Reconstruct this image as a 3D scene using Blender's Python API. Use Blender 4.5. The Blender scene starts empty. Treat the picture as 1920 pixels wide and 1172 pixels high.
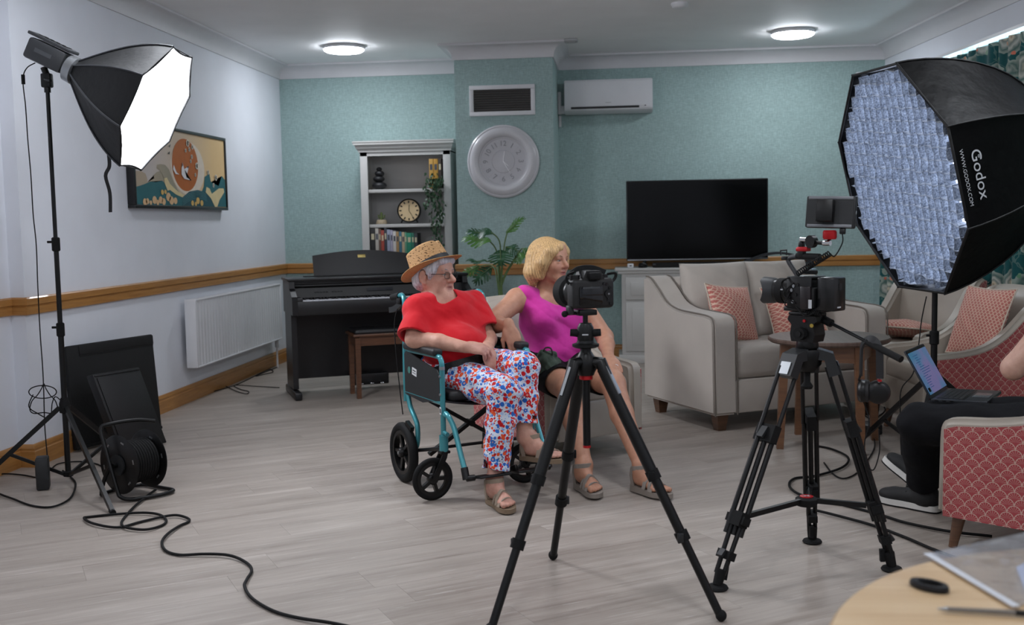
import bpy, bmesh, math, random
import numpy as np
from mathutils import Vector, Matrix, Quaternion
R = math.radians
PI = math.pi
scn = bpy.context.scene
col = scn.collection
random.seed(7)

# ---------------------------------------------------------------- camera, world, exposure
cam_d = bpy.data.cameras.new('camera')
cam = bpy.data.objects.new('camera', cam_d)
col.objects.link(cam)
cam_d.sensor_width = 36.0
cam_d.lens = 37.668
cam_d.clip_start = 0.05
yaw, pitch, roll = R(-5.82062), R(-4.81156), R(-1.06723)
fwd = Vector((math.sin(yaw) * math.cos(pitch), math.cos(yaw) * math.cos(pitch), math.sin(pitch)))
rgt = Vector((math.cos(yaw), -math.sin(yaw), 0))
upv = rgt.cross(fwd)
r2 = rgt * math.cos(roll) + upv * math.sin(roll)
u2 = -rgt * math.sin(roll) + upv * math.cos(roll)
cam.matrix_world = Matrix(((r2.x, u2.x, -fwd.x, 0), (r2.y, u2.y, -fwd.y, 0), (r2.z, u2.z, -fwd.z, 1.275), (0, 0, 0, 1)))
scn.camera = cam
cam_d.dof.use_dof = True
cam_d.dof.focus_distance = 4.7
cam_d.dof.aperture_fstop = 4.0

scn.view_settings.view_transform = 'Standard'
scn.view_settings.look = 'None'
scn.view_settings.gamma = 1.0
scn.view_settings.use_curve_mapping = False
scn.view_settings.exposure = 0.0

world = bpy.data.worlds.new('sky')
scn.world = world
world.use_nodes = True
bg = world.node_tree.nodes['Background']
bg.inputs[0].default_value = (0.62, 0.86, 1.0, 1)
bg.inputs[1].default_value = 30.0

LAMP = 58.0          # ceiling lamp emission
KEY = 30.0           # left softbox diffuser emission
FILL = 4.6          # lamp inside the gridded softbox

# ---------------------------------------------------------------- helpers
def lin(h):
    if isinstance(h, str):
        h = h.lstrip('#'); c = [int(h[i:i+2], 16) / 255 for i in (0, 2, 4)]
    else:
        c = [x / 255 for x in h]
    return tuple((x / 12.92 if x <= .04045 else ((x + .055) / 1.055) ** 2.4) for x in c) + (1.0,)

class NT:
    """small wrapper round a material's node tree"""
    def __init__(s, name):
        s.m = bpy.data.materials.new(name); s.m.use_nodes = True
        s.t = s.m.node_tree; s.b = s.t.nodes['Principled BSDF']; s.out = s.t.nodes['Material Output']
    def n(s, typ, **kw):
        x = s.t.nodes.new(typ)
        for k, v in kw.items():
            if k[0] == 'i' and k[1:].isdigit(): x.inputs[int(k[1:])].default_value = v
            else: setattr(x, k, v)
        return x
    def l(s, a, b): s.t.links.new(a, b)
    def coord(s, scale=(1, 1, 1), rot=(0, 0, 0), kind='Object'):
        tc = s.n('ShaderNodeTexCoord'); mp = s.n('ShaderNodeMapping')
        mp.inputs['Scale'].default_value = scale; mp.inputs['Rotation'].default_value = rot
        s.l(tc.outputs[kind], mp.inputs[0]); return mp.outputs[0]
    def noise(s, vec, scale, detail=3, rough=.5):
        x = s.n('ShaderNodeTexNoise'); x.inputs['Scale'].default_value = scale
        x.inputs['Detail'].default_value = detail; x.inputs['Roughness'].default_value = rough
        if vec: s.l(vec, x.inputs['Vector'])
        return x.outputs['Fac']
    def ramp(s, fac, stops, interp='LINEAR'):
        x = s.n('ShaderNodeValToRGB'); x.color_ramp.interpolation = interp
        e = x.color_ramp.elements
        while len(e) < len(stops): e.new(.5)
        for k, (p, c) in zip(e, stops): k.position = p; k.color = c
        s.l(fac, x.inputs[0]); return x.outputs[0]
    def math(s, op, a, b=None, c=None):
        x = s.n('ShaderNodeMath', operation=op)
        for i, v in enumerate((a, b, c)):
            if v is None: continue
            if isinstance(v, (int, float)): x.inputs[i].default_value = v
            else: s.l(v, x.inputs[i])
        return x.outputs[0]
    def mix(s, fac, a, b, mode='MIX'):
        x = s.n('ShaderNodeMix', data_type='RGBA', blend_type=mode)
        for i, v in ((0, fac), (6, a), (7, b)):
            if isinstance(v, (int, float, tuple)): x.inputs[i].default_value = v
            else: s.l(v, x.inputs[i])
        return x.outputs[2]
    def bump(s, h, strength=.3, dist=.01):
        x = s.n('ShaderNodeBump'); x.inputs['Strength'].default_value = strength
        x.inputs['Distance'].default_value = dist
        s.l(h, x.inputs['Height']); s.l(x.outputs[0], s.b.inputs['Normal'])
    def base(s, c):
        if isinstance(c, tuple): s.b.inputs['Base Color'].default_value = c
        else: s.l(c, s.b.inputs['Base Color'])
    def set(s, rough=.5, metal=0., spec=.5, coat=0., sheen=0., sub=0.):
        b = s.b
        b.inputs['Roughness'].default_value = rough; b.inputs['Metallic'].default_value = metal
        b.inputs['Specular IOR Level'].default_value = spec; b.inputs['Coat Weight'].default_value = coat
        b.inputs['Sheen Weight'].default_value = sheen
        if sub:
            b.inputs['Subsurface Weight'].default_value = sub
            b.inputs['Subsurface Radius'].default_value = (.012, .005, .003)
            b.inputs['Subsurface Scale'].default_value = 1.0
        return s.m

MATS = {}
def mat(name, c, rough=.5, metal=0., spec=.5, var=.06, nscale=8, bump=0., bscale=60, bdist=.004, coat=0., sheen=0.):
    """plain procedural surface: base colour with a little tonal noise and optional fine relief"""
    if name in MATS: return MATS[name]
    n = NT(name); c = lin(c); v = n.coord()
    f = n.noise(v, nscale, 3)
    lo = tuple(x * (1 - var) for x in c[:3]) + (1,); hi = tuple(min(1, x * (1 + var)) for x in c[:3]) + (1,)
    n.base(n.ramp(f, [(.3, lo), (.7, hi)]))
    if bump: n.bump(n.noise(v, bscale, 3), bump, bdist)
    MATS[name] = n.set(rough, metal, spec, coat, sheen); return MATS[name]

def emis(name, c, strength, base='#ffffff'):
    n = NT(name); n.base(lin(base)); n.b.inputs['Emission Color'].default_value = lin(c)
    n.b.inputs['Emission Strength'].default_value = strength
    MATS[name] = n.set(.5); return n.m

def link(name, me, m, parent=None, angle=38, smooth=True):
    o = bpy.data.objects.new(name, me); col.objects.link(o)
    if m is not None:
        for x in (m if isinstance(m, (list, tuple)) else [m]): me.materials.append(x)
    if smooth and len(me.polygons):
        me.polygons.foreach_set('use_smooth', [True] * len(me.polygons))
        me.set_sharp_from_angle(angle=R(angle))
    if parent is not None: o.parent = parent
    return o

def frame_from(p0, p1):
    d = (Vector(p1) - Vector(p0)); L = d.length
    q = Vector((0, 0, 1)).rotation_difference(d.normalized() if L > 1e-9 else Vector((0, 0, 1)))
    return Matrix.Translation(Vector(p0)) @ q.to_matrix().to_4x4(), L

class B:
    """collects primitive shapes into one mesh"""
    def __init__(s): s.bm = bmesh.new()
    def _x(s, vs, M):
        if M is not None: bmesh.ops.transform(s.bm, matrix=M, verts=vs)
        return s
    def box(s, c, d, rot=(0, 0, 0), bev=0., seg=2, M=None):
        r = bmesh.ops.create_cube(s.bm, size=1.0); vs = r['verts']
        bmesh.ops.scale(s.bm, vec=d, verts=vs)
        if bev:
            es = list({e for v in vs for e in v.link_edges})
            g = bmesh.ops.bevel(s.bm, geom=es, offset=min(bev, min(d) * .49), segments=seg, profile=.5, affect='EDGES')
            vs = list({v for f in g['faces'] for v in f.verts} | {v for v in vs if v.is_valid})
        X = Matrix.Translation(Vector(c)) @ Matrix.Rotation(rot[2], 4, 'Z') @ Matrix.Rotation(rot[1], 4, 'Y') @ Matrix.Rotation(rot[0], 4, 'X')
        bmesh.ops.transform(s.bm, matrix=(M @ X) if M is not None else X, verts=vs)
        return s
    def cyl(s, p0, p1, r0, r1=None, n=14, cap=True):
        r1 = r0 if r1 is None else r1
        M, L = frame_from(p0, p1)
        a = [s.bm.verts.new(M @ Vector((r0 * math.cos(2*PI*i/n), r0 * math.sin(2*PI*i/n), 0))) for i in range(n)]
        b = [s.bm.verts.new(M @ Vector((r1 * math.cos(2*PI*i/n), r1 * math.sin(2*PI*i/n), L))) for i in range(n)]
        for i in range(n): s.bm.faces.new((a[i], a[(i+1) % n], b[(i+1) % n], b[i]))
        if cap: s.bm.faces.new(a[::-1]); s.bm.faces.new(b)
        return s
    def lathe(s, prof, n=24, M=None, a0=0., a1=2*PI):
        full = abs(a1 - a0 - 2*PI) < 1e-6; k = n if full else n + 1
        rings = []
        for r, z in prof:
            if r < 1e-6:
                rings.append([s.bm.verts.new((M @ Vector((0, 0, z))) if M else (0, 0, z))]); continue
            ring = []
            for i in range(k):
                a = a0 + (a1 - a0) * i / n; v = Vector((r * math.cos(a), r * math.sin(a), z))
                ring.append(s.bm.verts.new(M @ v if M else v))
            rings.append(ring)
        for A, C in zip(rings, rings[1:]):
            for i in range(n):
                j = (i + 1) % k
                if len(A) == 1 and len(C) == 1: continue
                if len(A) == 1: f = (A[0], C[j], C[i])
                elif len(C) == 1: f = (A[i], A[j], C[0])
                else: f = (A[i], A[j], C[j], C[i])
                try: s.bm.faces.new(f)
                except ValueError: pass
        return s
    def tube(s, pts, r, n=8, closed=False, cap=True, flat=None, side=None):
        """sweep a round (or flattened: flat=(w,h)) section along points"""
        P = [Vector(p) for p in pts]; m = len(P)
        T = []
        for i in range(m):
            a = P[i-1] if (i or closed) else P[i]; b = P[(i+1) % m] if (i < m-1 or closed) else P[i]
            t = b - a; T.append(t.normalized() if t.length > 1e-9 else Vector((0, 0, 1)))
        up = Vector((0, 0, 1)) if abs(T[0].z) < .9 else Vector((1, 0, 0))
        N = (up - T[0] * up.dot(T[0])).normalized(); rings = []
        for i in range(m):
            if i: 
                N = N - T[i] * N.dot(T[i])
                N = N.normalized() if N.length > 1e-6 else T[i].orthogonal().normalized()
            Bn = T[i].cross(N)
            if side is not None:
                sv = Vector(side); Bn = (sv - T[i] * sv.dot(T[i])).normalized(); N = Bn.cross(T[i])
            rr = r[i] if isinstance(r, (list, tuple)) else r
            ring = []
            for k in range(n):
                a = 2*PI*k/n + (PI/4 if n == 4 else 0)
                fa, fb = (flat if flat else (rr, rr))
                q = 1.4142 if n == 4 else 1.
                ring.append(s.bm.verts.new(P[i] + Bn * (fa * q * math.cos(a)) + N * (fb * q * math.sin(a))))
            rings.append(ring)
        for i in range(m if closed else m - 1):
            A, C = rings[i], rings[(i+1) % m]
            for k in range(n): s.bm.faces.new((A[k], A[(k+1) % n], C[(k+1) % n], C[k]))
        if cap and not closed: s.bm.faces.new(rings[0][::-1]); s.bm.faces.new(rings[-1])
        return s
    def prism(s, poly, h, M=None, z0=0.):
        a = [s.bm.verts.new((x, y, z0)) for x, y in poly]; b = [s.bm.verts.new((x, y, z0 + h)) for x, y in poly]; n = len(a)
        for i in range(n): s.bm.faces.new((a[i], a[(i+1) % n], b[(i+1) % n], b[i]))
        s.bm.faces.new(a[::-1]); s.bm.faces.new(b)
        return s._x(a + b, M)
    def sph(s, c, r, seg=16, rings=10, M=None):
        q = bmesh.ops.create_uvsphere(s.bm, u_segments=seg, v_segments=rings, radius=1.0)['verts']
        r = (r, r, r) if isinstance(r, (int, float)) else r
        X = Matrix.Translation(Vector(c)) @ (M if M is not None else Matrix.Identity(4)) @ Matrix.Diagonal((*r, 1))
        return s._x(q, X)
    def grid(s, fn, nu, nv, cu=False):
        V = [[s.bm.verts.new(fn(i / nu, j / nv)) for j in range(nv + 1)] for i in range(nu if cu else nu + 1)]
        for i in range(nu):
            for j in range(nv):
                A = V[i]; C = V[(i+1) % len(V)]
                s.bm.faces.new((A[j], C[j], C[j+1], A[j+1]))
        return s
    def quad(s, *pts):
        s.bm.faces.new([s.bm.verts.new(p) for p in pts]); return s
    def me(s, name, thick=0.):
        bmesh.ops.recalc_face_normals(s.bm, faces=s.bm.faces[:])
        if thick: bmesh.ops.solidify(s.bm, geom=s.bm.faces[:], thickness=thick)
        me = bpy.data.meshes.new(name); s.bm.to_mesh(me); s.bm.free(); return me
    def build(s, name, m, parent=None, angle=38, thick=0., M=None):
        if M is not None: bmesh.ops.transform(s.bm, matrix=M, verts=s.bm.verts[:])
        return link(name, s.me(name, thick), m, parent, angle)

def tag(o, label=None, cat=None, group=None, kind=None):
    if label: o['label'] = label
    if cat: o['category'] = cat
    if group: o['group'] = group
    if kind: o['kind'] = kind
    return o
def thing(name, label, cat, loc=(0, 0, 0), rotz=0., group=None):
    o = bpy.data.objects.new(name, None); o.empty_display_size = .1; col.objects.link(o)
    o.location = loc; o.rotation_euler = (0, 0, rotz)
    return tag(o, label, cat, group)
def struct(o): o['kind'] = 'structure'; return o
def dup(root, loc, rotz, label=None):
    kids = {}
    for o in col.objects:
        if o.parent is not None: kids.setdefault(o.parent.name, []).append(o)
    r = root.copy(); col.objects.link(r); r.location = loc; r.rotation_euler = (0, 0, rotz)
    if label: r['label'] = label
    for ch in kids.get(root.name, []):
        c = ch.copy(); col.objects.link(c); c.parent = r
        for g in kids.get(ch.name, []):
            d = g.copy(); col.objects.link(d); d.parent = c
    return r
def smooth_pts(pts, k=6, closed=False):
    """Catmull-Rom through the points"""
    P = [Vector(p) for p in pts]; n = len(P); out = []
    for i in range(n if closed else n - 1):
        if closed: a, b, c, d = P[i-1], P[i], P[(i+1) % n], P[(i+2) % n]
        else: a, b, c, d = P[max(i-1, 0)], P[i], P[i+1], P[min(i+2, n-1)]
        for j in range(k):
            t = j / k
            out.append(.5 * ((2*b) + (c-a)*t + (2*a-5*b+4*c-d)*t*t + (3*b-a-3*c+d)*t**3))
    if not closed: out.append(P[-1])
    return out
def cable(name, pts, r, m, label=None, parent=None, k=6, n=6, cat='cable'):
    o = B().tube(smooth_pts(pts, k), r, n).build(name, m, parent, 80)
    if label: tag(o, label, cat)
    return o
def text_mesh(name, txt, size, m, M, parent=None, extrude=.0006, align='CENTER', shear=0., spacing=1.):
    cu = bpy.data.curves.new(name, 'FONT'); cu.body = txt; cu.size = size; cu.extrude = extrude
    cu.align_x = align; cu.align_y = 'CENTER'; cu.shear = shear; cu.space_character = spacing
    t = bpy.data.objects.new(name + '_tmp', cu); col.objects.link(t)
    dg = bpy.context.evaluated_depsgraph_get(); dg.update()
    me = bpy.data.meshes.new_from_object(t.evaluated_get(dg)); bpy.data.objects.remove(t); bpy.data.curves.remove(cu)
    me.materials.clear(); me.transform(M); me.name = name
    return link(name, me, m, parent, smooth=False)
def cushion_me(w, h, t, nu=28, nv=28, pw=.55, corner=.0, seed=0, wr=.0):
    """a stuffed cushion: w x h in x,z, bulging to thickness t in y, pinched at the seam, corners drawn out"""
    rnd = random.Random(seed); ph = [rnd.uniform(0, 6.28) for _ in range(6)]
    b = B()
    def side(sg):
        def fn(u, v):
            x, z = 2*u - 1, 2*v - 1
            ex = max(0., 1 - x*x); ez = max(0., 1 - z*z)
            th = (ex * ez) ** pw
            px = x * (1 - corner * ez); pz = z * (1 - corner * ex)
            y = sg * (t / 2) * th
            y += wr * th * math.sin(7*x + ph[0] + 2*z) * math.sin(5*z + ph[1]) + wr * .6 * th * math.sin(13*z + 9*x + ph[2])
            return (px * w / 2, y, pz * h / 2)
        return fn
    b.grid(side(1), nu, nv); b.grid(side(-1), nu, nv)
    bmesh.ops.remove_doubles(b.bm, verts=b.bm.verts[:], dist=1e-5)
    return b.me('cushion')
def rot_to(yawdeg, loc=(0, 0, 0)): return Matrix.Translation(Vector(loc)) @ Matrix.Rotation(R(yawdeg), 4, 'Z')
# ---------------------------------------------------------------- implicit-surface modelling (bodies, clothes)
class SDF:
    def __init__(s, lo, hi, res):
        s.lo = np.array(lo, np.float32); s.res = res
        s.n = np.ceil((np.array(hi) - np.array(lo)) / res).astype(int) + 1
        s.d = np.full(s.n, 1.0, np.float32)
    def copy(s):
        c = SDF.__new__(SDF); c.lo, c.res, c.n, c.d = s.lo, s.res, s.n, s.d.copy(); return c
    def sub(s, lo, hi):
        a = np.clip(np.floor((np.array(lo) - s.lo) / s.res).astype(int), 0, s.n); b = np.clip(np.ceil((np.array(hi) - s.lo) / s.res).astype(int) + 1, 0, s.n)
        if (b <= a).any(): return None, None
        ax = [s.lo[i] + np.arange(a[i], b[i], dtype=np.float32) * s.res for i in range(3)]
        return tuple(slice(a[i], b[i]) for i in range(3)), np.meshgrid(*ax, indexing='ij', sparse=True)
    def put(s, f, lo, hi, k, op):
        m = k + 3 * s.res
        sl, X = s.sub(np.array(lo) - m, np.array(hi) + m)
        if sl is None: return s
        d = f(*X).astype(np.float32); a = s.d[sl]
        if op == '+':
            h = np.maximum(k - np.abs(a - d), 0) / k if k > 0 else 0
            s.d[sl] = np.minimum(a, d) - h * h * k * .25
        else:
            d = -d; h = np.maximum(k - np.abs(a - d), 0) / k if k > 0 else 0
            s.d[sl] = np.maximum(a, d) + h * h * k * .25
        return s
    def cone(s, p0, p1, r0, r1=None, k=.02, op='+', flat=None):
        r1 = r0 if r1 is None else r1
        p0 = np.array(p0, float); p1 = np.array(p1, float); rm = max(r0, r1)
        lo = np.minimum(p0, p1) - rm; hi = np.maximum(p0, p1) + rm
        if flat is not None:
            ax = np.array(flat[0], float); ax /= np.linalg.norm(ax); fk = 1 / flat[1] - 1
        def f(x, y, z):
            q = [x - p0[0], y - p0[1], z - p0[2]]; ab = p1 - p0
            if flat is not None:
                c = (q[0]*ax[0] + q[1]*ax[1] + q[2]*ax[2]) * fk
                q = [q[i] + ax[i] * c for i in range(3)]; ab = ab + ax * (ab @ ax) * fk
            t = np.clip((q[0]*ab[0] + q[1]*ab[1] + q[2]*ab[2]) / max(ab @ ab, 1e-9), 0, 1)
            return np.sqrt((q[0]-t*ab[0])**2 + (q[1]-t*ab[1])**2 + (q[2]-t*ab[2])**2) - (r0 + (r1 - r0) * t)
        return s.put(f, lo, hi, k, op)
    def chain(s, pts, rs, k=.02, op='+', flat=None):
        for i in range(len(pts) - 1): s.cone(pts[i], pts[i+1], rs[i], rs[i+1], k, op, flat)
        return s
    def ell(s, c, r, k=.02, M=None, op='+'):
        c = np.array(c, float); r = np.array([r]*3 if np.isscalar(r) else r, float); rm = r.max()
        A = np.array(M)[:3, :3] if M is not None else np.eye(3)      # columns: local axes
        def f(x, y, z):
            q = [x - c[0], y - c[1], z - c[2]]
            l = [(q[0]*A[0, i] + q[1]*A[1, i] + q[2]*A[2, i]) for i in range(3)]
            k0 = np.sqrt(sum((l[i]/r[i])**2 for i in range(3))); k1 = np.sqrt(sum((l[i]/r[i]**2)**2 for i in range(3)))
            return k0 * (k0 - 1) / np.maximum(k1, 1e-6)
        return s.put(f, c - rm, c + rm, k, op)
    def clip(s, p, n, lo=None, hi=None):
        n = np.array(n, float); n /= np.linalg.norm(n)
        lo = s.lo if lo is None else lo; hi = s.lo + s.n * s.res if hi is None else hi
        sl, (x, y, z) = s.sub(lo, hi)
        s.d[sl] = np.maximum(s.d[sl], ((x-p[0])*n[0] + (y-p[1])*n[1] + (z-p[2])*n[2]).astype(np.float32)); return s
    def warp(s, f, lo=None, hi=None):
        """add a small ripple f(x,y,z) to the surface (cloth folds)"""
        lo = s.lo if lo is None else lo; hi = s.lo + s.n * s.res if hi is None else hi
        sl, X = s.sub(lo, hi); s.d[sl] = s.d[sl] + f(*X).astype(np.float32); return s
    def mesh(s, name):
        d = s.d; sg = d < 0; n = np.array(d.shape) - 1
        cnt = np.zeros(n, np.uint8); offs = [(i, j, k) for i in (0, 1) for j in (0, 1) for k in (0, 1)]
        for i, j, k in offs: cnt += sg[i:n[0]+i, j:n[1]+j, k:n[2]+k]
        act = np.argwhere((cnt > 0) & (cnt < 8))
        if not len(act): return bpy.data.meshes.new(name)
        V = np.stack([d[act[:, 0]+i, act[:, 1]+j, act[:, 2]+k] for i, j, k in offs], 1)
        O = np.array(offs, np.float32); acc = np.zeros((len(act), 3), np.float32); c = np.zeros(len(act), np.float32)
        for a in range(8):
            for b in range(a + 1, 8):
                if np.abs(O[a] - O[b]).sum() != 1: continue
                m = (V[:, a] < 0) != (V[:, b] < 0)
                t = V[m, a] / (V[m, a] - V[m, b]); acc[m] += O[a] + (O[b] - O[a]) * t[:, None]; c[m] += 1
        P = s.lo + (act + acc / c[:, None]) * s.res
        idx = np.full(n, -1, np.int32); idx[act[:, 0], act[:, 1], act[:, 2]] = np.arange(len(act))
        F = []
        for ax in range(3):
            e1 = [0, 0, 0]; e1[ax] = 1; sl0 = [slice(1, n[i]) for i in range(3)]; sl0[ax] = slice(0, n[ax]); sl1 = list(sl0); sl1[ax] = slice(1, n[ax]+1)
            A = sg[tuple(sl0)]; C = sg[tuple(sl1)]; e = np.argwhere(A != C); o = np.array([1, 1, 1]); o[ax] = 0; e = e + o
            b, c2 = [(1, 2), (2, 0), (0, 1)][ax]
            db = np.zeros(3, int); db[b] = 1; dc = np.zeros(3, int); dc[c2] = 1
            q = [idx[tuple((e - x).T)] for x in (db*0, db, db + dc, dc)]
            Q = np.stack(q, 1); inside = sg[tuple(e.T)]
            Q[~inside] = Q[~inside][:, ::-1]; F.append(Q)
        F = np.concatenate(F); F = F[(F >= 0).all(1)]
        me = bpy.data.meshes.new(name); me.vertices.add(len(P)); me.vertices.foreach_set('co', P.astype(np.float32).ravel())
        me.loops.add(len(F) * 4); me.loops.foreach_set('vertex_index', F.astype(np.int32).ravel())
        me.polygons.add(len(F)); me.polygons.foreach_set('loop_start', np.arange(len(F), dtype=np.int32) * 4); me.polygons.foreach_set('loop_total', np.full(len(F), 4, np.int32))
        me.update(calc_edges=True); me.validate(); return me
def smooth_me(me, it=2, lam=.5):
    """a few Laplacian passes over a mesh"""
    n = len(me.vertices); P = np.empty(n * 3, np.float32); me.vertices.foreach_get('co', P); P = P.reshape(-1, 3)
    E = np.empty(len(me.edges) * 2, np.int32); me.edges.foreach_get('vertices', E); E = E.reshape(-1, 2)
    deg = np.bincount(E.ravel(), minlength=n).astype(np.float32)[:, None]; deg[deg == 0] = 1
    for _ in range(it):
        A = np.stack([np.bincount(E[:, 0], P[E[:, 1], i], n) + np.bincount(E[:, 1], P[E[:, 0], i], n) for i in range(3)], 1).astype(np.float32)
        P = P + lam * (A / deg - P)
    me.vertices.foreach_set('co', P.ravel()); me.update(); return P
def paint(me, fn):
    n = len(me.vertices); P = np.empty(n * 3, np.float32); me.vertices.foreach_get('co', P); P = P.reshape(-1, 3)
    c = np.ones((n, 4), np.float32); c[:, :3] = fn(P)
    a = me.color_attributes.new('col', 'FLOAT_COLOR', 'POINT'); a.data.foreach_set('color', c.ravel())

# ---------------------------------------------------------------- materials of the room
def m_wall(name, hexc, weave=False):
    n = NT(name); c = lin(hexc)
    if weave:
        a = n.noise(n.coord((26, 26, 130)), 1, 4, .65); b = n.noise(n.coord((130, 130, 18)), 1, 4, .65); L = n.noise(n.coord((1.2, 1.2, 1.2)), 1.5, 2)
        f = n.math('ADD', n.math('MULTIPLY', a, .5), n.math('MULTIPLY', b, .5))
        f = n.math('ADD', n.math('MULTIPLY', f, .86), n.math('MULTIPLY', L, .14))
        n.base(n.ramp(f, [(.32, tuple(x * .74 for x in c[:3]) + (1,)), (.5, c), (.66, tuple(x * 1.3 for x in c[:3]) + (1,))]))
        n.bump(f, .25, .003); return n.set(.62, spec=.35)
    f = n.noise(n.coord(), 3, 3)
    n.base(n.ramp(f, [(.3, tuple(x * .97 for x in c[:3]) + (1,)), (.7, tuple(min(1, x * 1.02) for x in c[:3]) + (1,))]))
    n.bump(n.noise(n.coord(), 220, 3), .05, .001); return n.set(.6, spec=.3)
M_white = m_wall('white_paint', '#e2e5ec')
M_teal = m_wall('teal_wallpaper', '#9bb3b1', True)
M_ceil = m_wall('ceiling_paint', '#f2f2f3')
M_corn = mat('cornice_paint', '#d6d6d9', .5, var=.02)
def m_oak(name, lo, hi, rough=.38, sc=(1.5, 1.5, 22), rot=(0, 0, 0), coat=.15):
    n = NT(name); v = n.coord(sc, rot); f = n.noise(v, 3.2, 5, .6)
    n.base(n.ramp(f, [(.28, lin(lo)), (.72, lin(hi))])); n.bump(f, .08, .002); return n.set(rough, coat=coat)
M_oak = m_oak('oak_trim', '#9c6a35', '#b98548')

def m_floor():
    n = NT('grey_oak_plank'); rot = (0, 0, R(-32))
    v = n.coord((1.0, 1, 1), rot)
    oi = n.n('ShaderNodeObjectInfo'); off = n.math('MULTIPLY', oi.outputs['Random'], 60.)
    mp = n.n('ShaderNodeVectorMath', operation='ADD'); cx = n.n('ShaderNodeCombineXYZ'); n.l(off, cx.inputs[0]); n.l(off, cx.inputs[1])
    n.l(v, mp.inputs[0]); n.l(cx.outputs[0], mp.inputs[1])
    def st(sx, sy):
        m = n.n('ShaderNodeMapping'); m.inputs['Scale'].default_value = (sx, sy, 1); n.l(mp.outputs[0], m.inputs[0]); return m.outputs[0]
    g = n.noise(st(1.6, 34), 1., 6, .62); g2 = n.noise(st(.9, 7), 1., 4, .55); g3 = n.noise(st(5, 150), 1., 3, .6)
    f = n.math('ADD', n.math('MULTIPLY', g, .45), n.math('ADD', n.math('MULTIPLY', g2, .38), n.math('MULTIPLY', g3, .17)))
    f = n.math('ADD', f, n.math('MULTIPLY', n.math('SUBTRACT', oi.outputs['Random'], .5), .035))
    c = n.ramp(f, [(.33, lin('#81766d')), (.46, lin('#9a9087')), (.56, lin('#a79d94')), (.68, lin('#bab2aa'))])
    w = n.math('GREATER_THAN', n.noise(st(3.2, 75), 1., 3, .7), .645)
    n.base(n.mix(n.math('MULTIPLY', w, .4), c, lin('#cfcac4')))
    rg = n.ramp(g, [(.3, (.36,)*3 + (1,)), (.7, (.52,)*3 + (1,))]); n.l(rg, n.b.inputs['Roughness'])
    n.bump(f, .12, .002)
    n.b.inputs['Specular IOR Level'].default_value = .4
    return n.m
M_floor = m_floor()

# ---------------------------------------------------------------- room shell
XN, XL, YB, YF, XR0, ZC = -3.26, -3.179, 9.97, -2.3, 2.36, 2.78
YS = 5.44; BL, BR, YBR = -1.39, -.553, 9.162
rx = lambda y: XR0 + .1 * (YB - y)
def slab(name, pts, z0, z1, m):
    o = struct(B().prism(pts, z1 - z0, z0=z0).build(name, m)); return o
floor = slab('floor', [(XN - .1, YF - .1), (rx(YF) + .1, YF - .1), (XR0 + .1, YB + .1), (XN - .1, YB + .1)], -.12, -.0045, mat('floor_joint', '#5f5852', .8))
def clip_poly(P, Q):
    for i in range(len(Q)):
        a, b = Q[i], Q[(i+1) % len(Q)]; out = []
        ins = lambda p: (b[0]-a[0])*(p[1]-a[1]) - (b[1]-a[1])*(p[0]-a[0]) >= 0
        for j in range(len(P)):
            p, q = P[j], P[(j+1) % len(P)]
            if ins(p): out.append(p)
            if ins(p) != ins(q):
                d1 = (b[0]-a[0])*(p[1]-a[1]) - (b[1]-a[1])*(p[0]-a[0]); d2 = (b[0]-a[0])*(q[1]-a[1]) - (b[1]-a[1])*(q[0]-a[0])
                t = d1 / (d1 - d2); out.append((p[0]+(q[0]-p[0])*t, p[1]+(q[1]-p[1])*t))
        P = out
        if len(P) < 3: return []
    return P
room2d = [(XN, -.6), (rx(-.6), -.6), (XR0, YB), (XN, YB)]
ca, sa = math.cos(R(32)), math.sin(R(32)); PW, PL = .196, 1.30; rnd = random.Random(3)
for i in range(-40, 60):
    sh = rnd.random() * PL
    for j in range(-8, 12):
        a0, a1 = j * PL + sh + .0003, (j + 1) * PL + sh - .0003; b0, b1 = i * PW + .0003, (i + 1) * PW - .0003
        P = clip_poly([(a*ca - b*sa, a*sa + b*ca) for a, b in ((a0, b0), (a1, b0), (a1, b1), (a0, b1))], room2d)
        if len(P) >= 3:
            A = abs(sum(P[k][0]*P[(k+1) % len(P)][1] - P[(k+1) % len(P)][0]*P[k][1] for k in range(len(P)))) / 2
            if A > .004: B().prism(P, .0045, z0=-.0045).build('plank', M_floor, floor, angle=20)
slab('ceiling', [(XN - .1, YF - .1), (rx(YF) + .1, YF - .1), (XR0 + .1, YB + .1), (XN - .1, YB + .1)], ZC, ZC + .1, M_ceil)
T = .12
w = B(); w.prism([(XN-T, YF), (XN, YF), (XN, YS), (XN-T, YS)], ZC); w.prism([(XN-T, YS), (XL, YS), (XL, YB+T), (XN-T, YB+T)], ZC)
struct(w.build('wall_left', M_white, angle=20))
struct(B().prism([(XL, YB), (XL, YB+T), (XR0+T, YB+T), (XR0, YB)], ZC).build('wall_back', M_teal, angle=20))
struct(B().prism([(BL, YBR), (BR, YBR), (BR, YB-.001), (BL, YB-.001)], ZC).build('wall_breast', M_teal, angle=20))
struct(B().box(((XN + rx(YF)) / 2, YF - T/2, ZC/2), (rx(YF) - XN, T, ZC)).build('wall_front', M_white))
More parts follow.
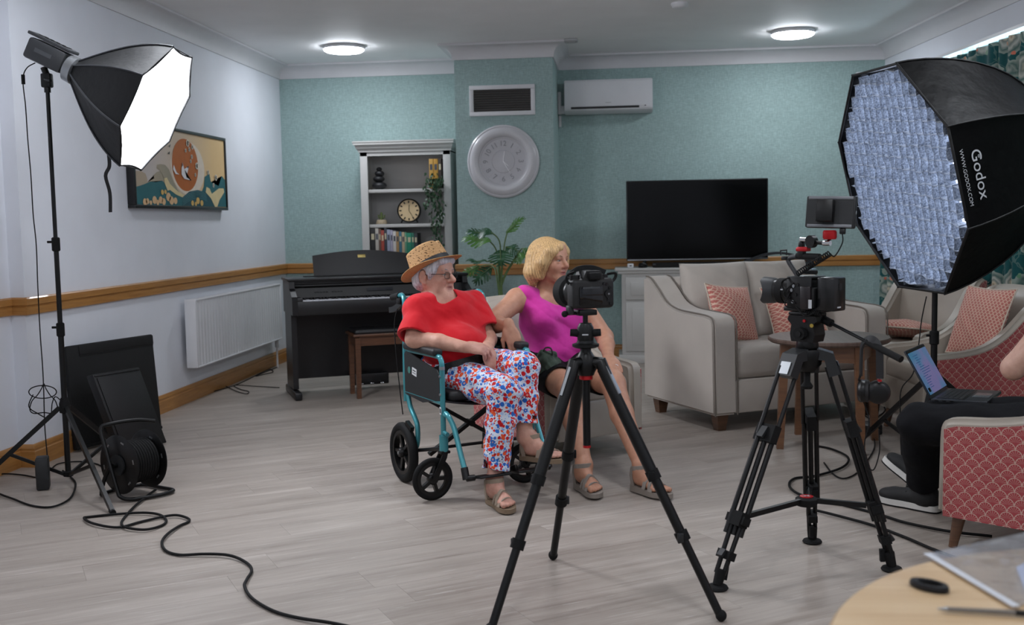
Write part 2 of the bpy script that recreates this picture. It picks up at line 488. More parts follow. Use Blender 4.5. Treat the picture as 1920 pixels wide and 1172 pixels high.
# right wall with a long window opening behind the curtain
WY0, WY1, WZ0, WZ1 = 4.2, 9.45, .86, 2.474
w = B()
def rw(y0, y1, z0, z1): w.prism([(rx(y0), y0), (rx(y0)+.16, y0), (rx(y1)+.16, y1), (rx(y1), y1)], z1 - z0, z0=z0)
rw(YF, WY0, 0, ZC); rw(WY1, YB, 0, ZC); rw(WY0, WY1, 0, WZ0); rw(WY0, WY1, WZ1, ZC)
struct(w.build('wall_right', M_white, angle=20))
win = struct(thing('window_1', None, None)); M_upvc = mat('window_plastic', '#e6e8ea', .35, var=.02)
ry = lambda y, d=.09: (rx(y) + d, y)
fr = B()
for z in (WZ0 + .03, WZ1 - .015): fr.tube([(*ry(WY0), z), (*ry(WY1), z)], 0, 4, flat=(.03, .03 if z < 2 else .012))
fr.build('window_frame', M_upvc, win)
for k in range(5):
    y = WY0 + .03 + k * (WY1 - WY0 - .06) / 4; B().tube([(*ry(y), WZ0), (*ry(y), WZ1)], 0, 4, flat=(.03, .03)).build('mullion', M_upvc, win)
def clear_glass(name, tint=(.96, .98, .98, 1), gloss=.06):
    g = NT(name); tr_ = g.n('ShaderNodeBsdfTransparent'); tr_.inputs[0].default_value = tint; gl = g.n('ShaderNodeBsdfGlossy'); gl.inputs['Roughness'].default_value = .02
    fr_ = g.n('ShaderNodeFresnel'); fr_.inputs[0].default_value = 1.45; mx = g.n('ShaderNodeMixShader'); g.l(fr_.outputs[0], mx.inputs[0]); g.l(tr_.outputs[0], mx.inputs[1]); g.l(gl.outputs[0], mx.inputs[2]); g.l(mx.outputs[0], g.out.inputs[0]); return g.m
M_glass = clear_glass('window_glass')
for k in range(4):
    y0 = WY0 + .06 + k * (WY1 - WY0 - .06) / 4; y1 = y0 + (WY1 - WY0 - .06) / 4 - .06
    B().prism([ry(y0, .088), ry(y0, .092), ry(y1, .092), ry(y1, .088)], WZ1 - WZ0 - .06, z0=WZ0 + .03).build('pane', M_glass, win)

# mouldings follow the walls: path walked with the room on its right
path = [(XN, YF), (XN, YS), (XL, YS), (XL, YB), (BL, YB), (BL, YBR), (BR, YBR), (BR, YB), (XR0, YB), (rx(YF), YF)]
def mould(name, i0, i1, prof, m):
    n = len(path); b = B(); rings = []
    def nrm(i):
        d = Vector((path[i+1][0]-path[i][0], path[i+1][1]-path[i][1])).normalized(); return Vector((d.y, -d.x))
    for i in range(i0, i1 + 1):
        if i == 0: o = nrm(0)
        elif i == n - 1: o = nrm(n - 2)
        else:
            a, c = nrm(i-1), nrm(i); o = (a + c) / (1 + a.dot(c))
        rings.append([b.bm.verts.new((path[i][0] + o.x*p, path[i][1] + o.y*p, z)) for p, z in prof])
    for A, C in zip(rings, rings[1:]):
        for k in range(len(prof)): b.bm.faces.new((A[k], A[(k+1) % len(prof)], C[(k+1) % len(prof)], C[k]))
    b.bm.faces.new(rings[0]); b.bm.faces.new(rings[-1][::-1])
    return struct(b.build(name, m, angle=30))
cov = [(0, 2.655), (.012, 2.655), (.014, 2.672)] + [(.014 + .09 * (1 - math.cos(t * PI / 2)), 2.672 + .088 * math.sin(t * PI / 2)) for t in (.2, .4, .6, .8, 1)] + [(.118, 2.762), (.118, 2.779), (0, 2.779)]
mould('trim_1', 0, 3, cov, M_corn); mould('trim_2', 3, 8, cov, M_corn); mould('trim_3', 8, 9, cov, M_corn)
dado = [(0, .826), (.017, .826), (.022, .831), (.022, .868), (.017, .872), (.017, .876), (.027, .881), (.027, .914), (.021, .922), (0, .922)]
mould('trim_4', 0, 3, dado, M_oak); mould('trim_5', 3, 8, dado, M_oak); mould('trim_6', 8, 9, dado, M_oak)
base = [(0, 0), (.02, 0), (.02, .085), (.016, .09), (.016, .098), (.019, .102), (.014, .118), (.009, .124), (0, .124)]
mould('baseboard_left', 0, 3, base, M_oak); mould('baseboard_back', 3, 8, base, M_oak); mould('baseboard_right', 8, 9, base, M_oak)

# ---------------------------------------------------------------- ceiling fittings
M_led = emis('led_diffuser', '#f2f7ff', LAMP)
M_plw = mat('white_plastic', '#dcdde0', .4, var=.02)
def ceiling_light(x, y, label, group='round ceiling lights'):
    t = thing('ceiling_light', label, 'light', (x, y, ZC), 0, group)
    B().lathe([(0, 0), (.165, 0), (.172, -.008), (.172, -.028), (.166, -.028)], 40).build('housing', M_plw, t)
    B().lathe([(.166, -.028), (.166, -.036), (.152, -.046), (.12, -.052), (0, -.055)], 40).build('diffuser', M_led, t)
    return t
ceiling_light(-2.30, 9.0, 'round white ceiling light above the piano corner')
ceiling_light(1.41, 9.03, 'round white ceiling light between the television and the curtains')
for x in (-2.2, .0, 2.2):
    for y in (5.0, 2.0, -1.0): ceiling_light(x, y, 'unseen round ceiling light added to brighten the camera side of the room')  # unseen lamps added, count and spacing set to brighten the camera side
t = thing('smoke_detector', 'pale round detector on the ceiling beside the back right light', 'detector', (.43, 7.72, ZC))
B().lathe([(0, 0), (.06, 0), (.062, -.012), (.052, -.03), (.04, -.036), (0, -.036)], 28).build('body', M_plw, t)
B().lathe([(.0535, -.024), (.055, -.024), (.055, -.02), (.0535, -.02)], 28).build('vent_ring', mat('dark_plastic', '#2a2c2e', .5), t)
t = thing('ceiling_sensor', 'small square grey sensor on the ceiling near the air conditioner', 'sensor', (-.39, 9.05, ZC))
B().box((0, 0, -.012), (.11, .11, .024), bev=.006).build('body', mat('grey_plastic', '#a9abad', .5), t)
B().box((0, 0, -.026), (.07, .07, .006), bev=.002).build('lens', mat('grey_plastic', '#a9abad', .5), t)
# ---------------------------------------------------------------- curtain
def m_floral():
    n = NT('floral_curtain'); v = n.coord((1, 1, 1)); nz = n.n('ShaderNodeTexNoise'); nz.inputs['Scale'].default_value = 9; n.l(v, nz.inputs['Vector'])
    w = n.n('ShaderNodeVectorMath', operation='ADD'); s_ = n.n('ShaderNodeVectorMath', operation='SCALE'); s_.inputs['Scale'].default_value = .11
    n.l(nz.outputs['Color'], s_.inputs[0]); n.l(v, w.inputs[0]); n.l(s_.outputs[0], w.inputs[1]); wv = w.outputs[0]
    def vor(sc, feat='F1'):
        x = n.n('ShaderNodeTexVoronoi', feature=feat); x.inputs['Scale'].default_value = sc; n.l(wv, x.inputs['Vector']); return x
    big = vor(5.2); small = vor(19); c = lin('#155052')
    fl = n.ramp(big.outputs['Distance'], [(.0, lin('#7c6a50')), (.10, lin('#c9bda5')), (.2, lin('#6f7a74')), (.3, lin('#b4b5ac')), (.42, lin('#46645f')), (.52, lin('#8d9a90'))])
    pick = n.n('ShaderNodeSeparateColor'); n.l(big.outputs['Color'], pick.inputs[0])
    m1 = n.math('MULTIPLY', n.math('LESS_THAN', big.outputs['Distance'], .56), n.math('GREATER_THAN', pick.outputs[0], .12))
    col1 = n.mix(m1, c, fl)
    ps = n.n('ShaderNodeSeparateColor'); n.l(small.outputs['Color'], ps.inputs[0])
    m2 = n.math('MULTIPLY', n.math('LESS_THAN', small.outputs['Distance'], .26), n.math('GREATER_THAN', ps.outputs[1], .66))
    sc2 = n.ramp(ps.outputs[0], [(.0, lin('#c9583f')), (.4, lin('#d99c86')), (.7, lin('#5e8a6a')), (1, lin('#d8d4c6'))])
    col2 = n.mix(m2, col1, sc2)
    e = vor(6.5, 'DISTANCE_TO_EDGE'); m3 = n.math('LESS_THAN', e.outputs['Distance'], .016)
    n.base(n.mix(n.math('MULTIPLY', m3, .22), col2, lin('#9fb3a4')))
    n.bump(n.noise(n.coord(), 400, 2), .08, .001); return n.set(.8, spec=.2, sheen=.2)
cb = B(); Y0, Y1 = 9.74, 4.1; NU = 520
def cur(u, v):
    y = Y0 + (Y1 - Y0) * u; ph = u * (Y0 - Y1) / .155 * 2 * PI
    a = .018 + .018 * (1 - v); d = .075 + a * math.sin(ph + .6 * math.sin(3.1 * u * 9)) + .008 * math.sin(ph * .37 + 4 * v)
    return (rx(y) - d, y + .012 * math.sin(ph * .5), .03 + v * 2.392)
cb.grid(cur, NU, 8)
t = thing('curtain', 'teal floral pleated curtain hanging along the right wall', 'curtain', (0, 0, 0))
cb.build('fabric', m_floral(), t, 80, thick=.003)
hb = B()
for k in range(66):
    y = Y0 - .04 - k * .085; hb.tube([(rx(y) - .06, y, 2.40), (rx(y) - .06, y, 2.454)], .0014, 5)
hb.build('hooks', M_plw, t)['kind'] = 'stuff'
t = thing('curtain_rail', 'slim white curtain rail under the ceiling bulkhead', 'curtain rail')
B().prism([(rx(Y0) - .085, Y0), (rx(Y0) - .002, Y0), (rx(Y1) - .002, Y1), (rx(Y1) - .085, Y1)], .022, z0=2.452).build('track', M_plw, t)
rb = B()
for k in range(6):
    y = Y0 - .2 - k * 1.0; rb.box((rx(y) - .022, y, 2.463), (.05, .03, .025))
rb.build('bracket', M_plw, t)
t = thing('wall_panel', 'small white blank panel high on the teal wall by the curtains', 'panel', (2.165, YB, 2.505))
B().box((0, -.016, 0), (.12, .032, .09), bev=.006).build('cover', M_plw, t)

# ---------------------------------------------------------------- radiator
M_rad = mat('radiator_enamel', '#e2e3e6', .32, var=.015)
t = thing('radiator', 'long white panel radiator on the left wall beside the piano', 'radiator', (XL + .003, 7.44, .262))
RL, RH = 1.98, .50; b = B(); NP = 200
def rad(u, v):
    y = .03 + u * (RL - .06); g = abs(((y / .058) % 1) - .5) * 2; k = min(1., max(0., (g - .12) / .16))
    edge = min(1., min(v, 1 - v) / .09); return (.118 - .012 * (1 - k) * min(1., edge * 1.2), y, .012 + v * (RH - .024))
b.grid(rad, 396, 14); b.build('front_panel', M_rad, t, 60)
b = B(); b.box((.075, RL/2, RH/2), (.03, RL - .02, RH - .03)); b.box((.045, RL/2, RH/2), (.012, RL - .08, RH - .06)); b.build('back_panel', M_rad, t)
for y in (.012, RL - .012): B().box((.08, y, RH/2), (.085, .026, RH), bev=.008).build('side_panel', M_rad, t)
b = B(); b.box((.117, RL/2, RH - .006), (.012, RL - .03, .012), bev=.004); b.box((.117, RL/2, .006), (.012, RL - .03, .012), bev=.004)
for k in range(48): b.box((.082, .04 + k * .0405, RH - .004), (.06, .016, .006))
b.build('top_grille', M_rad, t)
b = B(); b.tube(smooth_pts([(.075, RL - .04, .0), (.075, RL - .04, -.05), (.07, RL - .03, -.13), (.07, RL - .03, -.2605)], 4), .009, 8); b.build('pipe', M_rad, t)
B().cyl((.075, RL - .04, -.012), (.075, RL - .04, -.075), .017).build('valve', M_plw, t)
b = B()
for y in (.3, RL - .3): b.box((.02, y, RH * .55), (.04, .04, .3))
b.build('bracket', M_rad, t)

# ---------------------------------------------------------------- picture on the left wall
art = thing('framed_picture', 'black framed print of an orange sun over teal waves', 'picture', (XL, 7.51, 1.69))
M_fr = mat('black_frame', '#17181a', .35)
def gradmat(name, a, bb):
    n = NT(name); tc = n.n('ShaderNodeTexCoord'); sp = n.n('ShaderNodeSeparateXYZ'); n.l(tc.outputs['Object'], sp.inputs[0])
    f = n.math('ADD', n.math('MULTIPLY', sp.outputs[1], .6), .5); n.base(n.ramp(f, [(.15, lin(a)), (.85, lin(bb))])); return n.set(.55, spec=.3)
y0, y1, z0, z1 = 6.735, 8.347, 1.435, 1.963
def fbar(p, q): return B().box(((.028), (p[0]+q[0])/2 - 7.51, (p[1]+q[1])/2 - 1.69), (.054, abs(p[0]-q[0]), abs(p[1]-q[1])), bev=.003)
for p, q in (((y0-.03, z0-.022), (y1+.02, z0)), ((y0-.03, z1), (y1+.02, z1+.022)), ((y0-.03, z0), (y0-.002, z1)), ((y1, z0), (y1+.02, z1))): fbar(p, q).build('frame', M_fr, art)
B().box((.024, (y0+y1)/2 - 7.51, (z0+z1)/2 - 1.69), (.04, y1-y0, z1-z0)).build('canvas', gradmat('print_sky', '#c9c2be', '#e6c48f'), art)
ART = dict(
 sage=[(6.741, 1.655), (6.829, 1.657), (6.898, 1.642), (6.918, 1.612), (6.921, 1.587), (7.026, 1.616), (7.023, 1.637), (7.068, 1.66), (7.131, 1.671), (7.071, 1.686), (7.079, 1.71), (7.136, 1.718), (7.212, 1.717), (7.273, 1.69), (7.308, 1.649), (7.343, 1.607), (7.404, 1.554), (7.481, 1.512), (7.4, 1.44), (7.105, 1.438), (6.745, 1.438)],
 teal=[(6.744, 1.551), (6.855, 1.569), (6.964, 1.593), (7.048, 1.591), (7.149, 1.605), (7.21, 1.586), (7.246, 1.555), (7.348, 1.531), (7.494, 1.502), (7.5, 1.437), (6.745, 1.437)],
 foam=[(7.182, 1.622), (7.228, 1.63), (7.275, 1.588), (7.376, 1.548), (7.509, 1.513), (7.48, 1.498), (7.373, 1.515), (7.27, 1.545), (7.231, 1.539), (7.185, 1.591)],
 rteal=[(7.919, 1.663), (8.015, 1.69), (8.039, 1.626), (8.118, 1.623), (8.197, 1.601), (8.272, 1.683), (8.336, 1.655), (8.342, 1.44), (7.788, 1.437), (7.845, 1.544), (7.895, 1.586)],
 cwave=[(7.494, 1.502), (7.61, 1.543), (7.772, 1.559), (7.921, 1.546), (8.024, 1.495), (8.098, 1.437), (7.472, 1.437)],
 rcream=[(7.941, 1.587), (8.002, 1.577), (8.045, 1.537), (8.195, 1.583), (8.295, 1.586), (8.308, 1.556), (8.201, 1.493), (8.146, 1.438), (8.098, 1.438), (8.025, 1.501), (7.921, 1.546)],
 crane=[(7.482, 1.706), (7.5, 1.751), (7.53, 1.702), (7.617, 1.729), (7.583, 1.677), (7.565, 1.643), (7.655, 1.624), (7.522, 1.633), (7.477, 1.661)],
 crane2=[(7.332, 1.693), (7.349, 1.724), (7.39, 1.674), (7.436, 1.66), (7.375, 1.66)])
BL_ = dict(peach=[(6.862, 1.455, .024), (6.901, 1.46, .02), (7.011, 1.47, .027), (7.109, 1.472, .025), (7.239, 1.496, .03), (7.288, 1.472, .03), (7.355, 1.471, .024), (7.158, 1.462, .024), (7.06, 1.455, .018), (6.95, 1.452, .015)],
 gold=[(7.659, 1.46, .02), (7.763, 1.479, .025), (7.836, 1.463, .022), (7.14, 1.526, .018), (7.19, 1.53, .015), (7.72, 1.455, .016)],
 blossom=[(7.614, 1.894, .026), (7.697, 1.872, .018), (7.769, 1.737, .026), (7.656, 1.765, .014), (7.732, 1.669, .014), (7.572, 1.838, .014), (7.985, 1.7, .018), (8.139, 1.665, .024), (8.084, 1.604, .018), (7.64, 1.85, .016), (7.68, 1.80, .016)])
def ell2(cy, cz, ry_, rz, n=36): return [(cy + ry_ * math.cos(2*PI*i/n), cz + rz * math.sin(2*PI*i/n)) for i in range(n)]
LAY = [0]
def flat(name, polys, m):
    LAY[0] += 1; x = .0445 + LAY[0] * .0004; b = B()
    for P in polys: b.bm.faces.new([b.bm.verts.new((x, p[0] - 7.51, p[1] - 1.69)) for p in P])
    bmesh.ops.triangulate(b.bm, faces=b.bm.faces[:]); b.build(name, m, art)
pm = lambda nm, c: mat('print_' + nm, c, .55, var=.05, nscale=14, spec=.3)
flat('printed_wave', [ART['sage']], gradmat('print_sage', '#b5a58e', '#5d8074'))
flat('printed_halo', [ell2(7.612, 1.712, .307, .196)], pm('halo', '#e6d9c8'))
flat('printed_sun', [ell2(7.564, 1.733, .236, .189)], pm('sun', '#b8672e'))
flat('printed_wave', [ART['teal']], pm('teal', '#2f6a70'))
flat('printed_wave', [ART['rteal']], pm('teal', '#2f6a70'))
flat('printed_wave', [ART['cwave']], pm('deep', '#2a555d'))
arcs = []
for k in range(5):
    o = .012 + .012 * k; P = [(7.49 + .09 * i, 1.502 - o + .058 * math.sin(PI * i / 6.4)) for i in range(6)]; arcs.append([(y, z) for y, z in P] + [(y, z + .004) for y, z in P[::-1]])
flat('printed_ripple', arcs, pm('ripple', '#4f858a'))
flat('printed_foam', [ART['foam']], pm('cream', '#e0cd9c')); flat('printed_foam', [ART['rcream']], pm('cream', '#e0cd9c'))
flat('printed_cloud', [ell2(a, c, r * 1.3, r, 16) for a, c, r in BL_['peach']], pm('peach', '#dfb98c'))
flat('printed_cloud', [ell2(a, c, r * 1.3, r, 16) for a, c, r in BL_['gold'] if a > 7.4], pm('gold', '#d9b46a')); flat('printed_cloud', [ell2(a, c, r * 1.3, r, 16) for a, c, r in BL_['gold'] if a < 7.4], pm('gold', '#d9b46a'))
flat('printed_blossom', [ell2(a + .55 * r * math.cos(q), c + .55 * r * math.sin(q), r * .6, r * .5, 10) for a, c, r in BL_['blossom'] for q in (0, 1.26, 2.5, 3.8, 5.0)], pm('blossom', '#ece3d2'))
flat('printed_bird', [ART['crane'], ART['crane2']], pm('white', '#e9e8ea'))
flat('printed_wingtip', [[(7.5, 1.751), (7.488, 1.715), (7.507, 1.728)], [(7.617, 1.729), (7.58, 1.722), (7.597, 1.708)], [(7.655, 1.624), (7.62, 1.632), (7.622, 1.624)], [(7.28, 1.85), (7.31, 1.868), (7.29, 1.838)], [(7.26, 1.80), (7.29, 1.815), (7.28, 1.79)]], pm('ink', '#23343a'))

# ---------------------------------------------------------------- wall clock, vent, air conditioner
M_sil = mat('silver_paint', '#c9c9cd', .3, .0, var=.02, coat=.2); M_face = mat('clock_face', '#c6c6cb', .5, var=.03)
M_num = mat('clock_numeral', '#8f9096', .45); M_hand = mat('clock_hand', '#e4e4e6', .3, .3)
FW = Matrix(((1, 0, 0, 0), (0, 0, -1, 0), (0, 1, 0, 0), (0, 0, 0, 1)))      # lathe z -> towards the room (-y)
t = thing('wall_clock', 'large round silver wall clock with raised numerals on the chimney breast', 'clock', (-.982, YBR, 1.792))
B().lathe([(.0, 0), (.30, 0), (.308, .012), (.308, .03), (.296, .04), (.288, .038), (.28, .05), (.25, .062), (.225, .058), (.21, .045), (.205, .032), (.197, .03), (.195, .018)], 64, FW).build('rim', M_sil, t)
B().lathe([(0, .016), (.197, .016), (.197, .02), (.098, .02), (.096, .026), (.09, .028), (.0, .028)], 64, FW).build('dial', M_face, t)
nb = []
for h in range(1, 13):
    a = R(90 - 30 * h); M = Matrix.Translation((.15 * math.cos(a), -.021, .15 * math.sin(a))) @ Matrix.Rotation(R(-30 * h) if h not in (4, 5, 6, 7, 8) else R(180 - 30 * h), 4, Vector((0, -1, 0))) @ Matrix.Rotation(R(90), 4, 'X')
    M = Matrix.Translation((.15 * math.cos(a), -.0215, .15 * math.sin(a))) @ Matrix.Rotation(R(30 * h if h not in (4, 5, 6, 7, 8) else 30 * h + 180), 4, 'Y') @ Matrix.Rotation(R(90), 4, 'X')
    text_mesh('numeral', str(h), .062, M_num, M, t, .003)
b = B()
for h in range(12):
    a = R(15 + 30 * h); b.tube([(.1 * math.cos(a), -.022, .1 * math.sin(a)), (.192 * math.cos(a), -.022, .192 * math.sin(a))], .0025, 4)
b.build('divider', M_sil, t)
for L, ang, w in ((.085, 82, .006), (.06, -42, .008), (.11, -60, .0035)):
    B().tube([(0, -.034, 0), (L * math.cos(R(ang)), -.034, L * math.sin(R(ang)))], 0, 4, flat=(w, .002)).build('hand', M_hand, t)
t = thing('air_vent', 'white framed louvred air vent above the wall clock', 'vent', (-.983, YBR, 2.307))
W_, H_ = .56, .256
for c, d in (((0, H_/2 - .018), (W_, .036)), ((0, -H_/2 + .018), (W_, .036)), ((-W_/2 + .018, 0), (.036, H_ - .072)), ((W_/2 - .018, 0), (.036, H_ - .072))):
    B().box((c[0], -.012, c[1]), (d[0], .024, d[1]), bev=.004).build('frame', M_plw, t)
B().box((0, -.003, 0), (W_ - .06, .006, H_ - .06)).build('backing', mat('vent_dark', '#303030', .6), t)
for k in range(9): B().box((0, -.012, -.078 + k * .0195), (W_ - .074, .016, .003), rot=(R(-35), 0, 0)).build('slat', mat('vent_slat', '#5b5957', .5), t)
t = thing('air_conditioner', 'white split air conditioner on the teal wall right of the chimney breast', 'air conditioner', (-.093, YB, 2.245))
b = B(); pr = [(0, .0), (-.14, .0), (-.185, .025), (-.2, .07), (-.2, .28), (-.19, .292), (0, .295)]
b.prism([(y, z) for y, z in pr], .79, Matrix(((0, 0, 1, -.395), (1, 0, 0, 0), (0, 1, 0, 0), (0, 0, 0, 1))))
bmesh.ops.bevel(b.bm, geom=[e for e in b.bm.edges], offset=.006, segments=2, affect='EDGES'); b.build('body', mat('ac_plastic', '#d9dade', .35, var=.015), t)
B().box((-.03, -.192, .045), (.61, .02, .018), rot=(R(20), 0, 0)).build('air_slot', mat('dark_plastic', '#2a2c2e', .5), t)
B().box((-.03, -.188, .03), (.61, .012, .02), rot=(R(40), 0, 0), bev=.003).build('louvre', M_plw, t)
B().box((.33, -.194, .052), (.012, .012, .008), bev=.002).build('indicator', mat('dark_plastic', '#2a2c2e', .5), t)
B().box((0, -.2012, .085), (.05, .001, .005)).build('badge', mat('grey_plastic', '#a9abad', .5), t)
t = thing('pipe_trunking', 'white pipe trunking between air conditioner and chimney breast', 'trunking', (-.52, YB, 2.25))
b = B(); b.box((.02, -.04, .04), (.07, .08, .07), bev=.005); b.box((-.018, -.04, .1), (.03, .08, .2), bev=.005); b.box((-.018, -.012, -.06), (.025, .024, .1), bev=.004); b.build('cover', M_plw, t)

# ---------------------------------------------------------------- television and cabinet
M_grey = mat('grey_white_paint', '#c4c3c0', .45, var=.02); M_blk = mat('black_plastic', '#070708', .38, spec=.4)
t = thing('television_cabinet', 'pale grey panelled cabinet under the television', 'cabinet', (.76, 9.955, 0))
B().box((0, -.21, .435), (1.5, .40, .75)).build('body', M_grey, t)
b = B(); b.box((0, -.215, .838), (1.62, .455, .024), bev=.006); b.box((0, -.213, .815), (1.57, .43, .03), bev=.01); b.build('worktop', M_grey, t)
b = B(); b.box((0, -.212, .04), (1.56, .42, .08), bev=.006); b.build('plinth', M_grey, t)
for k in range(3):
    x = -.49 + .49 * k
    d = B(); d.box((x, -.418, .33), (.45, .02, .44), bev=.003); d.box((x, -.43, .33), (.34, .006, .33), bev=.003); d = d.build('door', M_grey, t)
    B().sph((x + .17, -.437, .36), .013).build('knob', mat('chrome', '#c8cacc', .15, 1.), d)
    d = B(); d.box((x, -.418, .67), (.45, .02, .2), bev=.003); d.box((x, -.43, .67), (.36, .006, .12), bev=.003); d = d.build('drawer', M_grey, t)
    B().sph((x, -.44, .67), .013).build('knob', mat('chrome', '#c8cacc', .15, 1.), d)
t = thing('television', 'large black flat television standing on the pale cabinet', 'television', (.68, 9.70, .85))
B().box((0, 0, .415), (1.245, .045, .715), bev=.008).build('casing', M_blk, t)
n = NT('tv_screen'); n.base(lin('#060708')); B().box((0, -.0235, .422), (1.222, .003, .68)).build('screen', n.set(.15, spec=.18), t)
B().box((0, -.023, .066), (1.235, .01, .012), bev=.003).build('trim', mat('silver_trim', '#8b8d90', .3, .8), t)
for x in (-.45, .45):
    b = B(); b.tube([(x - .04, -.12, .008), (x, 0, .065), (x, .02, .07)], .011, 8); b.tube([(x, .02, .07), (x - .04, .11, .008)], .011, 8); b.build('foot', M_blk, t)
t = thing('white_box', 'tiny white box on the cabinet under the television corner', 'box', (.09, 9.62, .85)); B().box((0, 0, .02), (.055, .05, .038), bev=.006).build('body', M_plw, t); B().box((0, -.0255, .02), (.02, .002, .008)).build('port', M_blk, t)
t = thing('streaming_puck', 'small black round puck on the cabinet under the television', 'gadget', (.20, 9.63, .85)); B().lathe([(0, 0), (.038, 0), (.042, .008), (.04, .03), (.03, .04), (0, .042)], 24).build('body', M_blk, t); B().lathe([(.0, .0425), (.012, .0425), (.012, .0432), (0, .0434)], 16).build('button', M_plw, t)
t = thing('sound_bar', 'long low black sound bar on the cabinet below the television', 'speaker', (.68, 9.555, .85))
B().box((0, 0, .025), (.8, .07, .042), bev=.012).build('body', M_blk, t); B().box((0, -.0355, .026), (.74, .002, .03)).build('grille', mat('black_cloth', '#141516', .9), t)
t = thing('black_tray', 'black curved leather tray behind the sofa in front of the television', 'tray', (1.36, 9.50, .8505))
def tr(u, v):
    x = -.28 + .56 * u; return (x, -.05 + .1 * v, .022 + .085 * max(0, math.cos(x / .62 * PI)) ** 1.2)
b = B().grid(tr, 24, 3); b.build('lid', mat('dark_leather', '#24272b', .5, bump=.2, bscale=150), t, thick=-.02)
B().box((0, -.002, .02), (.6, .118, .038), bev=.015).build('body', mat('dark_leather', '#24272b', .5), t)

# ---------------------------------------------------------------- bookcase and what stands on it
t = thing('bookcase', 'tall pale grey open bookcase in the alcove behind the piano', 'bookcase', (-1.925, 9.955, 0))
BW, BD = .83, .33; M_in = mat('bookcase_inside', '#bdbcba', .55, var=.02)
for sx in (-1, 1):
    B().box((sx * (BW/2 - .011), -BD/2, .96), (.022, BD, 1.92)).build('side_panel', M_grey, t)
    B().box((sx * (BW/2 - .034), -BD - .008, .9675), (.068, .018, 1.933), bev=.003).build('stile', M_grey, t)
B().box((0, -.008, .96), (BW - .04, .014, 1.9)).build('back_panel', M_in, t)
B().box((0, -BD - .008, 1.913), (BW, .018, .035)).build('top_rail', M_grey, t)
b = B(); prof = [(0, 1.93), (.012, 1.93), (.014, 1.945), (.03, 1.965), (.036, 1.99), (.05, 1.995), (.05, 2.012), (.055, 2.016), (.055, 2.028), (0, 2.028)]
def ring(p, z): return [(-BW/2 - p, 0, z), (-BW/2 - p, -BD - .016 - p, z), (BW/2 + p * .75, -BD - .016 - p, z), (BW/2 + p * .75, 0, z)]
V = [[b.bm.verts.new(q) for q in ring(p, z)] for p, z in prof]
for A, C in zip(V, V[1:] + V[:1]):
    for k in range(4): b.bm.faces.new((A[k], A[(k+1) % 4], C[(k+1) % 4], C[k]))
b.bm.faces.new(V[-1]); b.build('cornice', M_grey, t, 25)
for z in (1.580, 1.264, .958, .62, .3, .06): B().box((0, -BD/2, z), (BW - .046, BD - .01, .03), bev=.003).build('shelf', M_grey, t)
SX, SY = -1.925, 9.955
def stackstones(x, y, z):
    t = thing('stone_stack', 'black stacked pebble sculpture on the top shelf', 'sculpture', (x, y, z)); m = mat('black_ceramic', '#1b1c1f', .5)
    for (r, h, zz, dx) in ((.068, .065, .036, 0), (.054, .055, .096, -.004), (.045, .05, .145, .003), (.026, .035, .185, 0)):
        B().sph((dx, 0, zz), (r, r * .9, h * .56), 20, 12).build('pebble', m, t)
stackstones(-2.19, 9.72, 1.5965)
def book(x, w, h, d, c, y=9.70, z=.9745, lean=0., label=None, grp='books on the lower shelf'):
    t = thing('book', label, 'book', (x, y, z), 0, grp); m = mat('bookcloth_' + c, c, .6, var=.04)
    Mx = Matrix.Rotation(lean, 4, 'Y')
    b = B(); b.box((0, -d/2, h/2), (w, .004, h), M=Mx, bev=.0015); b.box((-w/2 + .0015, 0, h/2), (.003, d, h), M=Mx); b.box((w/2 - .0015, 0, h/2), (.003, d, h), M=Mx); b.build('cover', m, t)
    B().box((0, .003, h/2), (w - .006, d - .008, h - .008), M=Mx).build('pages', mat('paper', '#d9d3c4', .8), t)
    B().box((0, -d/2 - .0022, h * .72), (w * .6, .001, h * .2), M=Mx).build('spine_label', mat('spine_' + ('l' if sum(lin(c)[:3]) < .6 else 'd'), '#c9bfa0' if sum(lin(c)[:3]) < .6 else '#4b4f58', .6), t)
bx = -2.265
for w, h, c, lb in ((.045, .268, '#2b2a2a', 'dark charcoal book at the far end of the lower shelf row'), (.03, .268, '#b9b3aa', 'pale grey thick book second in the lower shelf row'), (.02, .262, '#6b5046', 'thin brown book in the lower shelf row'), (.028, .25, '#a5483c', 'dull red book in the lower shelf row'), (.024, .27, '#3a3d46', 'navy grey book in the lower shelf row'),
    (.03, .255, '#9aa0b4', 'blue grey book in the lower shelf row'), (.022, .25, '#a9a5b8', 'lavender grey book in the lower shelf row'), (.028, .24, '#cbc7c2', 'off white book in the lower shelf row'), (.025, .235, '#a5855a', 'tan book beside the blue one on the lower shelf'), (.024, .235, '#3f6f84', 'steel blue book on the lower shelf'), (.026, .23, '#b8a688', 'beige book left of the green books'), (.018, .228, '#5c9479', 'thin mint green book on the lower shelf'), (.042, .222, '#1f8064', 'thick emerald green book on the lower shelf'), (.022, .222, '#2a6b58', 'dark green book right of the emerald one'), (.03, .22, '#33363a', 'black book at the right end of the lower shelf row')):
    book(bx + w/2, w, h, .17, c, label=lb); bx += w + .0015
for x, w, c, lb in ((-1.69, .038, '#c69a4b', 'mustard yellow book at the left of the three on the top shelf'), (-1.648, .04, '#b98a35', 'ochre book in the middle of the top shelf trio'), (-1.61, .03, '#3a3028', 'dark brown book right of the yellow books on the top shelf')):
    book(x, w, .262, .19, c , 9.72, 1.5965, 0, lb, 'books on the top shelf')
t = thing('mantel_clock', 'round cream faced table clock with black rim on the middle shelf', 'clock', (-1.918, 9.71, 1.288))
b = B(); b.lathe([(0, -.03), (.1, -.03), (.108, -.02), (.108, .02), (.1, .026), (.096, .018)], 40, Matrix.Translation((0, 0, .112)) @ FW); b.build('rim', M_blk, t)
